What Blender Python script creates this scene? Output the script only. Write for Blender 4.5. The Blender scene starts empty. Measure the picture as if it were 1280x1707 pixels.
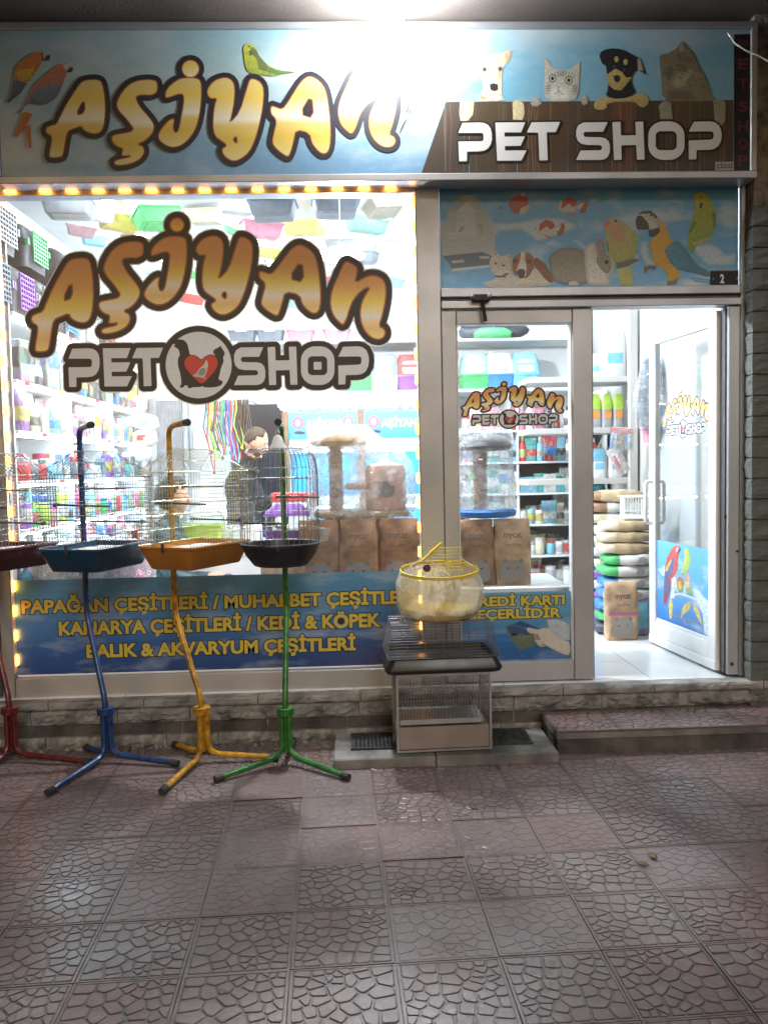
import bpy, bmesh, math, random
import numpy as np
from mathutils import Vector, Matrix, noise as mnoise
from mathutils.geometry import tessellate_polygon

# ------------------------------------------------------------------ camera, sky, light, exposure
SC = bpy.context.scene
COL = SC.collection
R = math.radians
CAM = Vector((0.0, -4.85, 1.615))
F_PX, YAW, PITCH, ROLL = 1351.5, R(2.03), R(-3.32), R(-1.18)
_fw = Vector((math.sin(YAW) * math.cos(PITCH), math.cos(YAW) * math.cos(PITCH), math.sin(PITCH)))
_r = Vector((math.cos(YAW), -math.sin(YAW), 0.0)); _u = _r.cross(_fw)
_rt = _r * math.cos(ROLL) + _u * math.sin(ROLL); _up = -_r * math.sin(ROLL) + _u * math.cos(ROLL)
cd = bpy.data.cameras.new('camera'); cam = bpy.data.objects.new('camera', cd); COL.objects.link(cam)
m = Matrix((_rt, _up, -_fw)).transposed().to_4x4(); m.translation = CAM; cam.matrix_world = m
cd.sensor_fit = 'VERTICAL'; cd.sensor_height = 36.0; cd.lens = 36.0 * F_PX / 1707.0
cd.clip_start = 0.05; cd.clip_end = 500.0
SC.camera = cam
W = bpy.data.worlds.new('World'); SC.world = W; W.use_nodes = True
nt = W.node_tree; bg = nt.nodes['Background']
sky = nt.nodes.new('ShaderNodeTexSky'); sky.sky_type = 'NISHITA'; sky.sun_disc = False
sky.sun_elevation = R(6.0); sky.sun_rotation = R(194.0); sky.air_density = 1.0; sky.dust_density = 4.0
nt.links.new(sky.outputs[0], bg.inputs[0]); bg.inputs[1].default_value = 0.035
sl = bpy.data.lights.new('street_fill', 'SUN'); sl.energy = 0.95; sl.angle = R(25); sl.color = (1.0, 0.93, 0.86)  # night scene: added fill standing in for street lamps behind the camera
so = bpy.data.objects.new('street_fill', sl); COL.objects.link(so)
so.rotation_euler = (R(58), 0, R(14))
FLOOD, TUBE, ORANGE, BULB = 330.0, 64.0, 12.0, 2200.0   # emission of flood lamp, ceiling tubes, window chaser lights, window bulb
SC.view_settings.view_transform = 'Standard'; SC.view_settings.look = 'None'
SC.view_settings.exposure = 0.28; SC.view_settings.gamma = 1.0
SC.render.engine = 'CYCLES'
cy = SC.cycles; cy.use_denoising = True; cy.max_bounces = 10; cy.transparent_max_bounces = 40
cy.sample_clamp_indirect = 6.0; cy.diffuse_bounces = 4; cy.glossy_bounces = 4; cy.caustics_reflective = False; cy.caustics_refractive = False
try: cy.denoiser = 'OPENIMAGEDENOISE'
except Exception: pass
rnd = random.Random(7)

# ------------------------------------------------------------------ helpers
def ray(x, y): return _fw + _rt * ((x - 640.0) / F_PX) - _up * ((y - 853.5) / F_PX)
def at(x, y, yw):
    d = ray(x, y); return CAM + d * ((yw - CAM.y) / d.y)
def gz(x, y, z):
    d = ray(x, y); return CAM + d * ((z - CAM.z) / d.z)
def atx(x, y, xw):
    d = ray(x, y); return CAM + d * ((xw - CAM.x) / d.x)

MATS = {}
def nodes(name):
    m = bpy.data.materials.new(name); m.use_nodes = True; MATS[name] = m
    return m, m.node_tree, m.node_tree.nodes['Principled BSDF']
def mat(name, col, rough=0.5, metal=0.0, var=0.12, scale=6.0, bump=0.0, bscale=40.0, col2=None, spec=0.5, coat=0.0, rvar=0.12, alpha=1.0, trans=0.0, detail=5.0):
    m, t, b = nodes(name)
    N = t.nodes.new; L = t.links.new
    tc = N('ShaderNodeTexCoord'); n1 = N('ShaderNodeTexNoise'); n1.inputs['Scale'].default_value = scale; n1.inputs['Detail'].default_value = detail
    L(tc.outputs['Object'], n1.inputs['Vector'])
    mx = N('ShaderNodeMix'); mx.data_type = 'RGBA'
    c2 = col2 if col2 else tuple(max(0, c * (1 - var * 2)) for c in col)
    c1 = col if col2 else tuple(min(1, c * (1 + var)) for c in col)
    mx.inputs['A'].default_value = (*c1, 1); mx.inputs['B'].default_value = (*c2, 1)
    rp = N('ShaderNodeMapRange'); rp.inputs[1].default_value = 0.35; rp.inputs[2].default_value = 0.68
    L(n1.outputs['Fac'], rp.inputs[0]); L(rp.outputs[0], mx.inputs['Factor']); L(mx.outputs['Result'], b.inputs['Base Color'])
    mr = N('ShaderNodeMapRange'); mr.inputs[3].default_value = max(0.02, rough - rvar); mr.inputs[4].default_value = min(1, rough + rvar)
    L(n1.outputs['Fac'], mr.inputs[0]); L(mr.outputs[0], b.inputs['Roughness'])
    b.inputs['Metallic'].default_value = metal; b.inputs['Specular IOR Level'].default_value = spec
    b.inputs['Coat Weight'].default_value = coat; b.inputs['Alpha'].default_value = alpha; b.inputs['Transmission Weight'].default_value = trans
    if bump:
        n2 = N('ShaderNodeTexNoise'); n2.inputs['Scale'].default_value = bscale; n2.inputs['Detail'].default_value = 6
        L(tc.outputs['Object'], n2.inputs['Vector'])
        bp = N('ShaderNodeBump'); bp.inputs['Strength'].default_value = bump; bp.inputs['Distance'].default_value = 0.01
        L(n2.outputs['Fac'], bp.inputs['Height']); L(bp.outputs[0], b.inputs['Normal'])
    return m
def emit(name, col, strength):
    m, t, b = nodes(name); b.inputs['Base Color'].default_value = (*col, 1)
    b.inputs['Emission Color'].default_value = (*col, 1); b.inputs['Emission Strength'].default_value = strength
    return m
def vcol(name, rough=0.45, noise=0.10, nscale=60.0, coat=0.0, clouds=None):
    """colour attribute print; fine grain from noise"""
    m, t, b = nodes(name); N = t.nodes.new; L = t.links.new
    a = N('ShaderNodeVertexColor'); a.layer_name = 'Col'
    tc = N('ShaderNodeTexCoord'); n = N('ShaderNodeTexNoise'); n.inputs['Scale'].default_value = nscale; n.inputs['Detail'].default_value = 6
    L(tc.outputs['Object'], n.inputs['Vector'])
    mr = N('ShaderNodeMapRange'); mr.inputs[1].default_value = 0.3; mr.inputs[2].default_value = 0.7
    mr.inputs[3].default_value = 1 - noise * 2; mr.inputs[4].default_value = 1 + noise
    L(n.outputs['Fac'], mr.inputs[0])
    mu = N('ShaderNodeMix'); mu.data_type = 'RGBA'; mu.blend_type = 'MULTIPLY'; mu.inputs['Factor'].default_value = 1
    L(a.outputs['Color'], mu.inputs['A']); L(mr.outputs[0], mu.inputs['B'])
    out = mu.outputs['Result']
    if clouds:
        sc_, lo, hi, cc, stretch = clouds
        mp = N('ShaderNodeMapping'); mp.inputs['Scale'].default_value = stretch
        n2 = N('ShaderNodeTexNoise'); n2.inputs['Scale'].default_value = sc_; n2.inputs['Detail'].default_value = 7; n2.inputs['Roughness'].default_value = 0.55
        L(tc.outputs['Object'], mp.inputs['Vector']); L(mp.outputs[0], n2.inputs['Vector'])
        r2 = N('ShaderNodeMapRange'); r2.inputs[1].default_value = lo; r2.inputs[2].default_value = hi
        L(n2.outputs['Fac'], r2.inputs[0])
        m2 = N('ShaderNodeMix'); m2.data_type = 'RGBA'; L(r2.outputs[0], m2.inputs['Factor']); L(out, m2.inputs['A']); m2.inputs['B'].default_value = (*cc, 1)
        out = m2.outputs['Result']
    L(out, b.inputs['Base Color']); b.inputs['Roughness'].default_value = rough; b.inputs['Coat Weight'].default_value = coat
    return m
def schlick(t, ior):
    """reflectance of a thin sheet by angle, the same from both sides; returns (value socket, normal socket)"""
    N = t.nodes.new; L = t.links.new; g_ = N('ShaderNodeNewGeometry'); d = N('ShaderNodeVectorMath'); d.operation = 'DOT_PRODUCT'; L(g_.outputs['Normal'], d.inputs[0]); L(g_.outputs['Incoming'], d.inputs[1])
    a = N('ShaderNodeMath'); a.operation = 'ABSOLUTE'; L(d.outputs['Value'], a.inputs[0]); s_ = N('ShaderNodeMath'); s_.operation = 'SUBTRACT'; s_.inputs[0].default_value = 1.0; s_.use_clamp = True; L(a.outputs[0], s_.inputs[1])
    p = N('ShaderNodeMath'); p.operation = 'POWER'; p.inputs[1].default_value = 5.0; L(s_.outputs[0], p.inputs[0]); f0 = ((ior - 1) / (ior + 1)) ** 2
    m_ = N('ShaderNodeMath'); m_.operation = 'MULTIPLY_ADD'; m_.inputs[1].default_value = 1 - f0; m_.inputs[2].default_value = f0; L(p.outputs[0], m_.inputs[0])
    return m_.outputs[0], d.inputs[0]
def thin_glass(name, tint=(1, 1, 1), rough=0.0, dirt=0.03, film=False, ior=1.45):
    """thin clear sheet: part reflects by angle, part passes straight through, a little dust scatters"""
    m = bpy.data.materials.new(name); m.use_nodes = True; MATS[name] = m
    t = m.node_tree; t.nodes.remove(t.nodes['Principled BSDF']); N = t.nodes.new; L = t.links.new
    tr = N('ShaderNodeBsdfTransparent'); tr.inputs[0].default_value = (*tint, 1)
    gl = N('ShaderNodeBsdfGlossy'); gl.inputs['Roughness'].default_value = rough
    fr = schlick(t, ior)
    mx = N('ShaderNodeMixShader'); L(fr[0], mx.inputs[0]); L(tr.outputs[0], mx.inputs[1]); L(gl.outputs[0], mx.inputs[2])
    tc = N('ShaderNodeTexCoord'); n = N('ShaderNodeTexNoise'); n.inputs['Scale'].default_value = 3.0 if not film else 14.0; n.inputs['Detail'].default_value = 8
    L(tc.outputs['Object'], n.inputs['Vector'])
    mr = N('ShaderNodeMapRange'); mr.inputs[1].default_value = 0.4; mr.inputs[2].default_value = 0.75; mr.inputs[3].default_value = dirt * 0.3; mr.inputs[4].default_value = dirt * 2
    L(n.outputs['Fac'], mr.inputs[0])
    df = N('ShaderNodeBsdfDiffuse'); df.inputs[0].default_value = (0.75, 0.76, 0.78, 1)
    tl = N('ShaderNodeBsdfTranslucent'); tl.inputs[0].default_value = (0.8, 0.8, 0.82, 1)
    ad = N('ShaderNodeMixShader'); ad.inputs[0].default_value = 0.5; L(df.outputs[0], ad.inputs[1]); L(tl.outputs[0], ad.inputs[2])
    m2 = N('ShaderNodeMixShader'); L(mr.outputs[0], m2.inputs[0]); L(mx.outputs[0], m2.inputs[1]); L(ad.outputs[0], m2.inputs[2])
    if film:
        n2 = N('ShaderNodeTexNoise'); n2.inputs['Scale'].default_value = 22; n2.inputs['Detail'].default_value = 4; n2.inputs['Distortion'].default_value = 1.5
        L(tc.outputs['Object'], n2.inputs['Vector'])
        bp = N('ShaderNodeBump'); bp.inputs['Strength'].default_value = 0.9; bp.inputs['Distance'].default_value = 0.03; L(n2.outputs['Fac'], bp.inputs['Height'])
        L(bp.outputs[0], gl.inputs['Normal']); L(bp.outputs[0], fr[1])
    L(m2.outputs[0], t.nodes['Material Output'].inputs[0])
    return m

def tag(o, label=None, cat=None, group=None, kind=None):
    if label: o['label'] = label
    if cat: o['category'] = cat
    if group: o['group'] = group
    if kind: o['kind'] = kind
    return o
def thing(name, label, cat, loc=(0, 0, 0), rz=0.0, group=None):
    o = bpy.data.objects.new(name, None); COL.objects.link(o); o.empty_display_size = 0.05
    o.location = loc; o.rotation_euler = (0, 0, rz)
    return tag(o, label, cat, group)
def link(name, me, parent=None, loc=None, rot=None):
    o = bpy.data.objects.new(name, me); COL.objects.link(o)
    if parent is not None: o.parent = parent
    if loc is not None: o.location = loc
    if rot is not None: o.rotation_euler = rot
    return o
def copy_tree(o, parent=None):
    c = o.copy(); COL.objects.link(c); c.parent = parent
    for ch in list(o.children): copy_tree(ch, c)
    return c
class MB:
    """collects shapes; one mesh object"""
    def __init__(s): s.v = []; s.f = []; s.mi = []; s.c = []; s.col = None; s.cur = 0
    def add(s, v, f, cols=None):
        b = len(s.v); s.v += [tuple(p) for p in v]; s.f += [tuple(i + b for i in q) for q in f]; s.mi += [s.cur] * len(f)
        s.c += list(cols) if cols is not None else [s.col or (1, 1, 1)] * len(v)
        return s
    def box(s, a, b, bev=0.0):
        x0, y0, z0 = a; x1, y1, z1 = b
        x0, x1 = min(x0, x1), max(x0, x1); y0, y1 = min(y0, y1), max(y0, y1); z0, z1 = min(z0, z1), max(z0, z1)
        if bev <= 0:
            return s.add([(x0, y0, z0), (x1, y0, z0), (x1, y1, z0), (x0, y1, z0), (x0, y0, z1), (x1, y0, z1), (x1, y1, z1), (x0, y1, z1)],
                         [(0, 3, 2, 1), (4, 5, 6, 7), (0, 1, 5, 4), (1, 2, 6, 5), (2, 3, 7, 6), (3, 0, 4, 7)])
        q = min(bev, (x1 - x0) / 2.01, (y1 - y0) / 2.01, (z1 - z0) / 2.01)
        v = []; idx = {}
        for ix, (X, sx) in enumerate(((x0, 1), (x1, -1))):
            for iy, (Y, sy) in enumerate(((y0, 1), (y1, -1))):
                for iz, (Z, sz) in enumerate(((z0, 1), (z1, -1))):
                    for k in range(3):
                        idx[ix, iy, iz, k] = len(v)
                        v.append((X + (0 if k == 0 else q * sx), Y + (0 if k == 1 else q * sy), Z + (0 if k == 2 else q * sz)))
        f = []
        g = lambda a, b, c, k: idx[a, b, c, k]
        for i in (0, 1):
            f.append((g(i, 0, 0, 0), g(i, 1, 0, 0), g(i, 1, 1, 0), g(i, 0, 1, 0)))
            f.append((g(0, i, 0, 1), g(1, i, 0, 1), g(1, i, 1, 1), g(0, i, 1, 1)))
            f.append((g(0, 0, i, 2), g(1, 0, i, 2), g(1, 1, i, 2), g(0, 1, i, 2)))
            for j in (0, 1):
                f.append((g(0, i, j, 1), g(1, i, j, 1), g(1, i, j, 2), g(0, i, j, 2)))
                f.append((g(i, 0, j, 0), g(i, 1, j, 0), g(i, 1, j, 2), g(i, 0, j, 2)))
                f.append((g(i, j, 0, 0), g(i, j, 1, 0), g(i, j, 1, 1), g(i, j, 0, 1)))
                for k in (0, 1): f.append((g(i, j, k, 0), g(i, j, k, 1), g(i, j, k, 2)))
        return s.add(v, f)
    def tube(s, pts, r, n=8, cap=True, closed=False):
        pts = [Vector(p) for p in pts]; N = len(pts)
        rr = r if isinstance(r, (list, tuple)) else [r] * N
        t0 = (pts[1] - pts[0]).normalized()
        up = Vector((0, 0, 1)) if abs(t0.z) < 0.9 else Vector((1, 0, 0))
        nrm = t0.cross(up).normalized(); v = []; f = []
        for i, p in enumerate(pts):
            a = pts[i - 1] if (i > 0 or closed) else p; b = pts[(i + 1) % N] if (i < N - 1 or closed) else p
            t = (b - a).normalized()
            nrm = (nrm - t * nrm.dot(t)).normalized(); bn = t.cross(nrm)
            for k in range(n):
                th = 2 * math.pi * k / n; v.append(p + nrm * (rr[i] * math.cos(th)) + bn * (rr[i] * math.sin(th)))
        for i in range(N if closed else N - 1):
            j = (i + 1) % N
            for k in range(n): f.append((i * n + k, i * n + (k + 1) % n, j * n + (k + 1) % n, j * n + k))
        if cap and not closed: f.append(tuple(range(n - 1, -1, -1))); f.append(tuple((N - 1) * n + k for k in range(n)))
        return s.add(v, f)
    def lathe(s, prof, n=20, c=(0, 0, 0), sx=1.0, sy=1.0):
        v = []; f = []
        for (r, z) in prof:
            for k in range(n):
                th = 2 * math.pi * k / n; v.append((c[0] + r * sx * math.cos(th), c[1] + r * sy * math.sin(th), c[2] + z))
        for i in range(len(prof) - 1):
            for k in range(n): f.append((i * n + k, i * n + (k + 1) % n, (i + 1) * n + (k + 1) % n, (i + 1) * n + k))
        f.append(tuple(range(n - 1, -1, -1))); f.append(tuple((len(prof) - 1) * n + k for k in range(n)))
        return s.add(v, f)
    def loft(s, rings, cap=True):
        n = len(rings[0]); v = [p for r_ in rings for p in r_]; f = []
        for i in range(len(rings) - 1):
            for k in range(n): f.append((i * n + k, i * n + (k + 1) % n, (i + 1) * n + (k + 1) % n, (i + 1) * n + k))
        if cap: f.append(tuple(range(n - 1, -1, -1))); f.append(tuple((len(rings) - 1) * n + k for k in range(n)))
        return s.add(v, f)
    def xform(s, M, start=0):
        for i in range(start, len(s.v)): s.v[i] = tuple(M @ Vector(s.v[i]))
        return s
    def mesh(s, name, mats, smooth=False, org=None, colours=False):
        me = bpy.data.meshes.new(name)
        v = s.v if org is None else [(p[0] - org[0], p[1] - org[1], p[2] - org[2]) for p in s.v]
        me.from_pydata(v, [], s.f)
        for mm in (mats if isinstance(mats, (list, tuple)) else [mats]): me.materials.append(MATS[mm] if isinstance(mm, str) else mm)
        me.polygons.foreach_set('material_index', s.mi)
        if smooth: me.polygons.foreach_set('use_smooth', [True] * len(s.f))
        if colours:
            ca = me.color_attributes.new('Col', 'FLOAT_COLOR', 'POINT')
            ca.data.foreach_set('color', np.array([(*c, 1.0) for c in s.c], 'f').ravel())
        me.update(); return me
    def build(s, name, mats, parent=None, smooth=False, colours=False, world=True):
        """world=True: the shapes are in world coordinates and an unrotated parent's place is taken off"""
        org = None
        if parent is not None and world:
            org = Vector(parent.location); q = parent.parent
            while q is not None: org = org + Vector(q.location); q = q.parent
        me = s.mesh(name, mats, smooth, org, colours)
        return link(name, me, parent)
def autosmooth(o, ang=35):
    me = o.data; me.polygons.foreach_set('use_smooth', [True] * len(me.polygons))
    try: me.set_sharp_from_angle(angle=R(ang))
    except Exception: pass
    return o
def rockbox(w, d, h, amp, seed, n=(8, 3, 4), rough=9.0):
    """split-face block: box from 0,0,0 to w,d,h (y to the front is negative side) with broken faces"""
    bm = bmesh.new(); nx, ny, nz = n; rr = random.Random(seed); off = Vector((rr.random() * 50, rr.random() * 50, rr.random() * 50))
    idx = {}
    def V(i, j, k):
        if (i, j, k) in idx: return idx[i, j, k]
        x, y, z = i / nx, j / ny, k / nz
        p = Vector((x * w, y * d, z * h))
        ex = min(x, 1 - x) * 2; ez = min(z, 1 - z) * 2; ey = min(y, 1 - y) * 2
        q = p * rough + off
        dsp = (mnoise.noise(q) * 0.6 + abs(mnoise.noise(q * 2.3)) * 0.7 + mnoise.noise(q * 5) * 0.25)
        if j == 0: p.y -= amp * (0.25 + dsp) * min(1, ez * 1.6 + 0.15) * min(1, ex * 4 + 0.2)
        if i == 0: p.x -= amp * 0.7 * (0.25 + dsp) * min(1, ez * 1.6 + 0.1) * min(1, ey * 3 + 0.2)
        if k == nz and j < ny: p.z += amp * 0.12 * mnoise.noise(q * 3)
        idx[i, j, k] = bm.verts.new(p); return idx[i, j, k]
    def quad(a, b, c, e): bm.faces.new((V(*a), V(*b), V(*c), V(*e)))
    for i in range(nx):
        for k in range(nz): quad((i, 0, k), (i + 1, 0, k), (i + 1, 0, k + 1), (i, 0, k + 1))
        for j in range(ny):
            quad((i, j, nz), (i + 1, j, nz), (i + 1, j + 1, nz), (i, j + 1, nz)); quad((i, j + 1, 0), (i + 1, j + 1, 0), (i + 1, j, 0), (i, j, 0))
    for j in range(ny):
        for k in range(nz):
            quad((0, j + 1, k), (0, j, k), (0, j, k + 1), (0, j + 1, k + 1)); quad((nx, j, k), (nx, j + 1, k), (nx, j + 1, k + 1), (nx, j, k + 1))
    me = bpy.data.meshes.new('block'); bm.to_mesh(me); bm.free(); return me

# ---------------- flat artwork: signed distance fields and layered shapes
def chaikin(p, it=1):
    for _ in range(it):
        q = []
        for i in range(len(p)):
            a, b = p[i], p[(i + 1) % len(p)]
            q += [(a[0] * .75 + b[0] * .25, a[1] * .75 + b[1] * .25), (a[0] * .25 + b[0] * .75, a[1] * .25 + b[1] * .75)]
        p = q
    return p
def ring(cx, cy, rx, ry=None, n=28, rot=0.0):
    ry = rx if ry is None else ry; c, s_ = math.cos(rot), math.sin(rot)
    return [(cx + rx * math.cos(a) * c - ry * math.sin(a) * s_, cy + rx * math.cos(a) * s_ + ry * math.sin(a) * c) for a in [2 * math.pi * k / n for k in range(n)]]
def dense(p):
    """extra points along the sides of coarse outlines, so that rounding keeps their shape"""
    if len(p) > 9: return list(p)
    out = []
    for i in range(len(p)):
        a, b = p[i], p[(i + 1) % len(p)]; out += [a] + [(a[0] + (b[0] - a[0]) * t, a[1] + (b[1] - a[1]) * t) for t in ((.22, .78) if len(p) > 6 else (.15, .5, .85))]
    return out
class SDF:
    """even-odd signed distance of polygons on a grid (u right, v up)"""
    def __init__(s, polys, res, pad):
        P = np.array([q for p in polys for q in p]); s.lo = P.min(0) - pad; hi = P.max(0) + pad
        s.res = res; nx = int((hi[0] - s.lo[0]) / res) + 2; ny = int((hi[1] - s.lo[1]) / res) + 2
        xs = s.lo[0] + np.arange(nx) * res; ys = s.lo[1] + np.arange(ny) * res
        X, Y = np.meshgrid(xs, ys); D = np.full(X.shape, 1e9); ins = np.zeros(X.shape, bool)
        for p in polys:
            for i in range(len(p)):
                ax, ay = p[i]; bx, by = p[(i + 1) % len(p)]; dx, dy = bx - ax, by - ay; l2 = dx * dx + dy * dy
                if l2 < 1e-14: continue
                t = np.clip(((X - ax) * dx + (Y - ay) * dy) / l2, 0, 1)
                D = np.minimum(D, (X - ax - t * dx) ** 2 + (Y - ay - t * dy) ** 2)
                if ay != by: ins ^= ((ay > Y) != (by > Y)) & (X < dx * (Y - ay) / (by - ay) + ax)
        s.xs, s.ys, s.D = xs, ys, np.where(ins, -np.sqrt(D), np.sqrt(D))
    def fill(s, off):
        """polygons (list of point lists) covering distance < off"""
        G = s.D - off; out = []; xs, ys = s.xs, s.ys
        I = G < 0; full = I[:-1, :-1] & I[1:, :-1] & I[:-1, 1:] & I[1:, 1:]; anyi = I[:-1, :-1] | I[1:, :-1] | I[:-1, 1:] | I[1:, 1:]
        for j in range(full.shape[0]):
            row = full[j]; k = 0; idx = np.flatnonzero(np.diff(np.concatenate(([0], row.view(np.int8), [0]))))
            for a, b in zip(idx[::2], idx[1::2]): out.append([(xs[a], ys[j]), (xs[b], ys[j]), (xs[b], ys[j + 1]), (xs[a], ys[j + 1])])
        for j, i in zip(*np.nonzero(anyi & ~full)):
            c = [(xs[i], ys[j], G[j, i]), (xs[i + 1], ys[j], G[j, i + 1]), (xs[i + 1], ys[j + 1], G[j + 1, i + 1]), (xs[i], ys[j + 1], G[j + 1, i])]
            q = []
            for a in range(4):
                p0, p1 = c[a], c[(a + 1) % 4]
                if p0[2] < 0: q.append((p0[0], p0[1]))
                if (p0[2] < 0) != (p1[2] < 0):
                    t = p0[2] / (p0[2] - p1[2]); q.append((p0[0] + t * (p1[0] - p0[0]), p0[1] + t * (p1[1] - p0[1])))
            if len(q) > 2: out.append(q)
        return out
class Art:
    """flat print built up in thin layers on a plane; map(u, v, layer) gives the 3-D point"""
    def __init__(s, mp, soft=None): s.mp = mp; s.mb = MB(); s.layer = 0; s.soft = soft
    def cells(s, polys, col, mi=0):
        s.layer += 1; s.mb.cur = mi
        for q in polys:
            cs = [col(*p) if callable(col) else col for p in q]
            s.mb.add([s.mp(p[0], p[1], s.layer) for p in q], [tuple(range(len(q)))], cs)
    def poly(s, pts, col, holes=(), col2=None, mi=0, smooth=1, edge=None, puff=None):
        """col at the top, col2 at the bottom; with soft set, photograph-like shading and grain are printed in"""
        if s.soft:
            xs_ = [p[0] for p in pts]; ys_ = [p[1] for p in pts]
            if smooth and min(max(xs_) - min(xs_), max(ys_) - min(ys_)) > s.soft['min']: return s.blob(pts, col, col2 or col, smooth, mi, edge, puff)
        s.layer += 1; s.mb.cur = mi
        loops = [chaikin(list(p), smooth) if smooth else list(p) for p in (pts, *holes)]
        tri = tessellate_polygon([[Vector((a, b, 0)) for a, b in lp] for lp in loops])
        fl = [p for lp in loops for p in lp]; y0 = min(p[1] for p in fl); y1 = max(p[1] for p in fl)
        def cc(p):
            if col2 is None: return col
            t = (p[1] - y0) / max(1e-6, y1 - y0); return tuple(a * (1 - t) + b * t for a, b in zip(col, col2))
        s.mb.add([s.mp(p[0], p[1], s.layer) for p in fl], [tuple(t) for t in tri], [cc(p) for p in fl])
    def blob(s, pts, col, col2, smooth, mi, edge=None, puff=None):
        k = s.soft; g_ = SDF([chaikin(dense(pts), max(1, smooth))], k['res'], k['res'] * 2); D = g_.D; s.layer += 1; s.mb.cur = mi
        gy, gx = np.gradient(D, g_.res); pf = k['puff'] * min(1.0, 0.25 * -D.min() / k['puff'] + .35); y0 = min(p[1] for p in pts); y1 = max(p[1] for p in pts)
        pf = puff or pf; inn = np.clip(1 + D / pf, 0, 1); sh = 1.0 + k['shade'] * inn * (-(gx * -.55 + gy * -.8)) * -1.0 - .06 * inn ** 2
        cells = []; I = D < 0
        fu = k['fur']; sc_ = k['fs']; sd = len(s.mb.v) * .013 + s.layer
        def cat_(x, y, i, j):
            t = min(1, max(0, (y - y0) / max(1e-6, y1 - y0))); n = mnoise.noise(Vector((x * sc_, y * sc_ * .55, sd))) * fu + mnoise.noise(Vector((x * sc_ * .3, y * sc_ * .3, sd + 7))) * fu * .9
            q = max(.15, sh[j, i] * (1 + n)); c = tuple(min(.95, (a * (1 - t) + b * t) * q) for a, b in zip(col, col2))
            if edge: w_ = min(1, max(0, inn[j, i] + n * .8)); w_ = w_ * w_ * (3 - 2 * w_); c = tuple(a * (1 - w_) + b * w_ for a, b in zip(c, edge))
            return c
        xs, ys = g_.xs, g_.ys; cc = {}
        def vc(i, j):
            if (i, j) not in cc: cc[i, j] = cat_(xs[i], ys[j], i, j)
            return cc[i, j]
        any_ = I[:-1, :-1] | I[1:, :-1] | I[:-1, 1:] | I[1:, 1:]
        for j, i in zip(*np.nonzero(any_)):
            c = [(i, j), (i + 1, j), (i + 1, j + 1), (i, j + 1)]; d = [D[b, a] for a, b in c]
            if max(d) < 0: q = [(xs[a], ys[b]) for a, b in c]; cl = [vc(*p) for p in c]
            else:
                q = []; cl = []
                for e in range(4):
                    (a, b), (a2, b2) = c[e], c[(e + 1) % 4]; d0, d1 = d[e], d[(e + 1) % 4]
                    if d0 < 0: q.append((xs[a], ys[b])); cl.append(vc(a, b))
                    if (d0 < 0) != (d1 < 0): t = d0 / (d0 - d1); q.append((xs[a] + t * (xs[a2] - xs[a]), ys[b] + t * (ys[b2] - ys[b]))); cl.append(vc(a, b) if d0 < 0 else vc(a2, b2))
                if len(q) < 3: continue
            s.mb.add([s.mp(p[0], p[1], s.layer) for p in q], [tuple(range(len(q)))], cl)
    def stroke(s, pts, w, col, mi=0):
        s.layer += 1; s.mb.cur = mi
        L_ = []; R_ = []
        for i, p in enumerate(pts):
            a = pts[max(0, i - 1)]; b = pts[min(len(pts) - 1, i + 1)]; d = Vector((b[0] - a[0], b[1] - a[1])).normalized()
            ww = w[i] if isinstance(w, (list, tuple)) else w
            L_.append((p[0] - d.y * ww / 2, p[1] + d.x * ww / 2)); R_.append((p[0] + d.y * ww / 2, p[1] - d.x * ww / 2))
        n = len(pts); s.mb.add([s.mp(q[0], q[1], s.layer) for q in L_ + R_], [(i, i + 1, n + i + 1, n + i) for i in range(n - 1)], [col] * (2 * n))
    def dot(s, x, y, r, col, ry=None, rot=0.0, col2=None, n=16): s.poly(ring(x, y, r, ry, n, rot), col, col2=col2, smooth=0)
def text_mesh(body, size, bold=0.0, spacing=1.0):
    """built-in face, flat; returns (verts2d, faces)"""
    c = bpy.data.curves.new('t', 'FONT'); c.body = body; c.size = size; c.offset = bold; c.space_character = spacing; c.resolution_u = 3; c.fill_mode = 'FRONT'
    o = bpy.data.objects.new('t', c); COL.objects.link(o)
    dg = bpy.context.evaluated_depsgraph_get(); me = bpy.data.meshes.new_from_object(o.evaluated_get(dg))
    v = [(p.co.x, p.co.y) for p in me.vertices]; f = [tuple(p.vertices) for p in me.polygons]
    bpy.data.objects.remove(o); bpy.data.curves.remove(c); bpy.data.meshes.remove(me)
    return v, f
def fit_text(body, x0, x1, z0, z1, bold=0.012):
    """text scaled to fill a rectangle; bold is a share of the height"""
    v, f = text_mesh(body, 1.0, bold)
    a = min(p[0] for p in v); b = max(p[0] for p in v); c = min(p[1] for p in v); d = max(p[1] for p in v)
    return [(x0 + (p[0] - a) / (b - a) * (x1 - x0), z0 + (p[1] - c) / (d - c) * (z1 - z0)) for p in v], f
# ------------------------------------------------------------------ materials
mat('alu', (0.50, 0.51, 0.54), 0.42, 0.65, 0.10, 2.2, .08, 90, spec=0.5, rvar=0.16, detail=9)
mat('alu_dark', (0.10, 0.10, 0.11), 0.5, 0.3, 0.1)
mat('white_paint', (0.80, 0.81, 0.82), 0.4, 0, 0.03)
mat('white_wall', (0.82, 0.83, 0.84), 0.7, 0, 0.03, 2.0)
mat('cream_wall', (0.46, 0.45, 0.43), 0.7, 0, 0.04, 2.0)
mat('stone', (0.29, 0.285, 0.27), 0.85, 0, 0.25, 7.0, 0.5, 60, spec=0.3)
mat('stone_dark', (0.10, 0.092, 0.085), 0.85, 0, 0.25, 6.0, 0.5, 60, spec=0.3)
mat('stone_green', (0.12, 0.132, 0.122), 0.85, 0, 0.25, 6.0, 0.5, 70, spec=0.3)
mat('mortar', (0.27, 0.25, 0.225), 0.95, 0, 0.3, 14.0, 0.8, 35, spec=0.2)
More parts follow.
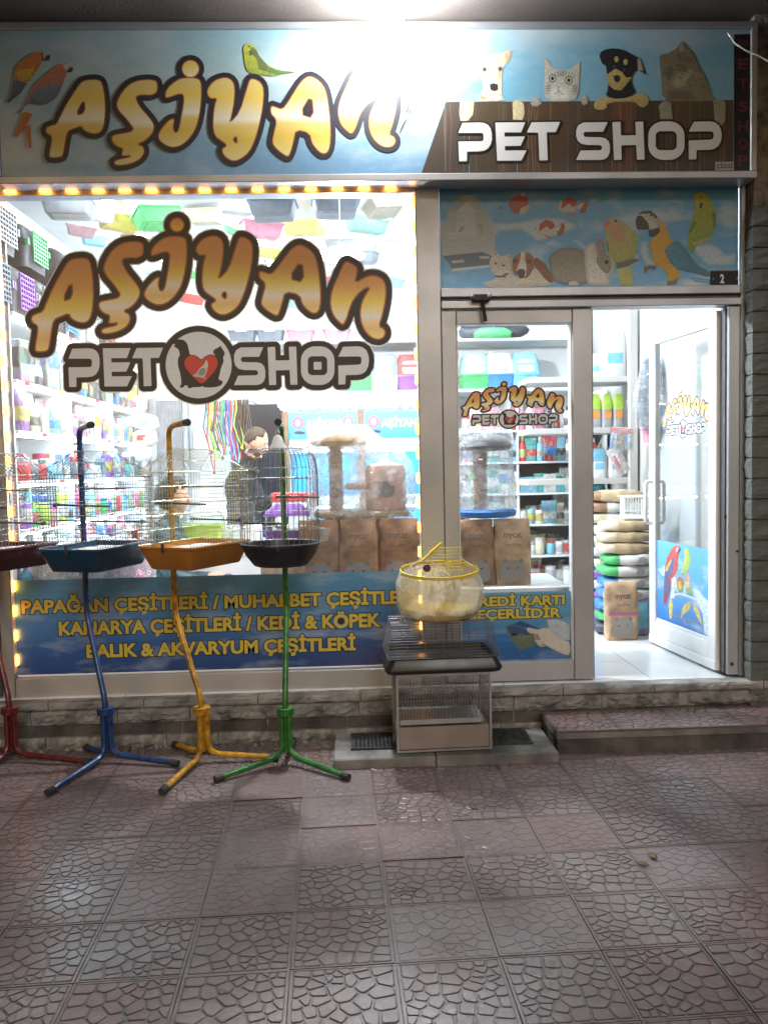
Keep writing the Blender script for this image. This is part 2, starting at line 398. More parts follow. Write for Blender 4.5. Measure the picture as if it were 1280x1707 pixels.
mat('concrete', (0.20, 0.19, 0.18), 0.9, 0, 0.25, 5.0, 0.5, 50, spec=0.25)
mat('soffit', (0.20, 0.17, 0.155), 0.9, 0, 0.12, 1.5, 0.3, 60, spec=0.2)
mat('iron', (0.05, 0.05, 0.052), 0.55, 0.6, 0.2, 20, 0.3, 80)
mat('black_plastic', (0.018, 0.018, 0.020), 0.32, 0, 0.2, 8)
mat('rubber', (0.03, 0.03, 0.03), 0.7, 0, 0.2, 20)
thin_glass('glass', (0.985, 0.995, 0.995), 0.0, 0.010)
thin_glass('film', (1, 1, 1), 0.10, 0.34, film=True, ior=2.0)
vcol('print', 0.35, 0.03, 60.0)
vcol('fur_print', 0.4, 0.05, 160.0)

# pavement tile: reddish cement with grey dust rubbed into it, polished by shoes
m, t, b = nodes('tile_cement'); N = t.nodes.new; L = t.links.new
geo = N('ShaderNodeNewGeometry'); oi = N('ShaderNodeObjectInfo')
n1 = N('ShaderNodeTexNoise'); n1.inputs['Scale'].default_value = 2.6; n1.inputs['Detail'].default_value = 5; L(geo.outputs['Position'], n1.inputs['Vector'])
n2 = N('ShaderNodeTexNoise'); n2.inputs['Scale'].default_value = 45; n2.inputs['Detail'].default_value = 8; L(geo.outputs['Position'], n2.inputs['Vector'])
ad = N('ShaderNodeMath'); ad.operation = 'MULTIPLY_ADD'; L(oi.outputs['Random'], ad.inputs[0]); ad.inputs[1].default_value = 0.30; L(n1.outputs['Fac'], ad.inputs[2])
mr = N('ShaderNodeMapRange'); mr.inputs[1].default_value = 0.45; mr.inputs[2].default_value = 0.86; L(ad.outputs[0], mr.inputs[0])
mx = N('ShaderNodeMix'); mx.data_type = 'RGBA'; mx.inputs['A'].default_value = (0.250, 0.200, 0.195, 1); mx.inputs['B'].default_value = (0.225, 0.140, 0.134, 1); L(mr.outputs[0], mx.inputs['Factor'])
m2 = N('ShaderNodeMix'); m2.data_type = 'RGBA'; m2.blend_type = 'MULTIPLY'; m2.inputs['Factor'].default_value = 0.55; L(mx.outputs['Result'], m2.inputs['A']); L(n2.outputs['Fac'], m2.inputs['B'])
L(m2.outputs['Result'], b.inputs['Base Color'])
st_ = N('ShaderNodeTexNoise'); st_.inputs['Scale'].default_value = 5.5; st_.inputs['Detail'].default_value = 9; st_.inputs['Roughness'].default_value = .7; L(geo.outputs['Position'], st_.inputs['Vector'])
sr = N('ShaderNodeMapRange'); sr.inputs[1].default_value = .50; sr.inputs[2].default_value = .72; sr.inputs[3].default_value = 1.0; sr.inputs[4].default_value = .58; L(st_.outputs['Fac'], sr.inputs[0])
ms = N('ShaderNodeMix'); ms.data_type = 'RGBA'; ms.blend_type = 'MULTIPLY'; ms.inputs['Factor'].default_value = 1; L(m2.outputs['Result'], ms.inputs['A']); L(sr.outputs[0], ms.inputs['B']); m2 = ms
# grooves darker: coloured by how deep the cast relief lies in the tile itself
tco = N('ShaderNodeTexCoord'); sep = N('ShaderNodeSeparateXYZ'); L(tco.outputs['Object'], sep.inputs[0])
gr = N('ShaderNodeMapRange'); gr.inputs[1].default_value = -0.0034; gr.inputs[2].default_value = -0.0010; L(sep.outputs['Z'], gr.inputs[0])
m3 = N('ShaderNodeMix'); m3.data_type = 'RGBA'; L(gr.outputs[0], m3.inputs['Factor']); m3.inputs['A'].default_value = (0.088, 0.072, 0.066, 1); L(m2.outputs['Result'], m3.inputs['B'])
L(m3.outputs['Result'], b.inputs['Base Color'])
rr_ = N('ShaderNodeMapRange'); rr_.inputs[1].default_value = 0.3; rr_.inputs[2].default_value = 0.7; rr_.inputs[3].default_value = 0.24; rr_.inputs[4].default_value = 0.46; L(n1.outputs['Fac'], rr_.inputs[0])
L(rr_.outputs[0], b.inputs['Roughness']); b.inputs['Specular IOR Level'].default_value = 0.5
bp = N('ShaderNodeBump'); bp.inputs['Strength'].default_value = 0.35; bp.inputs['Distance'].default_value = 0.004; L(n2.outputs['Fac'], bp.inputs['Height']); L(bp.outputs[0], b.inputs['Normal'])

# ------------------------------------------------------------------ ground and pavement
g = MB(); g.add([(-60, -60, -0.06), (60, -60, -0.06), (60, 60, -0.06), (-60, 60, -0.06)], [(0, 1, 2, 3)])
tag(g.build('ground', 'concrete'), kind='structure')
TS = 0.34
def clip(poly, nx_, ny_, d):
    out = []
    for i in range(len(poly)):
        a, b = poly[i], poly[(i + 1) % len(poly)]; da = a[0] * nx_ + a[1] * ny_ - d; db = b[0] * nx_ + b[1] * ny_ - d
        if da <= 0: out.append(a)
        if (da <= 0) != (db <= 0): k = da / (da - db); out.append((a[0] + k * (b[0] - a[0]), a[1] + k * (b[1] - a[1])))
    return out
def tile_mesh(seed, relief, size=TS):
    rr = random.Random(seed); s = size / 2 - 0.002; inn = s - 0.007; sites = []
    pts = [Vector((rr.uniform(-inn, inn), rr.uniform(-inn, inn) * 1.25)) for _ in range(46)]
    smp = [Vector((-inn + 2 * inn * (i + .5) / 30, (-inn + 2 * inn * (j + .5) / 30) * 1.25)) for i in range(30) for j in range(30)]
    for _ in range(2):                              # two rounds of evening out keep the cells irregular
        acc = [[Vector((0, 0)), 0] for _ in pts]
        for q in smp:
            k = min(range(len(pts)), key=lambda i: (pts[i] - q).length_squared); acc[k][0] += q; acc[k][1] += 1
        pts = [a[0] / a[1] if a[1] else p for a, p in zip(acc, pts)]
    sites = [(p.x, p.y / 1.25) for p in pts]
    mb = MB(); zb = -0.0048 * relief
    mb.box((-s, -s, -0.045), (s, s, zb))
    for (x0, y0, x1, y1) in ((-s, -s, s, -inn), (-s, inn, s, s), (-s, -inn, -inn, inn), (inn, -inn, s, inn)): mb.box((x0, y0, -0.02), (x1, y1, zb * .36))
    for k, p in enumerate(sites):
        poly = [(-inn + .003, -inn + .003), (inn - .003, -inn + .003), (inn - .003, inn - .003), (-inn + .003, inn - .003)]
        for q in sites:
            if q is p: continue
            dx, dy = q[0] - p[0], q[1] - p[1]; dd = math.hypot(dx, dy)
            if dd > 0.17: continue
            poly = clip(poly, dx / dd, dy / dd, (p[0] + q[0]) / 2 * dx / dd + (p[1] + q[1]) / 2 * dy / dd - 0.0031)
            if len(poly) < 3: break
        if len(poly) < 3: continue
        poly = [q_ for i_ in range(len(poly)) for q_ in ((poly[i_][0] * .86 + poly[i_ - 1][0] * .14, poly[i_][1] * .86 + poly[i_ - 1][1] * .14), (poly[i_][0] * .86 + poly[(i_ + 1) % len(poly)][0] * .14, poly[i_][1] * .86 + poly[(i_ + 1) % len(poly)][1] * .14))]; c = (sum(a[0] for a in poly) / len(poly), sum(a[1] for a in poly) / len(poly))
        sh = lambda d: [(a[0] + (c[0] - a[0]) * d, a[1] + (c[1] - a[1]) * d) for a in poly]
        top = rr.uniform(-0.0006, 0.0004) * relief; n = len(poly)
        rings = [[(a[0], a[1], zb - 0.001) for a in poly], [(a[0], a[1], zb * .30 + top) for a in sh(.03)], [(a[0], a[1], top) for a in sh(.13)]]
        v = [q for r_ in rings for q in r_]; f = []
        for i in range(2):
            for q in range(n): f.append((i * n + q, i * n + (q + 1) % n, (i + 1) * n + (q + 1) % n, (i + 1) * n + q))
        f.append(tuple(2 * n + q for q in range(n))); mb.add(v, f)
    me = mb.mesh('tile', 'tile_cement'); return me
TILES = [tile_mesh(3, .74), tile_mesh(11, 0.66), tile_mesh(3, 0.32)]
pave = MB(); pave.add([(-9, -8, -0.0075), (9, -8, -0.0075), (9, -0.02, -0.0075), (-9, -0.02, -0.0075)], [(0, 1, 2, 3)])
pv = tag(pave.build('pavement', 'mortar'), kind='structure')
O0 = gz(173, 1538, 0); TA = R(1.88); ex = Vector((math.cos(TA), math.sin(TA), 0)); ey = Vector((-math.sin(TA), math.cos(TA), 0))
for r_ in range(-4, 7):
    for c_ in range(-9, 14):
        p = O0 + ex * ((c_ + .5) * TS) + ey * ((r_ + .5) * TS)
        if p.y > -0.02 or abs(p.x) > 3.6: continue
        k = rnd.choices((0, 1, 2), (5, 4, 1.6))[0]
        if (c_, r_) in ((3, 1), (4, 1), (2, 1)): k = 2
        link('tile', TILES[k], pv, (p.x, p.y, rnd.uniform(-.0016, .0016)), (rnd.uniform(-.004, .004), rnd.uniform(-.004, .004), TA + rnd.uniform(-.004, .004) + (math.pi if rnd.random() < .35 else 0)))
# litter blown along the pavement
def litter(x, y, z, kind, lab):
    p = gz(x, y, z); rr = random.Random(int(x * 7 + y)); mb = MB(); L_ = rr.uniform(.014, .024) * (1.6 if kind == 'leaf' else 0.7); w_ = L_ * (.5 if kind == 'leaf' else .35); a = rr.uniform(0, 6)
    pts = [(-L_, 0, .002), (-L_ * .3, w_, .007), (L_ * .5, w_ * .7, .004), (L_, 0, .009), (L_ * .4, -w_ * .8, .003), (-L_ * .4, -w_, .006)]
    v = [(p.x + q[0] * math.cos(a) - q[1] * math.sin(a), p.y + q[0] * math.sin(a) + q[1] * math.cos(a), p.z + q[2]) for q in pts] + [(p.x, p.y, p.z + .0075)]
    v += [(q[0], q[1], q[2] + .0015) for q in v]
    mb.add(v, [(i, (i + 1) % 6, 6) for i in range(6)] + [(7 + (i + 1) % 6, 7 + i, 13) for i in range(6)] + [(i, i + 7, (i + 1) % 6 + 7, (i + 1) % 6) for i in range(6)])
    e = thing('fallen_leaf' if kind == 'leaf' else 'paper_scrap', lab, 'leaf' if kind == 'leaf' else 'litter', tuple(p))
    mb.build('blade' if kind == 'leaf' else 'scrap', 'leaf_brown' if kind == 'leaf' else 'paper', e)
mat('leaf_brown', (0.16, 0.10, 0.045), 0.8, 0, .3, 60); mat('paper', (0.6, 0.57, 0.5), 0.8, 0, .1)
litter(1088, 1428, 0, 'leaf', 'curled dark dead leaf on the paving, left of the pair beside a tile joint')
litter(1070, 1441, 0, 'leaf', 'dark dry leaf on the paving, nearer of the pair beside a tile joint')
litter(790, 1347, 0, 'leaf', 'small yellowish dead leaf on the tiles in front of the drain slab')
litter(425, 1563, 0, 'bit', 'white curl of paper on the pavement left of the middle')
litter(616, 1525, 0, 'bit', 'pale paper shred lying on a tile at the middle of the pavement')
litter(808, 1415, 0, 'bit', 'white speck of paper on a worn reddish tile')
litter(623, 1285, 0, 'bit', 'pinkish scrap at the foot of the drain slab')
litter(545, 1232, 0, 'leaf', 'withered leaf heap against the left end of the drain slab')
litter(878, 1214, .055, 'leaf', 'pale crumpled leaf on the drain slab by the doorstep')

# ------------------------------------------------------------------ stone base, step, drain slab, pillars
sb = thing('stone_base', 'low wall of split-face grey stone blocks under the shop window', 'wall', (0, -0.1, 0))
core = MB(); core.box((-3.2, -0.115, -0.05), (2.9, 0.06, 0.262)); core.build('mortar_core', 'mortar', sb)
BL = {}
def block(par, x, y, z, w, d, h, amp, mt, seed, n=(9, 3, 4), name='block'):
    me = rockbox(w, d, h, amp, seed, n); me.materials.append(MATS[mt]); o = link(name, me, par, (x - par.location.x, y - par.location.y, z - par.location.z)); return o
x = -3.0; k = 0
while x < 2.75:                                   # sill stones
    w_ = [.57, .63, .55, .66, .60][k % 5]
    block(sb, x, -0.150, 0.232, w_ - .006, 0.19, 0.046, 0.022, 'stone', 100 + k, (22, 3, 4), 'sill_stone'); x += w_; k += 1
x = -2.9; k = 0
while x < 2.6:
    w_ = [.53, .46, .50, .42][k % 4]; block(sb, x, -0.125, 0.138, w_ - .007, 0.06, 0.088, 0.046, 'stone', 200 + k, (22, 2, 8)); x += w_; k += 1
x = -3.0; k = 0
while x < 2.6:
    w_ = [.50, .47, .55, .44][k % 4]; block(sb, x, -0.118, 0.066, w_ - .007, 0.05, 0.067, 0.006, 'stone_dark', 300 + k, (8, 2, 3)); x += w_; k += 1
x = -2.8; k = 0
while x < 1.1:
    w_ = [.30, .42, .25, .37, .33][k % 5]; block(sb, x, -0.132, -0.02, w_ - .005, 0.06, 0.083, 0.03, 'mortar', 400 + k, (10, 2, 5)); x += w_; k += 1
# crumbled cement along the joint between wall and pavement
cr = MB()
for i in range(150):
    xx = rnd.uniform(-2.3, -0.2); s_ = rnd.uniform(.006, .022); yy = -0.150 - rnd.uniform(0, .045)
    cr.add([(xx + rnd.uniform(-s_, s_), yy + rnd.uniform(-s_, s_), -0.003), (xx + s_, yy, -.003), (xx, yy + s_, -.003), (xx - s_ * .6, yy - s_ * .5, -.003), (xx + rnd.uniform(-.3, .3) * s_, yy, s_ * .7)], [(0, 1, 4), (1, 2, 4), (2, 3, 4), (3, 0, 4)])
tag(cr.build('mortar_crumbs', 'mortar'), 'pale cement crumbs along the foot of the stone base', 'rubble', kind='stuff')

st = thing('doorstep', 'raised paved doorstep with dark front edge before the open door', 'step', (1.9, -0.3, 0))
b_ = MB(); b_.box((1.085, -0.495, -0.05), (2.95, -0.155, 0.085)); b_.build('riser', 'stone_dark', st)
b_ = MB(); b_.box((1.078, -0.503, 0.087), (2.95, -0.150, 0.120)); b_.build('slab', 'concrete', st)
me = tile_mesh(9, 0.8, 0.352)
for i in range(5): link('tile', me, st, (1.078 + .176 + i * .352 - 1.9, -0.327 + 0.3, 0.1325), (0, 0, math.pi * (i % 2)))
dp = thing('drain_slab', 'thin concrete slab with iron drain grates below the cages', 'slab', (0.45, -0.35, 0))
b_ = MB(); b_.box((-0.145, -0.605, -0.04), (0.40, -0.165, 0.052), .006); b_.build('slab_half', 'concrete', dp)
b_ = MB(); b_.box((0.404, -0.607, -0.04), (1.063, -0.165, 0.054), .006); b_.build('slab_half', 'concrete', dp)
for (xa, xb) in ((-0.055, 0.34), (0.46, 0.955)):
    gr_ = MB(); ya, yb = -0.475, -0.215
    gr_.box((xa, ya, .052), (xb, ya + .016, .064)); gr_.box((xa, yb - .016, .052), (xb, yb, .064)); gr_.box((xa, ya + .016, .052), (xa + .016, yb - .016, .064)); gr_.box((xb - .016, ya + .016, .052), (xb, yb - .016, .064))
    nb = int((xb - xa) / .021)
    for i in range(1, nb): X = xa + (xb - xa) * i / nb; gr_.box((X - .0045, ya + .016, .055), (X + .0045, yb - .016, .062))
    for i in range(1, 12): Y = ya + .016 + (yb - ya - .032) * i / 12; gr_.box((xa + .016, Y - .003, .0535), (xb - .016, Y + .003, .0605))
    gr_.build('grate', 'iron', dp)
    w_ = MB(); w_.box((xa + .004, ya + .004, .0545), (xb - .004, yb - .004, .0550)); w_.build('pit_dark_sheet', 'black_plastic', dp)  # flat black sheet under the bars imitates the dark inside the pit

pr = thing('stone_pillar', 'rock-faced greenish grey stone pillar right of the open door', 'pillar', (2.345, 0, 0))
b_ = MB(); b_.box((2.352, -0.125, -0.03), (3.3, 0.30, 4.3)); b_.build('mortar_core', 'mortar', pr)
z = 0.03; k = 0
while z < 3.02:
    h_ = .122; w_ = .36 if k % 2 else .52
    block(pr, 2.342, -0.14, z, w_, 0.14, h_ - .007, 0.022, 'stone_green', 500 + k, (8, 5, 4))
    block(pr, 2.342 + w_ + .006, -0.14, z, .5, 0.10, h_ - .007, 0.022, 'stone_green', 600 + k, (8, 3, 4)); z += h_; k += 1
pl = thing('stone_pillar', 'strip of rock-faced stone wall at the left end of the shop window', 'pillar', (-2.11, 0, 0))
b_ = MB(); b_.box((-3.2, -0.02, 0.26), (-2.13, 0.30, 4.3)); b_.build('mortar_core', 'mortar', pl)
z = 0.285; k = 0
while z < 3.1:
    w_ = .42 if k % 2 else .55; block(pl, -2.118 - w_, -0.055, z, w_, 0.08, .115, 0.022, 'stone', 700 + k, (8, 3, 4)); z += .122; k += 1
# upper wall and the balcony slab over the pavement
up_ = MB(); up_.box((-3.2, 0.056, 3.264), (3.3, 0.16, 4.6)); tag(up_.build('upper_wall', 'soffit'), 'brown plastered wall strip behind the shop sign', 'wall')
sf = MB(); sf.box((-3.6, -2.2, 4.150), (3.6, 0.34, 4.33)); tag(sf.build('balcony_slab', 'soffit'), 'dark brown underside of the balcony above the sign', 'balcony')
# back side of the street, dark, behind the camera: only its light matters little; the road surface
rd = MB(); rd.add([(-40, -40, -0.045), (40, -40, -0.045), (40, -8, -0.045), (-40, -8, -0.045)], [(0, 1, 2, 3)])
mat('asphalt', (0.05, 0.05, 0.05), 0.85, 0, .2, 20); tag(rd.build('road', 'asphalt'), kind='structure')
# ------------------------------------------------------------------ shop front: frames, panes, doors
YF = -0.05
def bar(par, name, a, b, mt='alu', bev=.004): q = MB(); q.box(a, b, bev); return q.build(name, mt, par)
win = thing('shop_window', 'large shop window in aluminium frame with golden logo sticker', 'window', (-0.82, 0, 0.28))
bar(win, 'jamb', (-2.100, YF, .278), (-2.030, .05, 3.262))
bar(win, 'bottom_rail', (-2.029, YF + .004, .279), (.389, .05, .396))
bar(win, 'head_rail', (-2.029, YF + .002, 3.193), (.389, .05, 3.262))
bar(win, 'mullion', (.390, YF, .279), (.528, .05, 3.262))
bar(win, 'bead', (-2.028, -.012, .397), (.388, .012, .409), 'white_paint', .002)
gl = MB(); gl.box((-2.029, -.003, .397), (.389, .003, 3.192)); pane = gl.build('glass_pane', 'glass', win)

# logo artwork, traced letter by letter from the window (picture pixels)
def zz(pts, ox, oy, s): return [(ox + x / s, oy + y / s) for x, y in pts]
LET = {}
LET['A'] = [zz([(310,368),(350,358),(405,355),(440,370),(455,420),(468,520),(470,640),(458,740),(435,785),(400,800),(350,790),(310,765),(300,735),(250,755),(205,775),(190,850),(175,960),(160,985),(110,992),(70,985),(75,930),(90,850),(88,812),(60,800),(45,770),(55,740),(90,725),(125,715),(150,650),(190,560),(240,470),(280,400)], 40, 340, 4), zz([(318,515),(322,625),(262,645)], 40, 340, 4)]
LET['S'] = [zz([(800,268),(780,250),(720,245),(650,258),(590,300),(545,370),(525,430),(545,480),(590,530),(625,580),(640,605),(620,625),(560,635),(500,650),(495,680),(510,715),(545,740),(570,745),(566,770),(560,800),(605,800),(622,796),(610,808),(545,820),(512,838),(515,862),(545,872),(620,860),(680,830),(712,790),(715,750),(700,725),(670,715),(715,695),(760,650),(782,600),(775,560),(740,510),(690,450),(665,400),(660,370),(700,362),(760,365),(795,345),(803,310)], 40, 340, 4)]
LET['I'] = [zz([(905,240),(950,215),(1010,210),(1065,215),(1090,240),(1092,330),(1085,420),(1070,500),(1045,570),(1000,630),(950,668),(900,680),(850,665),(810,635),(795,600),(810,565),(840,525),(875,490),(905,480),(910,500),(900,540),(915,580),(935,560),(950,480),(965,400),(970,325),(930,325),(880,345),(845,350),(845,310),(870,270)], 40, 340, 4)]
LET['dot'] = [ring(295.5, 375, 12.8)]
LET['Y'] = [[(359,391),(370,397),(374,408),(373,431),(368,456),(365,464),(381,447),(392,412),(398,394),(407,394),(418,400),(423,412),(421,441),(415,469),(407,494),(398,512),(384,523),(371,527),(359,522),(351,512),(352,505),(360,501),(352,495),(340,487),(336,475),(336,456),(339,434),(343,426),(331,427),(325,416),(330,405),(341,395)], [(376,486),(377,498),(370,492)]]
LET['A2'] = [zz([(630,185),(680,200),(730,240),(755,290),(775,400),(785,520),(780,610),(760,650),(720,655),(680,625),(650,590),(635,530),(545,510),(530,570),(510,640),(490,675),(440,650),(390,610),(375,580),(390,520),(405,465),(395,440),(370,420),(362,385),(375,362),(400,370),(445,385),(480,350),(530,280),(580,215)], 340, 360, 4), zz([(650,295),(665,440),(570,415)], 340, 360, 4)]
LET['N'] = [zz([(945,295),(990,315),(1030,345),(1020,400),(1012,440),(1060,410),(1110,390),(1170,400),(1205,430),(1218,480),(1215,560),(1195,660),(1170,735),(1200,745),(1215,775),(1205,810),(1170,830),(1120,820),(1075,780),(1045,720),(1035,650),(1045,580),(1075,520),(1105,475),(1050,500),(1000,560),(975,620),(955,690),(930,735),(900,715),(860,670),(840,610),(838,550),(855,480),(890,400),(920,330)], 340, 360, 4)]
def rrect(x0, y0, x1, y1, r, n=7):
    out = []
    for cx, cy_, a0 in ((x1 - r, y1 - r, 0), (x0 + r, y1 - r, 90), (x0 + r, y0 + r, 180), (x1 - r, y0 + r, 270)):
        out += [(cx + r * math.cos(R(a0 + 90 * k / n)), cy_ + r * math.sin(R(a0 + 90 * k / n))) for k in range(n + 1)]
    return out
PS = {}
PS['P'] = [zz([(147,243),(270,240),(305,243),(335,258),(354,285),(363,325),(363,375),(354,415),(335,445),(305,463),(270,468),(180,470),(180,545),(123,546),(117,390),(285,388),(297,384),(302,372),(302,338),(297,326),(285,322),(117,322)], 90, 530, 4.741)]
PS['E'] = [zz([(388,240),(608,238),(578,318),(455,318),(457,352),(605,350),(575,424),(458,426),(460,462),(618,460),(580,541),(402,542)], 90, 530, 4.741)]
PS['T'] = [zz([(655,238),(864,235),(832,316),(765,317),(773,538),(712,540),(703,320),(620,318)], 90, 530, 4.741)]
PS['S'] = [zz([(190,225),(362,222),(330,296),(205,297),(195,302),(191,312),(193,326),(203,336),(310,338),(345,345),(368,368),(378,405),(376,455),(362,488),(340,505),(310,511),(138,512),(170,440),(308,437),(319,430),(322,418),(318,405),(305,398),(215,397),(175,388),(150,365),(139,330),(140,280),(155,245)], 360, 530, 4.571)]
PS['H'] = [zz([(394,222),(452,220),(455,324),(560,322),(556,220),(612,218),(622,508),(568,510),(562,397),(457,400),(460,510),(406,512)], 360, 530, 4.571)]
PS['O'] = [zz(rrect(648, 216, 903, 511, 108), 360, 530, 4.571), zz(rrect(700, 292, 848, 436, 34), 360, 530, 4.571)]
PS['O2'] = [zz(rrect(745, 335, 805, 394, 8), 360, 530, 4.571)]
PS['P2'] = [zz([(968,220),(1080,216),(1115,222),(1145,245),(1162,285),(1166,325),(1160,370),(1140,408),(1110,428),(1080,434),(988,436),(986,506),(933,508),(932,362),(1085,356),(1100,352),(1108,338),(1108,310),(1102,297),(1088,293),(932,295)], 360, 530, 4.571)]
GOLD = [(0.0, (0.672, 0.325, 0.134)), (.33, (0.717, 0.381, 0.134)), (.5, (0.806, 0.605, 0.123)), (.62, (0.829, 0.706, 0.336)), (.70, (0.829, 0.773, 0.672)), (.78, (0.851, 0.627, 0.370)), (.86, (0.806, 0.549, 0.224)), (1.0, (0.860, 0.728, 0.302))]
GOLD_SIGN = [(0.0, (0.62, 0.50, 0.20)), (.25, (0.70, 0.50, 0.10)), (.38, (0.72, 0.60, 0.30)), (.5, (0.74, 0.70, 0.55)), (.58, (0.66, 0.48, 0.16)), (.75, (0.62, 0.42, 0.07)), (1.0, (0.70, 0.60, 0.28))]
def ramp(st, t):
    t = min(1, max(0, t))
    for (a, ca), (b, cb) in zip(st, st[1:]):
        if t <= b: k = (t - a) / (b - a); return tuple(p * (1 - k) + q * k for p, q in zip(ca, cb))
    return st[-1][1]
def bbox(ps): P = [q for p in ps for q in p]; return min(p[0] for p in P), min(p[1] for p in P), max(p[0] for p in P), max(p[1] for p in P)
DARK = (0.026, 0.025, 0.034); SILVER = (0.66, 0.67, 0.69)
def asiyan(art, place, st, res, key=True, outl=9.0, thin=2.4):
    """place: list of (polys in picture px, bbox for gradient)"""
    allp = [chaikin(p, 1) for ps, bb in place for p in ps]
    s = SDF(allp, res, outl + 4)
    if key: art.cells(s.fill(outl + 2.0), (0.80, 0.80, 0.80))
    art.cells(s.fill(outl), DARK)
    art.cells(s.fill(0), (0.40, 0.13, 0.04))
    for ps, bb in place:
        s1 = SDF([chaikin(p, 1) for p in ps], res, 3)
        art.cells(s1.fill(-thin), lambda x, y, bb=bb: ramp(st, (y - bb[1]) / (bb[3] - bb[1])))
DOG = zz([(922,857),(935,852),(975,850),(1000,870),(1008,905),(1015,935),(1040,960),(1075,1000),(1085,1090),(1080,1105),(1030,1105),(1015,1112),(1000,1108),(1005,1098),(985,1095),(980,1108),(958,1108),(962,1098),(970,1090),(965,1040),(950,990),(950,950),(962,935),(955,905),(945,898),(925,885),(940,880),(922,872)], 0, 300, 3.2)
CAT = zz([(1140,905),(1165,895),(1178,883),(1185,900),(1198,915),(1200,930),(1190,945),(1195,970),(1180,1000),(1172,1040),(1165,1065),(1185,1070),(1190,1082),(1175,1100),(1130,1108),(1075,1105),(1080,1050),(1120,1000),(1145,950),(1150,935),(1138,925)], 0, 300, 3.2)
HEART = zz([(1075,1092),(1040,1058),(1000,1015),(984,985),(988,955),(1012,936),(1045,938),(1075,966),(1102,940),(1135,932),(1158,952),(1164,985),(1145,1022),(1110,1060)], 0, 300, 3.2)
COCK = zz([(1103,955),(1112,985),(1108,1012),(1098,1040),(1090,1058),(1060,1052),(1022,1047),(1050,1030),(1065,1005),(1085,990),(1095,975)], 0, 300, 3.2)
def logo(art, res=0.9):
    asiyan(art, [(LET[k], bbox(LET[k])) for k in ('A', 'S', 'I', 'Y', 'A2', 'N')] + [(LET['dot'], (280, 340, 310, 420))], GOLD, res)
    lp = [p for k in ('P', 'E', 'T', 'S', 'H', 'O', 'P2') for p in PS[k]] + PS['O2']
    circ = ring(331.5, 608.5, 55, 55.5, 48)
    s = SDF([p for k in ('P', 'E', 'T', 'S', 'H', 'P2') for p in PS[k]] + [PS['O'][0], ring(331.5, 608.5, 56, 56.5, 48)], res, 14)
    art.cells(s.fill(10.4), (0.80, 0.80, 0.80)); art.cells(s.fill(8.6), DARK)
    art.cells(SDF(lp, res, 3).fill(0), SILVER)
    art.poly(circ, (0.68, 0.69, 0.71), smooth=0)
    art.poly(DOG, DARK); art.poly(CAT, DARK)
    art.cells(SDF([chaikin(HEART, 1)], .7, 4).fill(1.2), DARK); art.poly(HEART, (0.56, 0.055, 0.05))
    art.poly(COCK, (0.62, 0.60, 0.50), col2=(0.42, 0.43, 0.45)); art.poly(zz([(1085,1000),(1100,1010),(1088,1045),(1055,1040),(1068,1010)], 0, 300, 3.2), (0.25, 0.27, 0.30)); art.dot(345.3, 614, 1.6, (.75, .35, .08))
    art.stroke([(343.5, 629), (343.2, 634)], 1.0, (.6, .4, .2)); art.stroke([(340, 628.5), (339, 633)], 1.0, (.6, .4, .2))
LC = at(340, 520, -.005)
art = Art(lambda x, y, l: (lambda p: (p.x - LC.x, -l * 4e-5, p.z - LC.z))(at(x, y, -.005)))
logo(art); LOGO = art.mb.mesh('logo_sticker', 'print', colours=True)
link('logo_sticker', LOGO, pane, (LC.x - win.location.x, -.005, LC.z - win.location.z))

# blue vinyl along the bottom of window and door, with yellow lettering
vcol('vinyl_sky', 0.28, 0.03, 30, clouds=(2.2, 0.50, 0.80, (0.42, 0.50, 0.60), (1.0, 1.0, 3.6)))
vcol('poster_sky', 0.32, 0.03, 30, clouds=(2.6, 0.52, 0.72, (0.62, 0.68, 0.74), (1.0, 1.0, 2.2)))
vcol('sign_sky', 0.30, 0.03, 30, clouds=(1.3, 0.46, 0.78, (0.58, 0.62, 0.62), (1.0, 1.0, 2.4)))
def sheet(nx_, nz_, x0, x1, z0, z1, y, colf, thick=.0012):
    q = MB(); v = []; c = []
    for j in range(nz_ + 1):
        for i in range(nx_ + 1):
            a, b = i / nx_, j / nz_; v.append((x0 + a * (x1 - x0), y, z0 + b * (z1 - z0))); c.append(colf(a, b))
    n = len(v); w_ = nx_ + 1
    v += [(p[0], p[1] + thick, p[2]) for p in v]; c += c
    f = [(j * w_ + i, j * w_ + i + 1, (j + 1) * w_ + i + 1, (j + 1) * w_ + i) for j in range(nz_) for i in range(nx_)]
    f += [(n + a, n + d, n + c_, n + b) for a, b, c_, d in f]
    q.add(v, f, c); return q
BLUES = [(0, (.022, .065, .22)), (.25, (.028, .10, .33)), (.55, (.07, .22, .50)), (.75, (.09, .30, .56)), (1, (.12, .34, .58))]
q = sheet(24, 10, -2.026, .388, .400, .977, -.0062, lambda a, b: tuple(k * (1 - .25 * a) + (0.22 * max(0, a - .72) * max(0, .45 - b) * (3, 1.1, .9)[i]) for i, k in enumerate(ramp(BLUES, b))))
vin = q.build('vinyl_panel', 'vinyl_sky', pane, colours=True)
CAPH = None
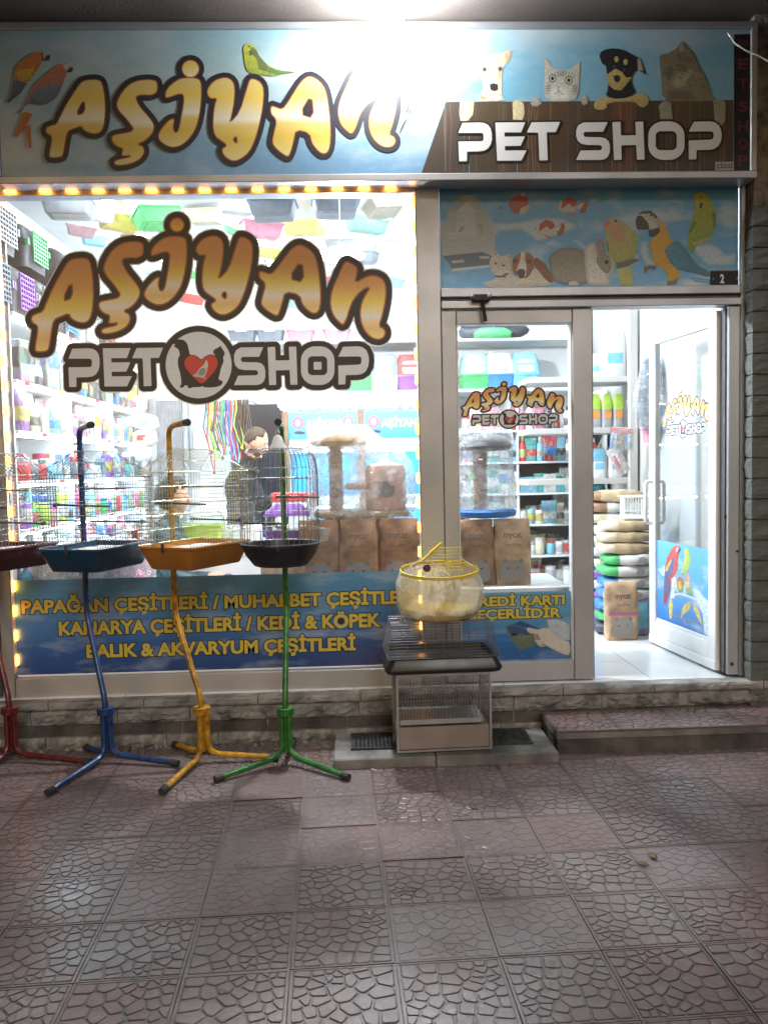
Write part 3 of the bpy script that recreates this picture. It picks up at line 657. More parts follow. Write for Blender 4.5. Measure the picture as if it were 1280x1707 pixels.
def lettering(name, par, body, xa, ya0, ya1, xb, y, bold=.040, ol=.050, fill=(.60, .47, .075), dark=(.02, .02, .02)):
    """xa..xb picture x extent, ya0..ya1 cap top and foot (picture y at xa)"""
    global CAPH
    if CAPH is None: hv, _ = text_mesh('H', 1.0); CAPH = max(p[1] for p in hv)
    pa, pb = at(xa, ya1, y), at(xa, ya0, y); x1 = at(xb, ya0, y).x; hh = pb.z - pa.z
    v, f = text_mesh(body, 1.0, bold); a = min(p[0] for p in v); b = max(p[0] for p in v); sx = (x1 - pa.x) / (b - a); sz = hh / (CAPH + 2 * bold)
    q = MB()
    for (bd, dy, c) in ((bold + ol, 0.0, dark), (bold, -.00025, fill)):
        v, f = text_mesh(body, 1.0, bd); q.add([(pa.x + (p[0] - a) * sx, y + dy, pa.z + (p[1] + bold) * sz) for p in v], f, [c] * len(v))
    return q.build(name, 'print', par, colours=True)
lettering('lettering', vin, 'PAPAĞAN ÇEŞİTLERİ / MUHABBET ÇEŞİTLERİ', 37, 1001, 1023.5, 697, -.0068)
lettering('lettering', vin, 'KANARYA ÇEŞİTLERİ / KEDİ & KÖPEK', 99, 1036.5, 1060, 635, -.0068)
lettering('lettering', vin, 'BALIK & AKVARYUM ÇEŞİTLERİ', 145, 1074.5, 1097, 593, -.0068)

# orange chaser lights in the window reveal
emit('orange_led', (1.0, 0.34, 0.035), ORANGE); mat('led_tape', (0.78, 0.72, 0.62), .6)
led = thing('led_light_strip', 'string of glowing orange chaser lights round the window reveal', 'light strip', (-0.82, -.03, 3.18))
q = MB(); q.box((-2.027, YF - .004, 3.1935), (.387, YF - .0005, 3.222)); q.build('tape', 'led_tape', led)  # tape made wide and pale to catch the orange glow
for xs in (-2.0295, .3855): q = MB(); q.box((xs, -.048, .43), (xs + .004, -.008, 3.185)); q.build('tape', 'led_tape', led)
LM = MB(); LM.box((-.031, -.011, -.0075), (.031, .011, .0075), .004); LEDM = LM.mesh('led', 'orange_led')
for i in range(16):
    p = at(22 + 43.9 * i + (14 if i else 0), 322, -.026)
    if p.x < .34: link('led', LEDM, led, (p.x + .82, YF - .016 + .03, 3.212 - 3.18))
i = 0
for k in range(19):
    z = 3.15 - k * .147
    for xs in (-2.0195, .3790): link('led', LEDM, led, (xs + .82, .006, z - 3.18), (0, math.pi / 2, 0))

# transom over the doors with its printed animals
tr = thing('transom_panel', 'printed transom panel of pets and birds on blue sky above the door', 'panel', (1.43, 0, 2.6))
bar(tr, 'top_rail', (.530, YF, 3.236), (2.312, .05, 3.264)); bar(tr, 'bottom_rail', (.530, YF - .004, 2.590), (2.312, .05, 2.640))
bar(tr, 'drip_rail', (.530, YF - .020, 2.520), (2.312, .05, 2.562)); bar(tr, 'gasket', (.531, YF + .02, 2.5625), (2.311, .04, 2.5895), 'alu_dark', .001)
q = sheet(20, 8, .532, 2.310, 2.641, 3.235, -.022, lambda a, b: ramp([(0, (.20, .46, .72)), (.5, (.12, .38, .70)), (1, (.13, .41, .74))], b))
tp = q.build('print_sheet', 'poster_sky', tr, colours=True)
# printed animals of the transom (picture pixels, top layer last)
def ta(pts): return zz(pts, 725, 305, 4.923)
def tb(pts): return zz(pts, 980, 305, 4.923)
art = Art(lambda x, y, l: (lambda p: (p.x, p.y - .0004 - l * 1.5e-5, p.z))(at(x, y, -.022)), dict(res=1.0, puff=9.0, shade=.13, fur=.22, fs=.9, min=5))
def A_(fn, pts, c, **k): art.poly(fn(pts), c, **k)
GW = (.62, .62, .58)
# cloud wisps
for pts in ([(440,300),(560,310),(700,300),(800,270),(1000,260),(1100,290),(1190,330),(1170,400),(1050,430),(960,470),(840,510),(790,470),(700,400),(560,420),(480,430)], [(1000,440),(1180,450),(1250,500),(1280,560),(1200,560),(1100,480)]): A_(ta, pts, (.50, .62, .72), smooth=2, edge=(.13, .39, .70), puff=11)
for pts in ([(0,120),(60,100),(130,140),(60,180),(0,190)], [(720,455),(800,460),(900,490),(1000,480),(1090,520),(1130,580),(1230,545),(1230,690),(1080,700),(950,690),(900,620),(800,520)], [(800,770),(900,775),(1000,790),(1000,830),(880,815)], [(420,470),(500,455),(520,600),(640,700),(640,760),(560,700),(460,700),(400,560)], [(0,500),(60,480),(70,600),(0,640)]): A_(tb, pts, (.46, .58, .70), smooth=2, edge=(.13, .39, .70), puff=10)
# bird cage
A_(ta, [(100,230),(205,105),(310,100),(440,225),(432,300),(470,310),(520,420),(490,430),(490,530),(480,605),(445,610),(380,568),(60,600),(50,470),(40,330),(60,315),(100,330)], (.42, .50, .55), col2=(.50, .54, .56), smooth=0)
A_(ta, [(185,230),(255,160),(330,225),(330,440),(110,460),(105,400),(170,400)], (.55, .60, .62), smooth=0)
A_(ta, [(110,230),(205,108),(250,160),(185,228)], (.34, .42, .48), smooth=0)
A_(ta, [(320,215),(300,105),(440,222)], (.38, .46, .52), smooth=0)
for x_ in range(60, 490, 22): art.stroke(ta([(x_, 420 if x_ < 100 or x_ > 440 else 235), (x_, 590)]), .5, (.34, .40, .44))
for y_ in (300, 360, 430, 470, 520): art.stroke(ta([(55 if y_ > 310 else 105, y_ + 8), (485 if y_ > 310 else 435, y_ - 6)]), .6, (.36, .42, .46))
A_(ta, [(60,600),(385,566),(470,602),(445,690),(135,728),(120,660)], (.13, .20, .27), col2=(.17, .24, .31), smooth=0)
A_(ta, [(130,640),(240,628),(235,655),(140,660)], (.5, .55, .57)); A_(ta, [(360,605),(440,598),(450,622),(370,625)], (.5, .55, .57)); A_(ta, [(135,705),(445,672),(445,692),(137,728)], (.6, .66, .7), smooth=0)
A_(ta, [(205,360),(245,345),(225,390),(190,410)], (.36, .42, .40)); A_(ta, [(350,330),(380,330),(390,400),(375,440)], (.36, .44, .36))
# goldfish
def fish(ox, oy, k):
    T = lambda p: [(ox + x * k, oy + y * k) for x, y in p]
    art.poly(T([(0,12),(14,2),(30,4),(46,14),(40,26),(22,30),(6,24)]), (.60, .58, .58)); art.poly(T([(12,4),(24,-6),(40,-2),(46,8),(36,16),(26,8),(16,16),(10,20)]), (.46, .10, .07))
    art.poly(T([(44,12),(64,0),(68,10),(62,26),(52,30),(50,20)]), (.42, .11, .09)); art.poly(T([(44,14),(60,4),(54,18),(46,22)]), (.62, .62, .64)); art.poly(T([(18,26),(32,30),(44,36),(30,34)]), (.50, .2, .16)); art.dot(ox + 4 * k, oy + 13 * k, 1.6 * k, (.05, .05, .07))
fish(927, 333, .78); fish(890, 371, .76)
A_(ta, [(595,160),(640,120),(710,75),(760,120),(765,165),(720,230),(660,255),(620,220)], (.46, .14, .12)); A_(ta, [(700,210),(760,180),(780,200),(740,250),(690,260)], (.60, .56, .56)); A_(ta, [(690,100),(715,75),(745,105),(720,115)], (.6, .6, .62)); A_(ta, [(610,215),(650,235),(640,245),(615,235)], (.3, .35, .36)); A_(ta, [(535,190),(555,200),(550,215),(535,210)], (.08, .2, .32))
for k in range(5): art.stroke(ta([(760 + k * 22, 250 - k * 4), (800 + k * 24, 200 - k * 10), (850 + k * 12, 175)]), .8, (.25, .42, .52))
# white kitten
A_(ta, [(470,590),(490,548),(525,600),(575,600),(625,570),(630,650),(625,720),(660,780),(780,790),(900,800),(960,830),(940,845),(600,860),(450,860),(400,835),(395,812),(480,800),(500,770),(450,700),(445,640)], GW, col2=(.55, .53, .47))
for ex_, ey_ in ((497, 662), (560, 678)): art.dot(*ta([(ex_, ey_)])[0], 2.6, (.20, .18, .12), 1.9); art.dot(*ta([(ex_, ey_)])[0], 1.1, (.03, .03, .03))
A_(ta, [(505,690),(525,692),(515,706)], (.5, .3, .27)); art.stroke(ta([(490,765),(540,770),(600,742)]), 3.0, (.16, .09, .07)); art.dot(*ta([(570, 770)])[0], 2, (.1, .1, .1)); A_(ta, [(480,575),(492,560),(505,590),(485,600)], (.55, .42, .38)); A_(ta, [(590,600),(618,582),(620,620)], (.55, .42, .38))
# puppy
A_(ta, [(700,760),(830,700),(960,790),(970,830),(930,840),(780,845),(690,830)], (.62, .58, .47))
A_(ta, [(800,640),(830,610),(900,660),(980,790),(950,825),(900,790),(830,700)], (.26, .12, .075))
A_(ta, [(630,660),(650,600),(700,565),(760,565),(805,600),(820,650),(800,720),(760,780),(690,785),(640,740)], (.34, .17, .085), col2=(.30, .16, .09))
A_(ta, [(705,565),(745,563),(735,620),(750,680),(745,760),(720,790),(680,785),(665,720),(695,640)], (.68, .66, .62)); A_(ta, [(665,730),(680,710),(720,705),(740,725),(730,780),(690,785)], (.10, .085, .085)); art.dot(*ta([(655, 640)])[0], 4.2, (.18, .09, .06), 4.6); art.dot(*ta([(770, 645)])[0], 4.2, (.18, .09, .06), 4.6)
# rabbit
A_(tb, [(-320,660),(-330,620),(-280,560),(-200,530),(-100,530),(-40,560),(-10,620),(20,750),(0,830),(-140,845),(-280,820),(-310,740)], (.27, .265, .235), col2=(.32, .31, .27), smooth=2, edge=(.20, .20, .18), puff=7)
A_(tb, [(-40,540),(0,500),(60,480),(70,580),(160,560),(220,660),(200,740),(165,760),(185,820),(160,845),(0,845),(-20,780)], (.64, .64, .60), smooth=2, edge=(.46, .46, .42), puff=7)
A_(tb, [(65,470),(90,440),(125,460),(140,570),(180,610),(195,680),(170,745),(130,740),(90,690),(60,640),(80,570)], (.29, .28, .25), smooth=2); art.dot(*tb([(150, 650)])[0], 3.4, (.03, .03, .03)); A_(tb, [(-160,815),(-100,805),(-70,840),(-160,845)], (.58, .57, .5))
# lovebird
A_(tb, [(130,340),(160,300),(210,285),(260,300),(310,345),(380,385),(405,450),(400,560),(370,640),(240,690),(190,610),(150,540),(140,440)], (.52, .42, .26), col2=(.36, .40, .08), smooth=2)
A_(tb, [(160,330),(220,295),(270,330),(310,400),(300,480),(230,490),(170,430)], (.60, .36, .24), col2=(.50, .30, .15), smooth=2, edge=(.46, .40, .18), puff=6); A_(tb, [(125,345),(150,310),(180,320),(165,355),(135,365)], (.62, .22, .12))
A_(tb, [(370,390),(405,450),(395,570),(340,610),(360,500)], (.36, .42, .09)); A_(tb, [(225,660),(360,620),(425,630),(330,680),(230,705)], (.16, .15, .12)); A_(tb, [(235,710),(360,685),(365,840),(265,840)], (.46, .48, .18)); art.dot(*tb([(226, 313)])[0], 2.0, (.02, .02, .02)); art.stroke(tb([(155,480), (165,560)]), 2, (.12, .16, .05))
# blue and yellow macaw
A_(tb, [(620,540),(700,470),(760,490),(840,600),(900,680),(1000,730),(990,780),(880,740),(760,720),(680,660)], (.07, .22, .33), col2=(.08, .19, .30), smooth=2)
A_(tb, [(560,290),(600,310),(650,380),(655,440),(700,480),(640,530),(640,600),(700,690),(755,740),(740,800),(650,820),(655,750),(600,680),(540,680),(520,590),(500,480),(560,430),(590,380)], (.62, .38, .045), col2=(.60, .34, .03), smooth=2)
A_(tb, [(620,550),(690,510),(760,520),(790,600),(800,690),(740,715),(670,660)], (.08, .25, .36)); A_(tb, [(410,260),(440,230),(510,225),(560,270),(570,300),(500,260)], (.05, .16, .11))
A_(tb, [(420,255),(510,255),(560,300),(570,370),(510,390),(470,310)], (.58, .60, .58)); A_(tb, [(385,320),(400,270),(440,270),(490,330),(500,380),(440,385),(400,380)], (.055, .065, .075)); A_(tb, [(490,390),(580,365),(590,400),(550,440),(500,440)], (.06, .065, .075)); art.dot(*tb([(512, 268)])[0], 1.8, (.03, .03, .03))
for k in range(3): art.stroke(tb([(490 + k * 20, 300 + k * 8), (555, 285 + k * 18)]), .5, (.05, .05, .05))
A_(tb, [(455,690),(500,675),(560,680),(540,720),(520,700),(490,710),(465,745)], (.17, .14, .12)); A_(tb, [(640,815),(740,785),(720,830),(650,838)], (.2, .2, .2))
# budgerigar
A_(tb, [(862,140),(870,95),(920,72),(975,95),(1020,170),(1050,260),(1045,370),(1000,450),(880,510),(870,580),(820,560),(805,480),(830,360),(880,220)], (.42, .43, .055), col2=(.20, .32, .05), smooth=2)
A_(tb, [(865,140),(870,100),(920,76),(965,100),(980,180),(940,230),(890,210)], (.50, .47, .07), col2=(.40, .42, .07), smooth=2); A_(tb, [(905,205),(915,160),(940,165),(930,210)], (.05, .12, .06)); art.dot(*tb([(927, 115)])[0], 1.6, (.05, .1, .05)); A_(tb, [(815,420),(860,310),(890,320),(850,400)], (.14, .24, .07)); A_(tb, [(1010,230),(1050,260),(1045,370),(1025,380)], (.13, .25, .07)); A_(tb, [(840,500),(880,480),(1000,440),(1010,470),(880,520)], (.36, .40, .20))
art.mb.build('animal_print', 'fur_print', tp, colours=True)

# house number plate and door closer
mat('enamel', (0.012, 0.014, 0.020), .25)
hp = thing('house_number_plate', 'small black number plate reading 2 at the transom corner', 'number plate', tuple(at(1207, 463, -.03)))
p0, p1 = at(1184, 480, -.03), at(1230, 450, -.03)
q = MB(); q.box((p0.x, -.034, p0.z), (p1.x, -.025, p1.z), .002); q.build('plate', 'enamel', hp)
v, f = fit_text('2', at(1201, 0, -.034).x, at(1208, 0, -.034).x, at(1207, 472, -.034).z, at(1207, 457, -.034).z, .03); q = MB(); q.add([(a, -.0345, b) for a, b in v], f); q.build('numeral', 'white_paint', hp)
q = MB()
for (xx, ww) in ((p0.x + .004, 0), (p1.x - .004, 0)): q.tube([(xx + (.008 if xx == p0.x + .004 else -.008), -.0335, (p0.z + p1.z) / 2), (xx + (.008 if xx == p0.x + .004 else -.008), -.0375, (p0.z + p1.z) / 2)], .003, 8)
q.box((p0.x + .003, -.0346, p1.z - .005), (p1.x - .003, -.0342, p1.z - .0035)); q.box((p0.x + .003, -.0346, p0.z + .0035), (p1.x - .003, -.0342, p0.z + .005)); q.build('rivet', 'alu', hp)

# ------------------------------------------------------------------ fixed door leaf and open door leaf
fd = thing('glass_door', 'closed glass door leaf with small logo sticker and blue card-payment panel', 'door', (.97, 0, .30))
bar(fd, 'stile', (.531, YF + .006, .292), (.618, .045, 2.514)); bar(fd, 'stile', (1.306, YF + .006, .292), (1.423, .045, 2.514)); bar(fd, 'top_rail', (.619, YF + .009, 2.432), (1.305, .045, 2.514)); bar(fd, 'bottom_rail', (.619, YF + .009, .292), (1.305, .045, .409))
for a, b in (((.619, -.03, .410), (.627, .03, 2.431)), ((1.297, -.03, .410), (1.305, .03, 2.431))): bar(fd, 'bead', a, b, 'white_paint', .001)
bar(fd, 'meeting_strip', (1.4235, YF + .016, .294), (1.4305, .04, 2.510), 'alu_dark', .001)
gl = MB(); gl.box((.628, -.003, .410), (1.296, .003, 2.431)); dpane = gl.build('glass_pane', 'glass', fd)
def door_logo(par, px0, px1, py0, py1, y, org):
    a, b = at(px0, (py0 + py1) / 2, y), at(px1, (py0 + py1) / 2, y); return a, b
wl = at(48, 520, -.005).x; wr = at(655, 520, -.005).x; wt = at(335, 355, -.005).z; wb = at(335, 673, -.005).z
a, b = at(769, 676, -.005), at(941, 676, -.005); sc_ = (b.x - a.x) / (wr - wl)
o = link('logo_sticker', LOGO, dpane); o.scale = (sc_, 1, (at(855, 635, -.005).z - at(855, 715, -.005).z) / (wt - wb)); 
o.location = ((a.x + b.x) / 2 - ((wl + wr) / 2 - LC.x) * sc_ - fd.location.x, -.005, (at(855, 635, -.005).z + at(855, 715, -.005).z) / 2 - ((wt + wb) / 2 - LC.z) * o.scale[2] - fd.location.z)
q = sheet(8, 8, .629, 1.295, .411, .826, -.0062, lambda a, b: ramp([(0, (.02, .10, .32)), (.35, (.03, .16, .40)), (.7, (.12, .34, .54)), (1, (.14, .36, .55))], b)); dv = q.build('vinyl_panel', 'vinyl_sky', dpane, colours=True)
lettering('lettering', dv, 'KREDİ KARTI', 781, 995.5, 1012, 941, -.0068, .042, .050, (.62, .50, .08)); lettering('lettering', dv, 'GEÇERLİDİR', 775, 1017, 1033.5, 935, -.0068, .042, .050, (.62, .50, .08))
art = Art(lambda x, y, l: (lambda p: (p.x, p.y - .0004 - l * 1.5e-5, p.z))(at(x, y, -.0068)), dict(res=.9, puff=8.0, shade=.12, fur=.15, fs=.4, min=4)); td = lambda p: zz(p, 820, 980, 9.143)
A_(td, [(830,490),(1000,480),(1110,520),(1180,570),(1180,800),(1000,800),(960,700),(860,600)], (.45, .52, .58), smooth=2)
A_(td, [(200,580),(420,520),(600,640),(650,760),(665,840),(610,900),(420,950),(370,900),(210,640)], (.10, .13, .15), col2=(.13, .17, .13)); A_(td, [(290,680),(400,670),(390,720),(300,740)], (.02, .02, .025), smooth=0); A_(td, [(230,590),(330,575),(520,640),(560,720),(430,700),(260,680)], (.03, .09, .22), smooth=0)
for i in range(4):
    for j in range(3): art.dot(*td([(420 + i * 55 + j * 12, 760 + j * 40 - i * 8)])[0], 2.0, ((.30, .28, .06), (.12, .22, .08), (.2, .1, .05))[j], 1.0)
A_(td, [(320,560),(430,500),(720,620),(700,640)], (.02, .08, .26), smooth=0); A_(td, [(515,620),(560,600),(700,640),(780,610),(870,605),(920,660),(1010,760),(1100,810),(1185,815),(1185,1030),(1080,1010),(980,960),(840,890),(790,850),(720,760),(660,700),(560,690)], (.55, .54, .46), col2=(.60, .58, .50)); A_(td, [(620,710),(690,700),(740,790),(650,800)], (.34, .24, .2)); A_(td, [(640,790),(740,790),(840,880),(760,900),(700,880)], (.56, .48, .42)); A_(td, [(740,850),(800,850),(830,885),(760,890)], (.45, .28, .22))
art.mb.build('payment_print', 'print', dv, colours=True)

# outer jamb and threshold
fr = thing('door_frame', 'aluminium door frame at the right side of the shop entrance', 'door frame', (1.9, 0, .27))
bar(fr, 'jamb', (2.244, YF + .002, .292), (2.312, .055, 2.518)); bar(fr, 'outer_jamb', (2.3135, YF, .285), (2.342, .055, 3.264)); bar(fr, 'hinge_stile', (2.234, -.02, .300), (2.243, .05, 2.510), 'alu_dark', .001)
q = MB(); q.tube([(2.30, YF - .004, 1.05), (2.30, YF + .004, 1.05)], .008, 10); q.tube([(2.238, -.026, 1.26), (2.238, -.02, 1.26)], .009, 10); q.tube([(2.27, YF - .002, .36), (2.27, YF + .004, .36)], .012, 10); q.build('screw', 'iron', fr)
cl = thing('door_closer', 'dark grey door closer arm on the rail over the closed leaf', 'door closer', tuple(at(800, 500, YF - .03)))
c0 = at(800, 498, YF - .03); q = MB(); q.box((c0.x - .055, YF - .062, c0.z - .018), (c0.x + .055, YF - .022, c0.z + .022), .006); q.build('body', 'iron', cl)
q = MB(); q.tube([(c0.x + .01, YF - .045, c0.z - .015), (c0.x + .03, YF - .03, c0.z - .13)], .011, 8); q.build('arm', 'iron', cl)
for s_ in (-.05, .05): q = MB(); q.lathe([(.0, -.012), (.014, -.010), (.016, 0), (.012, .012), (0, .014)], 12, (c0.x + s_, YF - .055, c0.z + .012)); q.build('screw_cap', 'alu', cl)
# open leaf: swung into the shop about its right-hand hinge
DW = .865; DA = math.atan2(.86, -.097)
od = thing('glass_door', 'open white-framed glass door swung into the shop with parrot poster', 'door', (2.225, .035, .300), DA)
H_ = 2.205
for nm, a, b in (('stile', (.0, -.022, .012), (.085, .022, H_)), ('stile', (DW - .085, -.022, .012), (DW, .022, H_)), ('top_rail', (.0855, -.020, H_ - .085), (DW - .0855, .020, H_)), ('bottom_rail', (.0855, -.020, .06), (DW - .0855, .020, .165)), ('mid_bead', (.0855, -.012, .166), (DW - .0855, .012, .186)), ('kick_rail', (-.002, -.026, .0), (DW + .002, .026, .058))):
    q = MB(); q.box(a, b, .004); q.build(nm, 'white_paint', od, world=False)
q = MB(); q.box((.0856, -.003, .187), (DW - .0856, .003, H_ - .0856)); op = q.build('glass_pane', 'glass', od, world=False)
for k in (-1, 1):
    q = MB(); q.tube([(DW - .042, .022 * k, .86), (DW - .042, .06 * k, .865), (DW - .042, .07 * k, .88), (DW - .042, .07 * k, 1.14), (DW - .042, .06 * k, 1.155), (DW - .042, .022 * k, 1.16)], .013, 10); q.build('handle', 'white_paint', od, True, world=False)
# the visible side of the leaf (its outside) faces +y of the leaf's own frame turned to the doorway: local y positive
PW, P0, P1 = DW - .175, .19, .19 + .555
def dmap(x, y, l):
    u = (x - 92) / 790; yt, yb = 45 + 145 * u, 1255 + 305 * u; v_ = (y - yt) / (yb - yt)
    return (DW - .088 - u * PW, .0042 + l * 2e-5, P1 - v_ * (P1 - P0))
q = MB(); nn = 8
for j in range(nn + 1):
    for i in range(nn + 1): q.v.append((.088 + PW * i / nn, .0040, P0 + (P1 - P0) * j / nn)); q.c.append(ramp([(0, (.03, .16, .50)), (.5, (.09, .34, .68)), (1, (.16, .46, .78))], j / nn))
q.f = [(j * (nn + 1) + i, (j + 1) * (nn + 1) + i, (j + 1) * (nn + 1) + i + 1, j * (nn + 1) + i + 1) for j in range(nn) for i in range(nn)]; q.mi = [0] * len(q.f)
dpst = q.build('poster', 'poster_sky', op, colours=True, world=False)
art = Art(dmap, dict(res=9.0, puff=70.0, shade=.12, fur=.3, fs=.06, min=40))
def D_(pts, c, **k): art.poly(pts, c, **k)
D_([(650,800),(720,830),(800,940),(870,1010),(870,1560),(800,1500),(780,1200),(700,1000)], (.55, .65, .75)); D_([(100,500),(150,490),(210,430),(220,600),(180,620)], (.5, .62, .75))
D_([(330,180),(380,130),(440,135),(475,180),(440,240),(430,330),(415,560),(330,650),(310,820),(250,1040),(215,1080),(190,1000),(205,620),(240,340),(300,240)], (.55, .09, .08), col2=(.32, .06, .08)); D_([(230,480),(330,330),(365,330),(340,540),(280,650),(310,830),(240,940),(200,930),(215,600)], (.10, .14, .34), col2=(.13, .10, .14)); D_([(230,540),(235,480),(330,330),(325,380),(250,540)], (.65, .50, .08))
D_([(385,180),(425,165),(430,200),(400,250)], (.75, .72, .7)); D_([(430,190),(475,180),(450,240),(425,270)], (.06, .05, .05))
D_([(520,200),(560,185),(600,260),(605,400),(580,520),(480,600),(460,590),(510,420),(530,300)], (.58, .58, .10), col2=(.28, .40, .10)); D_([(320,660),(370,620),(400,640),(370,800),(370,960),(300,980),(330,800)], (.62, .60, .52))
art.stroke([(370,905), (450,890), (560,920), (700,980), (780,1030)], 26, (.64, .63, .52))
D_([(405,660),(440,620),(490,640),(515,720),(500,860),(440,870),(410,800)], (.45, .12, .05), col2=(.10, .28, .08)); D_([(420,700),(470,680),(490,760),(460,840),(430,800)], (.66, .22, .05), col2=(.60, .50, .08))
D_([(525,620),(545,560),(590,570),(600,700),(620,770),(650,930),(560,900),(530,760)], (.62, .30, .25), col2=(.06, .30, .14)); D_([(530,700),(600,700),(590,790),(540,800)], (.62, .55, .2))
art.stroke([(280,1190), (480,1270), (640,1320), (800,1325)], 22, (.26, .24, .12))
for pts in ([(300,975),(340,1000),(350,1080),(325,1290),(295,1280),(280,1080)], [(590,1010),(610,1050),(590,1150),(500,1220),(460,1310),(480,1150),(520,1060)], [(650,1040),(690,1060),(740,1180),(780,1400),(700,1240),(650,1120)]): D_(pts, (.62, .50, .10), col2=(.56, .50, .2))
art.mb.build('parrot_print', 'print', dpst, colours=True, world=False)
s2 = (PW * .86) / (wr - wl); o = link('logo_sticker', LOGO, op); o.rotation_euler = (0, 0, math.pi); o.scale = (s2, 1, s2 * 1.02); o.location = (.088 + PW * .47, .0042, 1.60)

# ------------------------------------------------------------------ shop sign
YS = -0.18
sg = thing('shop_sign', 'long printed shop sign with golden lettering and pets above a wooden fence', 'sign', (.2, YS, 3.2))
q = MB(); q.box((-1.925, YS + .012, 3.215), (2.335, -.005, 4.075)); q.build('box', 'alu', sg)
bar(sg, 'bottom_trim', (-1.93, YS - .012, 3.212), (2.34, YS + .011, 3.252)); bar(sg, 'top_trim', (-1.93, YS - .012, 4.043), (2.34, YS + .011, 4.080)); bar(sg, 'end_trim', (2.300, YS - .010, 3.2525), (2.338, YS + .011, 4.0425)); bar(sg, 'end_trim', (-1.93, YS - .010, 3.2525), (-1.915, YS + .011, 4.0425), 'alu_dark')
q = sheet(30, 8, -1.914, 2.299, 3.2530, 4.0420, YS + .004, lambda a, b: ramp([(0, (.16, .30, .46)), (.35, (.22, .37, .48)), (.7, (.34, .46, .48)), (1, (.26, .42, .48))], b) if a < .6 else (.20, .42, .56)); face = q.build('print_face', 'sign_sky', sg, colours=True)
art = Art(lambda x, y, l: (lambda p: (p.x, p.y - l * 1.5e-5, p.z))(at(x, y, YS + .0036)), dict(res=1.05, puff=10.0, shade=.13, fur=.26, fs=.9, min=6))
ts1 = lambda p: zz(p, 760, 60, 5.333); ts2 = lambda p: zz(p, 980, 60, 5.333); tl = lambda p: zz(p, 0, 60, 5.818); tq = lambda p: zz(p, 400, 40, 4)
# fence boards
WX = [702, 782, 862, 946, 1020, 1060, 1110, 1166, 1222]
for i in range(8):
    x0_, x1_ = WX[i], WX[i + 1] - .8; cc = [(.075, .055, .045), (.085, .06, .04), (.10, .062, .038), (.09, .058, .04), (.14, .066, .045), (.07, .05, .04), (.11, .07, .045), (.10, .07, .05)][i]
    if i == 0: art.poly([(702, 290), (743, 170), (x1_, 169), (x1_, 290)], cc, col2=tuple(k * .7 for k in cc), smooth=0)
    else: art.poly([(x0_, 170 - i * .4), (x1_, 169.6 - i * .4), (x1_, 289 - i * .6), (x0_, 289.5 - i * .6)], cc, col2=tuple(k * .7 for k in cc), smooth=0)
    for k in range(5): xx = x0_ + (x1_ - x0_) * rnd.uniform(.1, .9); art.stroke([(max(xx, 742), 172), (max(xx, 742) + rnd.uniform(-3, 3), 205), (max(xx, 742) + rnd.uniform(-2, 2), 286)], rnd.uniform(.6, 2.4), tuple(min(1, k_ * rnd.uniform(1.2, 2.0)) for k_ in cc))
# cream dog, tabby cat, black and tan puppy, long-haired cat
CR = (.66, .56, .38)
art.poly(ts1([(200,170),(300,160),(380,160),(410,150),(500,118),(470,230),(430,260),(400,330),(410,420),(400,520),(440,580),(190,582),(215,520),(250,440),(210,330),(190,280),(150,200)]), CR, col2=(.68, .64, .54)); art.poly(ts1([(425,160),(498,122),(470,225),(440,235)]), (.55, .42, .26))
art.poly(ts1([(300,330),(345,320),(380,400),(385,500),(330,520),(285,490),(290,410)]), (.70, .64, .52), edge=(.66, .57, .40), puff=6); art.poly(ts1([(370,270),(420,260),(405,370),(380,400),(360,330)]), (.58, .42, .22), edge=(.66, .56, .38), puff=5)
for x_, y_ in ((252, 298), (392, 293)): art.dot(*ts1([(x_, y_)])[0], 4.6, (.30, .28, .26), 4.6); art.dot(*ts1([(x_, y_)])[0], 2.6, (.05, .05, .05))
art.poly(ts1([(300,430),(330,420),(370,430),(372,480),(340,492),(305,480)]), (.04, .04, .045)); art.poly(ts1([(215,520),(260,545),(290,560),(210,560)]), (.42, .34, .2))
for pts in ([(35,585),(160,585),(150,700),(100,755),(40,755),(28,690)], [(500,590),(545,566),(600,600),(608,690),(590,748),(505,745)]): art.poly(ts1(pts), (.66, .55, .30), col2=(.68, .60, .40))
TB = (.42, .43, .38)
art.poly(ts1([(780,210),(795,190),(860,290),(930,300),(1010,305),(1085,225),(1105,240),(1095,360),(1090,480),(1060,582),(800,582),(775,470),(790,380)]), TB, col2=(.55, .55, .49))
art.poly(ts1([(830,470),(880,440),(950,440),(1010,470),(1030,540),(990,582),(840,582),(810,530)]), (.64, .64, .58), edge=(.50, .50, .44), puff=6); art.poly(ts1([(800,400),(850,420),(840,500),(790,500)]), (.34, .35, .31), edge=(.47, .47, .42), puff=4); art.poly(ts1([(1030,420),(1085,420),(1085,520),(1030,500)]), (.30, .31, .28), edge=(.47, .47, .42), puff=4); art.poly(ts1([(880,300),(980,300),(970,370),(900,370)]), (.33, .34, .31), edge=(.45, .46, .41), puff=4)
for pts in ([(790,215),(800,205),(850,290),(795,340)], [(1040,300),(1090,232),(1098,330),(1070,360)]): art.poly(ts1(pts), (.50, .47, .38))
for k in range(9): art.stroke(ts1([(850 + k * 26, 305 + abs(k - 4) * 6), (862 + k * 22, 345 + abs(k - 4) * 8)]), 1.1, (.16, .16, .14))
for x_, y_ in ((855, 378), (1000, 395)): art.dot(*ts1([(x_, y_)])[0], 6.4, (.07, .07, .06), 7.2); art.dot(*ts1([(x_, y_)])[0], 5.2, (.45, .44, .30), 5.8); art.dot(*ts1([(x_, y_)])[0], 2.4, (.02, .02, .02), 3.2)
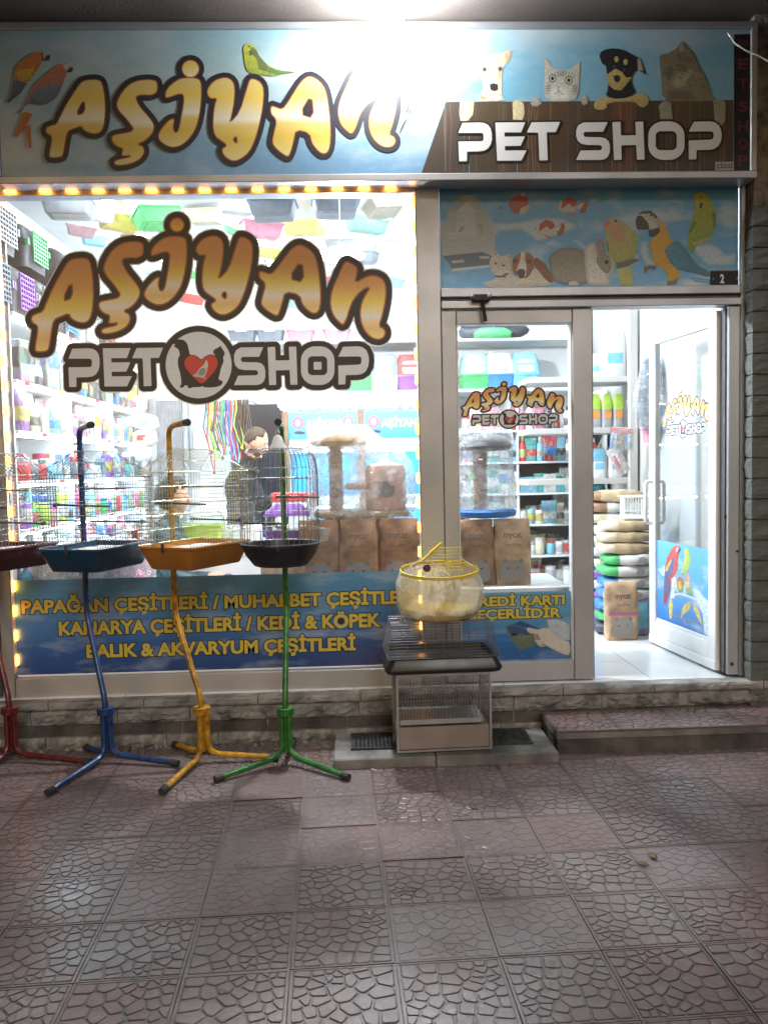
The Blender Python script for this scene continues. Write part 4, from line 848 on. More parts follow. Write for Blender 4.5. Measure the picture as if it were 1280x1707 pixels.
for k in range(4): art.stroke(ts1([(785, 450 + k * 22), (840, 440 + k * 24)]), .9, (.22, .22, .2)); art.stroke(ts1([(1085, 450 + k * 22), (1020, 445 + k * 22)]), .9, (.22, .22, .2))
art.poly(ts1([(890,450),(930,450),(912,470)]), (.50, .33, .27)); art.stroke(ts1([(875,520), (910,490), (950,525)]), 1.0, (.1, .09, .08)); art.stroke(ts1([(910,468), (910,492)]), .8, (.1, .09, .08))
for pts in ([(662,600),(690,552),(740,545),(760,600),(720,628),(675,625)], [(1095,560),(1140,515),(1172,560),(1165,605),(1130,620)]): art.poly(ts1(pts), (.36, .36, .32))
BK = (.022, .022, .028); TN = (.44, .34, .13)
art.poly(ts2([(90,155),(170,110),(300,115),(400,175),(460,200),(520,360),(480,320),(420,300),(385,360),(380,420),(430,520),(270,560),(150,540),(180,460),(165,330),(155,255),(125,260)]), BK, smooth=1)
art.poly(ts2([(165,345),(240,290),(300,320),(335,370),(390,365),(340,430),(290,485),(230,480),(175,430)]), TN); art.poly(ts2([(222,360),(260,345),(288,370),(275,410),(240,412)]), (.03, .03, .035)); art.poly(ts2([(435,200),(460,200),(490,310),(440,310)]), (.36, .36, .26))
for x_, y_ in ((250, 208), (330, 232)): art.dot(*ts2([(x_, y_)])[0], 3.6, (.48, .42, .12), 5.0)
for x_, y_ in ((228, 272), (318, 300)): art.dot(*ts2([(x_, y_)])[0], 2.2, (.10, .07, .05))
art.poly(ts2([(45,600),(100,550),(160,540),(280,570),(400,530),(470,508),(530,540),(540,600),(490,640),(440,620),(420,585),(170,590),(160,650),(110,662),(55,650)]), TN, col2=(.46, .38, .16))
art.poly(ts2([(630,165),(700,160),(790,110),(830,40),(870,90),(930,150),(970,260),(1040,360),(1070,480),(1110,560),(1130,582),(660,582),(650,400),(635,250)]), (.20, .17, .11), col2=(.24, .21, .14)); art.poly(ts2([(800,110),(835,55),(860,130),(820,150)]), (.34, .29, .20)); art.poly(ts2([(740,430),(790,330),(900,290),(930,310),(860,440),(790,470)]), (.36, .31, .22)); art.poly(ts2([(660,330),(730,260),(760,300),(720,400)]), (.15, .13, .09))
art.poly(ts2([(760,240),(850,230),(900,290),(860,330),(780,320)]), (.15, .13, .09), edge=(.24, .20, .14), puff=5); art.poly(ts2([(760,400),(800,380),(830,410),(800,450),(765,440)]), (.44, .39, .30), edge=(.34, .29, .21), puff=4); art.poly(ts2([(690,470),(900,470),(1000,582),(680,582)]), (.15, .13, .10), edge=(.22, .19, .13), puff=8)
for k in range(6): art.stroke(ts2([(790 + k * 26, 150 + k * 10), (800 + k * 20, 215 + k * 6)]), 1.6, (.11, .09, .07))
for x_, y_ in ((815, 280), (690, 310)): art.dot(*ts2([(x_, y_)])[0], 4.0, (.08, .09, .07)); art.dot(*ts2([(x_, y_)])[0], 2.6, (.26, .27, .16)); art.dot(*ts2([(x_, y_)])[0], 1.3, (.02, .02, .02))
for k in range(14): a_ = rnd.uniform(0, 1); xx = 660 + rnd.random() * 360; yy = 300 + rnd.random() * 250; art.stroke(ts2([(xx, yy), (xx + 40, yy + 30)]), 1.4, (.13, .11, .08) if k % 2 else (.34, .30, .21))
for pts in ([(625,620),(670,578),(735,590),(748,740),(640,740)], [(1110,575),(1190,560),(1222,600),(1215,760),(1180,800),(1120,760)]): art.poly(ts2(pts), (.27, .28, .20), col2=(.34, .33, .24))
# scarlet macaws at the left end, budgerigar on the letters, tail of a small bird
for pts, c, c2 in (([(150,330),(200,250),(330,160),(400,150),(420,210),(400,280),(340,370),(280,460),(180,430),(140,420)], (.50, .17, .06), (.48, .22, .06)), ([(160,360),(250,320),(340,320),(320,400),(240,440),(190,420)], (.50, .36, .05), (.46, .32, .05)), ([(135,430),(270,460),(200,560),(85,655),(75,640),(125,540)], (.10, .13, .20), (.07, .08, .11)), ([(420,160),(490,150),(510,180),(480,240),(430,220)], (.40, .38, .32), None), ([(455,190),(495,185),(480,240),(430,240)], (.07, .05, .05), None), ([(330,480),(420,400),(560,280),(640,270),(660,330),(620,450),(560,600),(430,680),(290,640),(180,765),(170,745),(260,660)], (.48, .15, .07), (.10, .16, .22)), ([(300,580),(420,500),(600,470),(560,590),(430,670),(300,650)], (.13, .19, .24), (.09, .13, .2)), ([(610,280),(690,250),(735,290),(700,350),(640,340)], (.45, .43, .36), None), ([(650,350),(680,300),(715,310),(700,355)], (.05, .05, .06), None), ([(240,730),(320,760),(240,900),(160,990),(150,960)], (.42, .13, .05), None), ([(250,880),(300,860),(310,1080),(285,1090)], (.42, .13, .06), None)): art.poly(tl(pts), c, col2=c2)
art.poly(tq([(22,160),(40,130),(80,135),(110,170),(130,215),(190,280),(260,310),(385,322),(300,330),(230,352),(140,340),(60,330),(35,280),(30,220)]), (.42, .42, .06), col2=(.26, .32, .05)); art.poly(tq([(70,150),(110,175),(130,215),(190,285),(180,320),(125,300),(110,230),(75,200)]), (.14, .17, .07)); art.poly(tq([(190,290),(260,310),(385,322),(250,340),(180,320)]), (.12, .20, .07)); art.dot(*tq([(60, 150)])[0], 1.3, (.02, .03, .02)); art.poly(tq([(60,180),(80,175),(85,205),(65,215)]), (.10, .13, .06))
for pts in ([(1115,520),(1130,540),(1120,580),(1105,600),(1108,560)], [(1100,640),(1118,620),(1095,670),(1060,742),(1070,690)], [(1125,560),(1145,570),(1130,605)]): art.poly(tq(pts), (.10, .10, .11))
# golden letters on the sign
SB = {'A': (76, 132, 177, 264), 'S': (186, 132, 264, 277), 'I': (263, 129, 337, 247), 'Y': (344, 128, 441, 270), 'A2': (450, 126, 552, 263), 'N': (563, 121, 661, 247)}
pl_ = []
for k, B in SB.items():
    b0 = bbox(LET[k]); pl_.append(([[(B[0] + (x - b0[0]) / (b0[2] - b0[0]) * (B[2] - B[0]), B[1] + (y - b0[1]) / (b0[3] - b0[1]) * (B[3] - B[1])) for x, y in p] for p in LET[k]], B))
pl_.append(([ring(318, 115, 15)], (300, 85, 330, 180)))
asiyan(art, pl_, GOLD_SIGN, 0.9, key=False, outl=8.0, thin=1.6)
# white letters with a soft dark rim
def place(keys, X0, Y0, X1, Y1):
    b0 = bbox([p for k in keys for p in PS[k]]); return [[(X0 + (x - b0[0]) / (b0[2] - b0[0]) * (X1 - X0), Y0 + (y - b0[1]) / (b0[3] - b0[1]) * (Y1 - Y0)) for x, y in p] for k in keys for p in PS[k]]
wp_ = place(('P', 'E', 'T'), 763.6, 203.5, 933, 269) + place(('S', 'H', 'O', 'P2'), 959.4, 202.5, 1202, 267); s = SDF(wp_, .9, 6)
art.cells(s.fill(3.0), (.02, .018, .016)); art.cells(s.fill(0), (.74, .74, .74))
# dark end strip with faint red letters, and the sign maker's label
art.poly([(1222.5, 58), (1251, 57), (1257, 285.5), (1222.5, 286.5)], (.012, .012, .018), smooth=0)
for ch, y_ in zip('PETSHOP', (75, 107, 140, 178, 211, 240, 268)):
    a = at(1231, y_ + 9, YS); b = at(1245, y_ - 9, YS); v, f = fit_text(ch, 1229, 1246, -(y_ + 9), -(y_ - 9), .03); art.layer += 1; art.mb.cur = 0
    art.mb.add([art.mp(p[0], -p[1], art.layer) for p in v], f, [(.12, .028, .035)] * len(v))
art.poly([(1191, 270), (1222, 269.5), (1222, 284), (1191, 284.5)], (.42, .40, .38), smooth=0); v, f = fit_text('ÇİZGİ', 1193, 1220, -282, -272, .03); art.layer += 1; art.mb.add([art.mp(p[0], -p[1], art.layer) for p in v], f, [(.10, .05, .07)] * len(v))
art.mb.build('sign_print', 'fur_print', face, colours=True)

# flood lamp under the balcony that lights the sign and the pavement
emit('flood_glass', (0.94, 0.98, 1.0), FLOOD)
LP = Vector((.235, -.42, 3.985))
fl = thing('flood_lamp', 'glaring white globe lamp hanging under the balcony above the sign', 'lamp', tuple(LP))
q = MB(); q.lathe([(0, -.085), (.045, -.075), (.075, -.04), (.085, 0), (.070, .045), (.042, .070), (.030, .078)], 24, tuple(LP)); q.build('bulb', 'flood_glass', fl, True)
q = MB(); q.lathe([(.032, .078), (.036, .082), (.036, .13), (.022, .14)], 16, tuple(LP)); q.build('socket', 'white_paint', fl)
q = MB(); q.tube([LP + Vector((0, 0, .139)), Vector((LP.x, LP.y, 4.149))], .008, 8); q.build('stem', 'iron', fl)
# loose white cable at the right end of the sign
q = MB(); P = [at(x_, y_, -.22) for x_, y_ in ((1212, 55), (1224, 72), (1242, 84), (1262, 92), (1282, 103), (1310, 122))]; q.tube(P, .0045, 6)
tag(q.build('cable', 'white_paint', None, True), 'loose white cable hanging off the right end of the sign', 'cable')
# ------------------------------------------------------------------ cage stands and bird cages on the pavement
for nm, c in (('red', (.10, .010, .013)), ('blue', (.012, .042, .16)), ('yellow', (.46, .23, .012)), ('green', (.030, .17, .030))): mat(nm + '_paint', c, .34, 0, .30, 26, .12, 60, coat=.1, rvar=.2, detail=9)
mat('red_tray', (.085, .012, .022), .45); mat('blue_tray', (.012, .055, .115), .42); mat('yellow_tray', (.50, .205, .028), .5); mat('dark_tray', (.016, .018, .026), .4)
mat('chrome_wire', (.55, .55, .56), .28, .9, .05); mat('gold_wire', (.62, .56, .34), .35, .6, .05); mat('dark_wire', (.22, .23, .25), .35, .7, .05); mat('perch_plastic', (.05, .05, .075), .4); mat('cage_paper', (.60, .58, .53), .8, 0, .12, 30)
thin_glass('clear_plastic', (.93, .96, .95), .05, .07)
def bend(p, q, r, rad, n=5):
    """round the corner at q between p and r"""
    p, q, r = Vector(p), Vector(q), Vector(r); a = q + (p - q).normalized() * rad; b = q + (r - q).normalized() * rad
    return [((1 - t) ** 2) * a + 2 * t * (1 - t) * q + t * t * b for t in [k / n for k in range(n + 1)]]
def path(pts, rad=.05):
    out = [Vector(pts[0])]
    for i in range(1, len(pts) - 1): out += bend(pts[i - 1], pts[i], pts[i + 1], rad)
    return out + [Vector(pts[-1])]
def stand(label, colr, c, feet, kink, ztop=1.855):
    s = thing('cage_stand', label, 'cage stand', (c[0], c[1], 0), group='bird cage stands')
    for fx, fy in feet:
        d = Vector((fx - c[0], fy - c[1], 0)); u_ = d.normalized(); q = MB()
        q.tube(path([(fx, fy, .020), (c[0] + u_.x * .026, c[1] + u_.y * .026, .045), (c[0] + u_.x * .026, c[1] + u_.y * .026, .295)], .075), .0155, 10); lg = autosmooth(q.build('leg', colr + '_paint', s))
        q = MB(); q.tube([(fx + u_.x * .012, fy + u_.y * .012, .0198), (fx - u_.x * .035, fy - u_.y * .035, .0208)], .019, 10); q.build('foot_cap', 'rubber', lg)
    k = Vector((kink[0], kink[1], 0)); C = Vector((c[0], c[1], 0)); q = MB()
    q.tube(path([C + Vector((0, 0, .06)), C + Vector((0, 0, .34)), C + k + Vector((0, 0, .80)), C + k + Vector((0, 0, ztop)), C + k * .22 + Vector((0, 0, ztop + .012))], .06), .0165, 12); po = autosmooth(q.build('pole', colr + '_paint', s))
    e = C + k * .22 + Vector((0, 0, ztop + .012)); u_ = -k.normalized(); q = MB(); q.tube([e - u_ * .012, e + u_ * .014], .0195, 12); q.build('end_cap', 'rubber', po)
    q = MB(); q.tube([e - u_ * .02 + Vector((0, 0, -.014)), e - u_ * .02 + Vector((0, 0, -.05))], .0025, 6); q.build('hook', 'chrome_wire', po)
    q = MB(); q.tube([C + Vector((0, 0, .27)), C + Vector((0, 0, .305))], .047, 14); q.build('collar', colr + '_paint', s)
    return e
def wires(q, segs, r=.0017):
    for a, b in segs: q.tube([a, b], r, 4, cap=False)
def rr2(w, d, r, z, n=4): return [(x, y, z) for x, y in rrect(-w / 2, -d / 2, w / 2, d / 2, r, n)]
def tray(par, w, d, h, mt, rim=.008, flare=.05):
    q = MB(); q.loft([rr2(w - flare * 2, d - flare * 2, .03, 0), rr2(w - flare * 1.7, d - flare * 1.7, .035, .004), rr2(w - .006, d - .006, .035, h - .012), rr2(w + rim, d + rim, .035, h - .010), rr2(w + rim, d + rim, .035, h), rr2(w - .012, d - .012, .03, h), rr2(w - .02, d - .02, .03, h - .03)])
    return autosmooth(q.build('tray', mt, par, world=False), 40)
def house_cage(label, c, rz, a, b, trm, wire, zrim=1.215, zeave=1.60, zridge=1.722, th=.125, ztop=1.85):
    """a: width across, b: length; local x across, y along"""
    z0 = zrim - th
    t = thing('bird_cage', label, 'bird cage', (c[0], c[1], z0), rz, 'bird cages hung on stands')
    ty = tray(t, a + .02, b + .02, th, trm)
    q = MB(); q.box((-a / 2 + .012, -b / 2 + .012, th - .034), (a / 2 - .012, b / 2 - .012, th - .028)); q.build('floor_sheet', 'cage_paper', ty, world=False)
    H = zeave - z0; Hr = zridge - z0; h0 = th - .004
    for sx in (-1, 1):
        q = MB(); n = int(b / .021); X = sx * a / 2
        wires(q, [((X, -b / 2 + b * i / n, h0), (X, -b / 2 + b * i / n, H)) for i in range(n + 1)] + [((X, -b / 2, h0 + (H - h0) * k), (X, b / 2, h0 + (H - h0) * k)) for k in (.02, .2, .4, .6, .8, 1)]); q.build('side_wires', wire, t, world=False)
    for sy in (-1, 1):
        q = MB(); n = int((H - h0) / .0215); Y = sy * b / 2
        wires(q, [((-a / 2, Y, h0 + (H - h0) * i / n), (a / 2, Y, h0 + (H - h0) * i / n)) for i in range(n + 1)] + [((-a / 2 + a * k, Y, h0), (-a / 2 + a * k, Y, H)) for k in (0, .33, .5, .67, 1)]); q.build('end_wires', wire, t, world=False)
    rl = b * .32; q = MB(); n = int(b / .027)
    for i in range(n + 1):
        y = -b / 2 + b * i / n; k = min(1, (b / 2 - abs(y)) / (b / 2 - rl)); zz_ = H + (Hr - H) * k; xx = a / 2 * (1 - k)
        for sx in (-1, 1): wires(q, [((sx * a / 2, y, H), (sx * xx, max(-rl, min(rl, y)) if k >= 1 else y, zz_))])
    m_ = int(a / .028)
    for sy in (-1, 1):
        for i in range(1, m_): x = -a / 2 + a * i / m_; k = 1 - abs(x) / (a / 2); wires(q, [((x, sy * b / 2, H), (x, sy * (b / 2 - (b / 2 - rl) * k), H + (Hr - H) * k))])
        for sx in (-1, 1): wires(q, [((sx * a / 2, sy * b / 2, H), (0, sy * rl, Hr))], .0022)
    wires(q, [((0, -rl, Hr), (0, rl, Hr))], .0022)
    for sx in (-1, 1): wires(q, [((sx * a / 2, -b / 2, H), (sx * a / 2, b / 2, H))], .0025); wires(q, [((sx * a / 4, -b / 2 + (b / 2 - rl) / 2, (H + Hr) / 2), (sx * a / 4, b / 2 - (b / 2 - rl) / 2, (H + Hr) / 2))], .0018)
    for sy in (-1, 1): wires(q, [((-a / 2, sy * b / 2, H), (a / 2, sy * b / 2, H))], .0025)
    q.build('roof_wires', wire, t, world=False)
    q = MB(); q.tube([(0, 0, Hr), (0, 0, ztop - z0 - .05)], .0018, 6); q.build('hanger', 'chrome_wire', t, world=False)
    for (p0, p1) in (((-a / 2 - .012, -.09, th + .22), (a / 2 - .06, -.05, th + .21)), ((-a / 2 + .06, .10, th + .12), (a / 2 + .015, .13, th + .115)), ((-a / 2 - .01, b / 2 - .12, th + .30), (a / 2 - .1, b / 2 - .1, th + .30))):
        q = MB(); q.tube([p0, p1], .0055, 8); e = p0 if abs(p0[0]) > a / 2 else p1; q.tube([(e[0], e[1], e[2]), (e[0] + (.01 if e[0] > 0 else -.01), e[1], e[2])], .012, 8); q.build('perch', 'perch_plastic', t, world=False)
    q = MB(); wires(q, [((-.055, -b / 2 - .004, th + .02), (-.055, -b / 2 - .004, th + .15)), ((.055, -b / 2 - .004, th + .02), (.055, -b / 2 - .004, th + .15)), ((-.055, -b / 2 - .004, th + .02), (.055, -b / 2 - .004, th + .02)), ((-.055, -b / 2 - .004, th + .15), (.055, -b / 2 - .004, th + .15))], .003); q.build('door_frame', wire, t, world=False)
    for sx in (-1, 1): q = MB(); q.loft([rr2(.05, .04, .008, th + .02), rr2(.065, .055, .01, th + .075)]); q.xform(Matrix.Translation((sx * (a / 2 - .034), b * .18 * sx, 0))); q.build('feed_cup', 'clear_plastic', t, world=False)
    q = MB(); q.box((-.008, -b / 2 - .018, th - .03), (.008, -b / 2 - .008, th + .018), .002); q.build('clip', 'perch_plastic', t, world=False)
    return t
stand('dark red tubular cage stand cut off by the left picture edge', 'red', (-1.955, -.31), [(-1.49, -.425), (-2.12, -.74), (-2.17, .00 - .12)], (-.16, .17))
stand('blue tubular cage stand, second from the left', 'blue', (-1.405, -.375), [(-1.559, -.829), (-1.000, -.490), (-1.575, -.19)], (-.135, .165))
stand('yellow tubular cage stand, third from the left', 'yellow', (-.868, -.42), [(-.989, -.864), (-.465, -.450), (-1.075, -.185)], (-.16, .15))
stand('green tubular cage stand beside the drain slab', 'green', (-.405, -.48), [(-.742, -.731), (-.072, -.766), (-.39, -.185)], (.0, .235), 1.845)
house_cage('house-shaped bird cage with dark red tray at the left picture edge', (-1.96, -.33), R(-24), .35, .50, 'red_tray', 'chrome_wire')
house_cage('house-shaped bird cage with dark blue tray on the blue stand', (-1.40, -.40), R(-19), .36, .50, 'blue_tray', 'dark_wire')
house_cage('house-shaped bird cage with orange-yellow tray on the yellow stand', (-.868, -.42), R(-29), .35, .50, 'yellow_tray', 'gold_wire')
# round-topped cage on the green stand
z0 = 1.085; t = thing('bird_cage', 'dark round-shouldered bird cage with black basin on the green stand', 'bird cage', (-.405, -.48, z0), 0, 'bird cages hung on stands')
RX, RY = .208, .19; q = MB()
q.lathe([(.62, 0), (.70, .006), (.90, .06), (.99, .105), (1.03, .112), (1.03, .122), (.985, .122), (.93, .085), (.6, .02)], 32, sx=RX, sy=RY); autosmooth(q.build('basin', 'dark_tray', t, world=False))
q = MB(); prof = [(1, .118), (1, .47), (.985, .53), (.93, .58), (.83, .612), (.70, .628), (.2, .633)]
for k in range(44):
    a_ = 2 * math.pi * k / 44; pts = [(RX * r_ * math.cos(a_), RY * r_ * math.sin(a_), z_) for r_, z_ in prof]; q.tube(pts, .0014, 4, cap=False)
q.build('upright_wires', 'chrome_wire', t, world=False)
for z_, r_, th_ in ((.125, 1, .002), (.20, 1, .0016), (.285, 1, .0016), (.37, 1, .0016), (.47, 1.005, .003), (.525, .99, .003), (.612, .83, .0022), (.630, .45, .002)):
    q = MB(); q.tube([(RX * r_ * math.cos(2 * math.pi * k / 36), RY * r_ * math.sin(2 * math.pi * k / 36), z_) for k in range(36)], th_, 5, closed=True); q.build('hoop', 'chrome_wire', t, world=False)
q = MB(); q.lathe([(.046, .625), (.048, .632), (.034, .655), (.022, .69), (.012, .70), (.004, .702)], 18); autosmooth(q.build('cap', 'white_paint', t, world=False)); q = MB(); q.tube([(.011 * math.cos(2 * math.pi * k / 14), 0, .714 + .011 * math.sin(2 * math.pi * k / 14)) for k in range(14)], .002, 5, closed=True); q.tube([(0, 0, .725), (0, .01, .745)], .002, 5); q.build('ring', 'chrome_wire', t, world=False)
for p0, p1 in (((-.19, -.03, .235), (.03, -.06, .23)), ((-.02, .02, .37), (.215, -.02, .365))): q = MB(); q.tube([p0, p1], .0055, 8); q.build('perch', 'perch_plastic', t, world=False)
for sx in (-1, 1): q = MB(); q.loft([[(sx * (RX + .004), -.045, .13), (sx * (RX + .045), -.04, .13), (sx * (RX + .045), .03, .13), (sx * (RX + .004), .035, .13)], [(sx * (RX + .004), -.05, .20), (sx * (RX + .062), -.045, .19), (sx * (RX + .062), .035, .19), (sx * (RX + .004), .04, .20)]]); q.build('feed_cup', 'clear_plastic', t, world=False)
q = MB(); q.box((-.006, -RY * 1.06, .10), (.010, -RY * 1.0 - .002, .155), .002); q.build('clip', 'clear_plastic', t, world=False)

# ------------------------------------------------------------------ stack of cages on the drain slab
mat('zinc', (.42, .42, .42), .35, .85, .1, 6); mat('pink_tray', (.30, .245, .225), .5, .2, .1, 5); mat('yellow_plastic', (.68, .50, .015), .4); mat('yellow_wire', (.62, .48, .06), .4)
f0, f1 = gz(664, 1255, .064), gz(818, 1248, .064); wv = (f1 - f0); wv.z = 0; ang = math.atan2(wv.y, wv.x); cw = wv.length; cdp = .30; ch = .425
sc1 = thing('show_cage', 'bare metal box cage with slide-out tray standing on the drain slab', 'cage', tuple(f0 + wv / 2 + Vector((-math.sin(ang), math.cos(ang), 0)) * cdp / 2), ang, 'cages stacked on the drain slab')
q = MB(); h = cw / 2; d = cdp / 2; e = .006
for sx in (-1, 1):
    for sy in (-1, 1): q.box((sx * h - e, sy * d - e, 0), (sx * h + e, sy * d + e, ch))
for z_ in (.006, ch - .006):
    for s_ in (-1, 1): q.box((-h + e, s_ * d - e * .8, z_ - .006), (h - e, s_ * d + e * .8, z_ + .006)); q.box((s_ * h - e * .8, -d + e, z_ - .006), (s_ * h + e * .8, d - e, z_ + .006))
q.build('frame', 'zinc', sc1, world=False)
for sy, lo in ((-1, .16), (1, .16)):
    q = MB(); n = 30; wires(q, [((-h + e + (2 * h - 2 * e) * i / n, sy * d, lo), (-h + e + (2 * h - 2 * e) * i / n, sy * d, ch - .012)) for i in range(1, n)] + [((-h, sy * d, z_), (h, sy * d, z_)) for z_ in (lo, lo + .12, ch - .05)], .0013); q.build('bar_panel', 'chrome_wire', sc1, world=False)
for sx in (-1, 1): q = MB(); n = 16; wires(q, [((sx * h, -d + e + (2 * d - 2 * e) * i / n, .014), (sx * h, -d + e + (2 * d - 2 * e) * i / n, ch - .012)) for i in range(1, n)], .0013); q.build('bar_panel', 'chrome_wire', sc1, world=False)
q = MB(); n = 24; wires(q, [((-h + (2 * h) * i / n, -d, ch - .004), (-h + (2 * h) * i / n, d, ch - .004)) for i in range(1, n)], .0013); q.build('top_bars', 'chrome_wire', sc1, world=False)
q = MB(); q.box((-h + .008, -d + .002, .014), (h - .008, -d + .006, .135), .001); q.box((-h + .008, -d + .0065, .130), (h - .008, d - .01, .134)); q.build('front_panel', 'pink_tray', sc1, world=False)
q = MB(); q.box((-h + .012, -d + .02, .15), (h - .03, d - .01, .158)); q.build('tray', 'zinc', sc1, world=False)
q = MB(); q.box((-h + .012, -d - .004, .150), (h - .05, -d + .001, .178), .001); q.build('lip', 'zinc', sc1, world=False)
zt = sc1.location.z + ch + .003
l0, l1 = at(638, 1106, f0.y - .03), at(836, 1104, f0.y - .03); bw = l1.x - l0.x; bc = Vector(((l0.x + l1.x) / 2 + .005, f0.y + .165, zt)); bd = .40
sc2 = thing('travel_cage', 'low wire cage with glossy black base tray on the metal box cage', 'cage', tuple(bc), ang, 'cages stacked on the drain slab')
q = MB(); q.loft([rr2(bw - .05, bd - .05, .03, 0), rr2(bw - .02, bd - .02, .035, .006), rr2(bw, bd, .04, .022), rr2(bw, bd, .04, .030), rr2(bw - .05, bd - .05, .035, .078), rr2(bw - .035, bd - .035, .035, .082), rr2(bw - .035, bd - .035, .035, .092), rr2(bw - .08, bd - .08, .03, .092), rr2(bw - .09, bd - .09, .03, .06)]); autosmooth(q.build('base_tray', 'black_plastic', sc2, world=False), 50)
q = MB(); W0, D0, W1, D1, z0_, z1_ = bw - .03, bd - .03, bw * .86, bd * .62, .088, .262
for i in range(13):
    k = i / 12; ww = (W0 * (1 - k) + W1 * k) / 2; dd = (D0 * (1 - k) + D1 * k) / 2; zz_ = z0_ + (z1_ - z0_) * k; c4 = [(-ww, -dd, zz_), (ww, -dd, zz_), (ww, dd, zz_), (-ww, dd, zz_)]; wires(q, [(c4[j], c4[(j + 1) % 4]) for j in range(4)], .0013 if 0 < i < 12 else .0022)
for i in range(7):
    u_ = i / 6 * 2 - 1; wires(q, [((u_ * W0 / 2, s_ * D0 / 2, z0_), (u_ * W1 / 2, s_ * D1 / 2, z1_)) for s_ in (-1, 1)], .0016)
for i in range(1, 5):
    u_ = i / 5 * 2 - 1; wires(q, [((s_ * W0 / 2, u_ * D0 / 2, z0_), (s_ * W1 / 2, u_ * D1 / 2, z1_)) for s_ in (-1, 1)], .0016)
q.build('side_wires', 'dark_wire', sc2, world=False)
q = MB(); n = 26; wires(q, [((-W1 / 2 + W1 * i / n, -D1 / 2, z1_), (-W1 / 2 + W1 * i / n, D1 / 2, z1_)) for i in range(n + 1)], .0013); wires(q, [((-W1 / 2, y_, z1_), (W1 / 2, y_, z1_)) for y_ in (-.05, .06)], .0016); q.build('roof_wires', 'chrome_wire', sc2, world=False)
q = MB(); q.tube([(-.05, -.17, .225), (-.05, -.175, .20)], .004, 6); q.tube([(-.045, -.178, .185), (-.045, -.182, .165)], .003, 6); q.build('latch', 'chrome_wire', sc2, world=False)
# cage wrapped in a plastic skirt, on top
tc_ = Vector((bc.x + .005, bc.y - .005, zt + .266)); sc3 = thing('bird_cage', 'yellow-topped cage wrapped in a pale plastic bag on the stacked cages', 'bird cage', tuple(tc_), 0, 'cages stacked on the drain slab')
rx, ry = .222, .165; q = MB(); q.lathe([(.60, .004), (.76, .008), (.90, .055), (.92, .065), (.87, .065), (.74, .02)], 28, sx=rx, sy=ry); autosmooth(q.build('base_tray', 'yellow_plastic', sc3, world=False))
m, t_, b_ = nodes('bag_film'); N = t_.nodes.new; L = t_.links.new
t_.nodes.remove(b_); trn = N('ShaderNodeBsdfTransparent'); trn.inputs[0].default_value = (.97, .93, .86, 1); tl_ = N('ShaderNodeBsdfTranslucent'); tl_.inputs[0].default_value = (.86, .83, .76, 1); df_ = N('ShaderNodeBsdfDiffuse'); df_.inputs[0].default_value = (.80, .78, .74, 1); gl_ = N('ShaderNodeBsdfGlossy'); gl_.inputs['Roughness'].default_value = .16
tcx = N('ShaderNodeTexCoord'); nz = N('ShaderNodeTexNoise'); nz.inputs['Scale'].default_value = 9; nz.inputs['Detail'].default_value = 5; nz.inputs['Distortion'].default_value = 1.2; L(tcx.outputs['Object'], nz.inputs['Vector']); bpn = N('ShaderNodeBump'); bpn.inputs['Strength'].default_value = .8; bpn.inputs['Distance'].default_value = .05; L(nz.outputs['Fac'], bpn.inputs['Height'])
for n_ in (df_, gl_, tl_): L(bpn.outputs[0], n_.inputs['Normal'])
mA = N('ShaderNodeMixShader'); mA.inputs[0].default_value = .5; L(df_.outputs[0], mA.inputs[1]); L(tl_.outputs[0], mA.inputs[2]); mB = N('ShaderNodeMixShader'); mB.inputs[0].default_value = .42; L(trn.outputs[0], mB.inputs[1]); L(mA.outputs[0], mB.inputs[2]); frs = schlick(t_, 1.5); L(bpn.outputs[0], frs[1]); mC = N('ShaderNodeMixShader'); L(frs[0], mC.inputs[0]); L(mB.outputs[0], mC.inputs[1]); L(gl_.outputs[0], mC.inputs[2]); L(mC.outputs[0], t_.nodes['Material Output'].inputs[0])
q = MB(); rings = []; NB = 84; bz = [(.55, .0), (.80, .004), (.95, .03), (1.06, .08), (1.09, .13), (1.08, .17), (1.03, .215), (.97, .25), (.945, .268), (.94, .276)]
for r_, z_ in bz:
    rg = []
    for k in range(NB):
        a_ = 2 * math.pi * k / NB; top = z_ / .276; crk = .040 * top ** 1.5 * math.sin(a_ * 17 + 1.6 * math.sin(a_ * 5)) + .075 * mnoise.noise(Vector((math.cos(a_) * 3.4, math.sin(a_) * 3.4, z_ * 13))) * (1 if z_ > .01 else .2)
        sag = .030 * top * (math.sin(a_) * .9 - .2) ; rg.append((rx * (r_ + crk) * math.cos(a_), ry * (r_ + crk) * math.sin(a_), max(0.001, z_ + sag)))
    rings.append(rg)
q.loft(rings, cap=False); q.build('plastic_bag', 'bag_film', sc3, True, world=False)
q = MB(); zr = .272
for dz in (0, .009): q.tube([(rx * .965 * math.cos(2 * math.pi * k / 40), ry * .965 * math.sin(2 * math.pi * k / 40), zr + dz + .030 * (math.sin(2 * math.pi * k / 40) * .9 - .2)) for k in range(40)], .0042, 6, closed=True)
q.build('yellow_band', 'yellow_plastic', sc3, True, world=False)
q = MB()
for k in range(34): a_ = 2 * math.pi * k / 34; s_ = .030 * (math.sin(a_) * .9 - .2); wires(q, [((rx * .95 * math.cos(a_), ry * .95 * math.sin(a_), .06), (rx * .95 * math.cos(a_), ry * .95 * math.sin(a_), zr + s_ + (.03 if abs(math.cos(a_)) > .72 else .0)))], .0014)
for i in range(7): z_ = .07 + i * .028; q.tube([(rx * .95 * math.cos(2 * math.pi * k / 28), ry * .95 * math.sin(2 * math.pi * k / 28), z_) for k in range(28)], .0012, 4, closed=True)
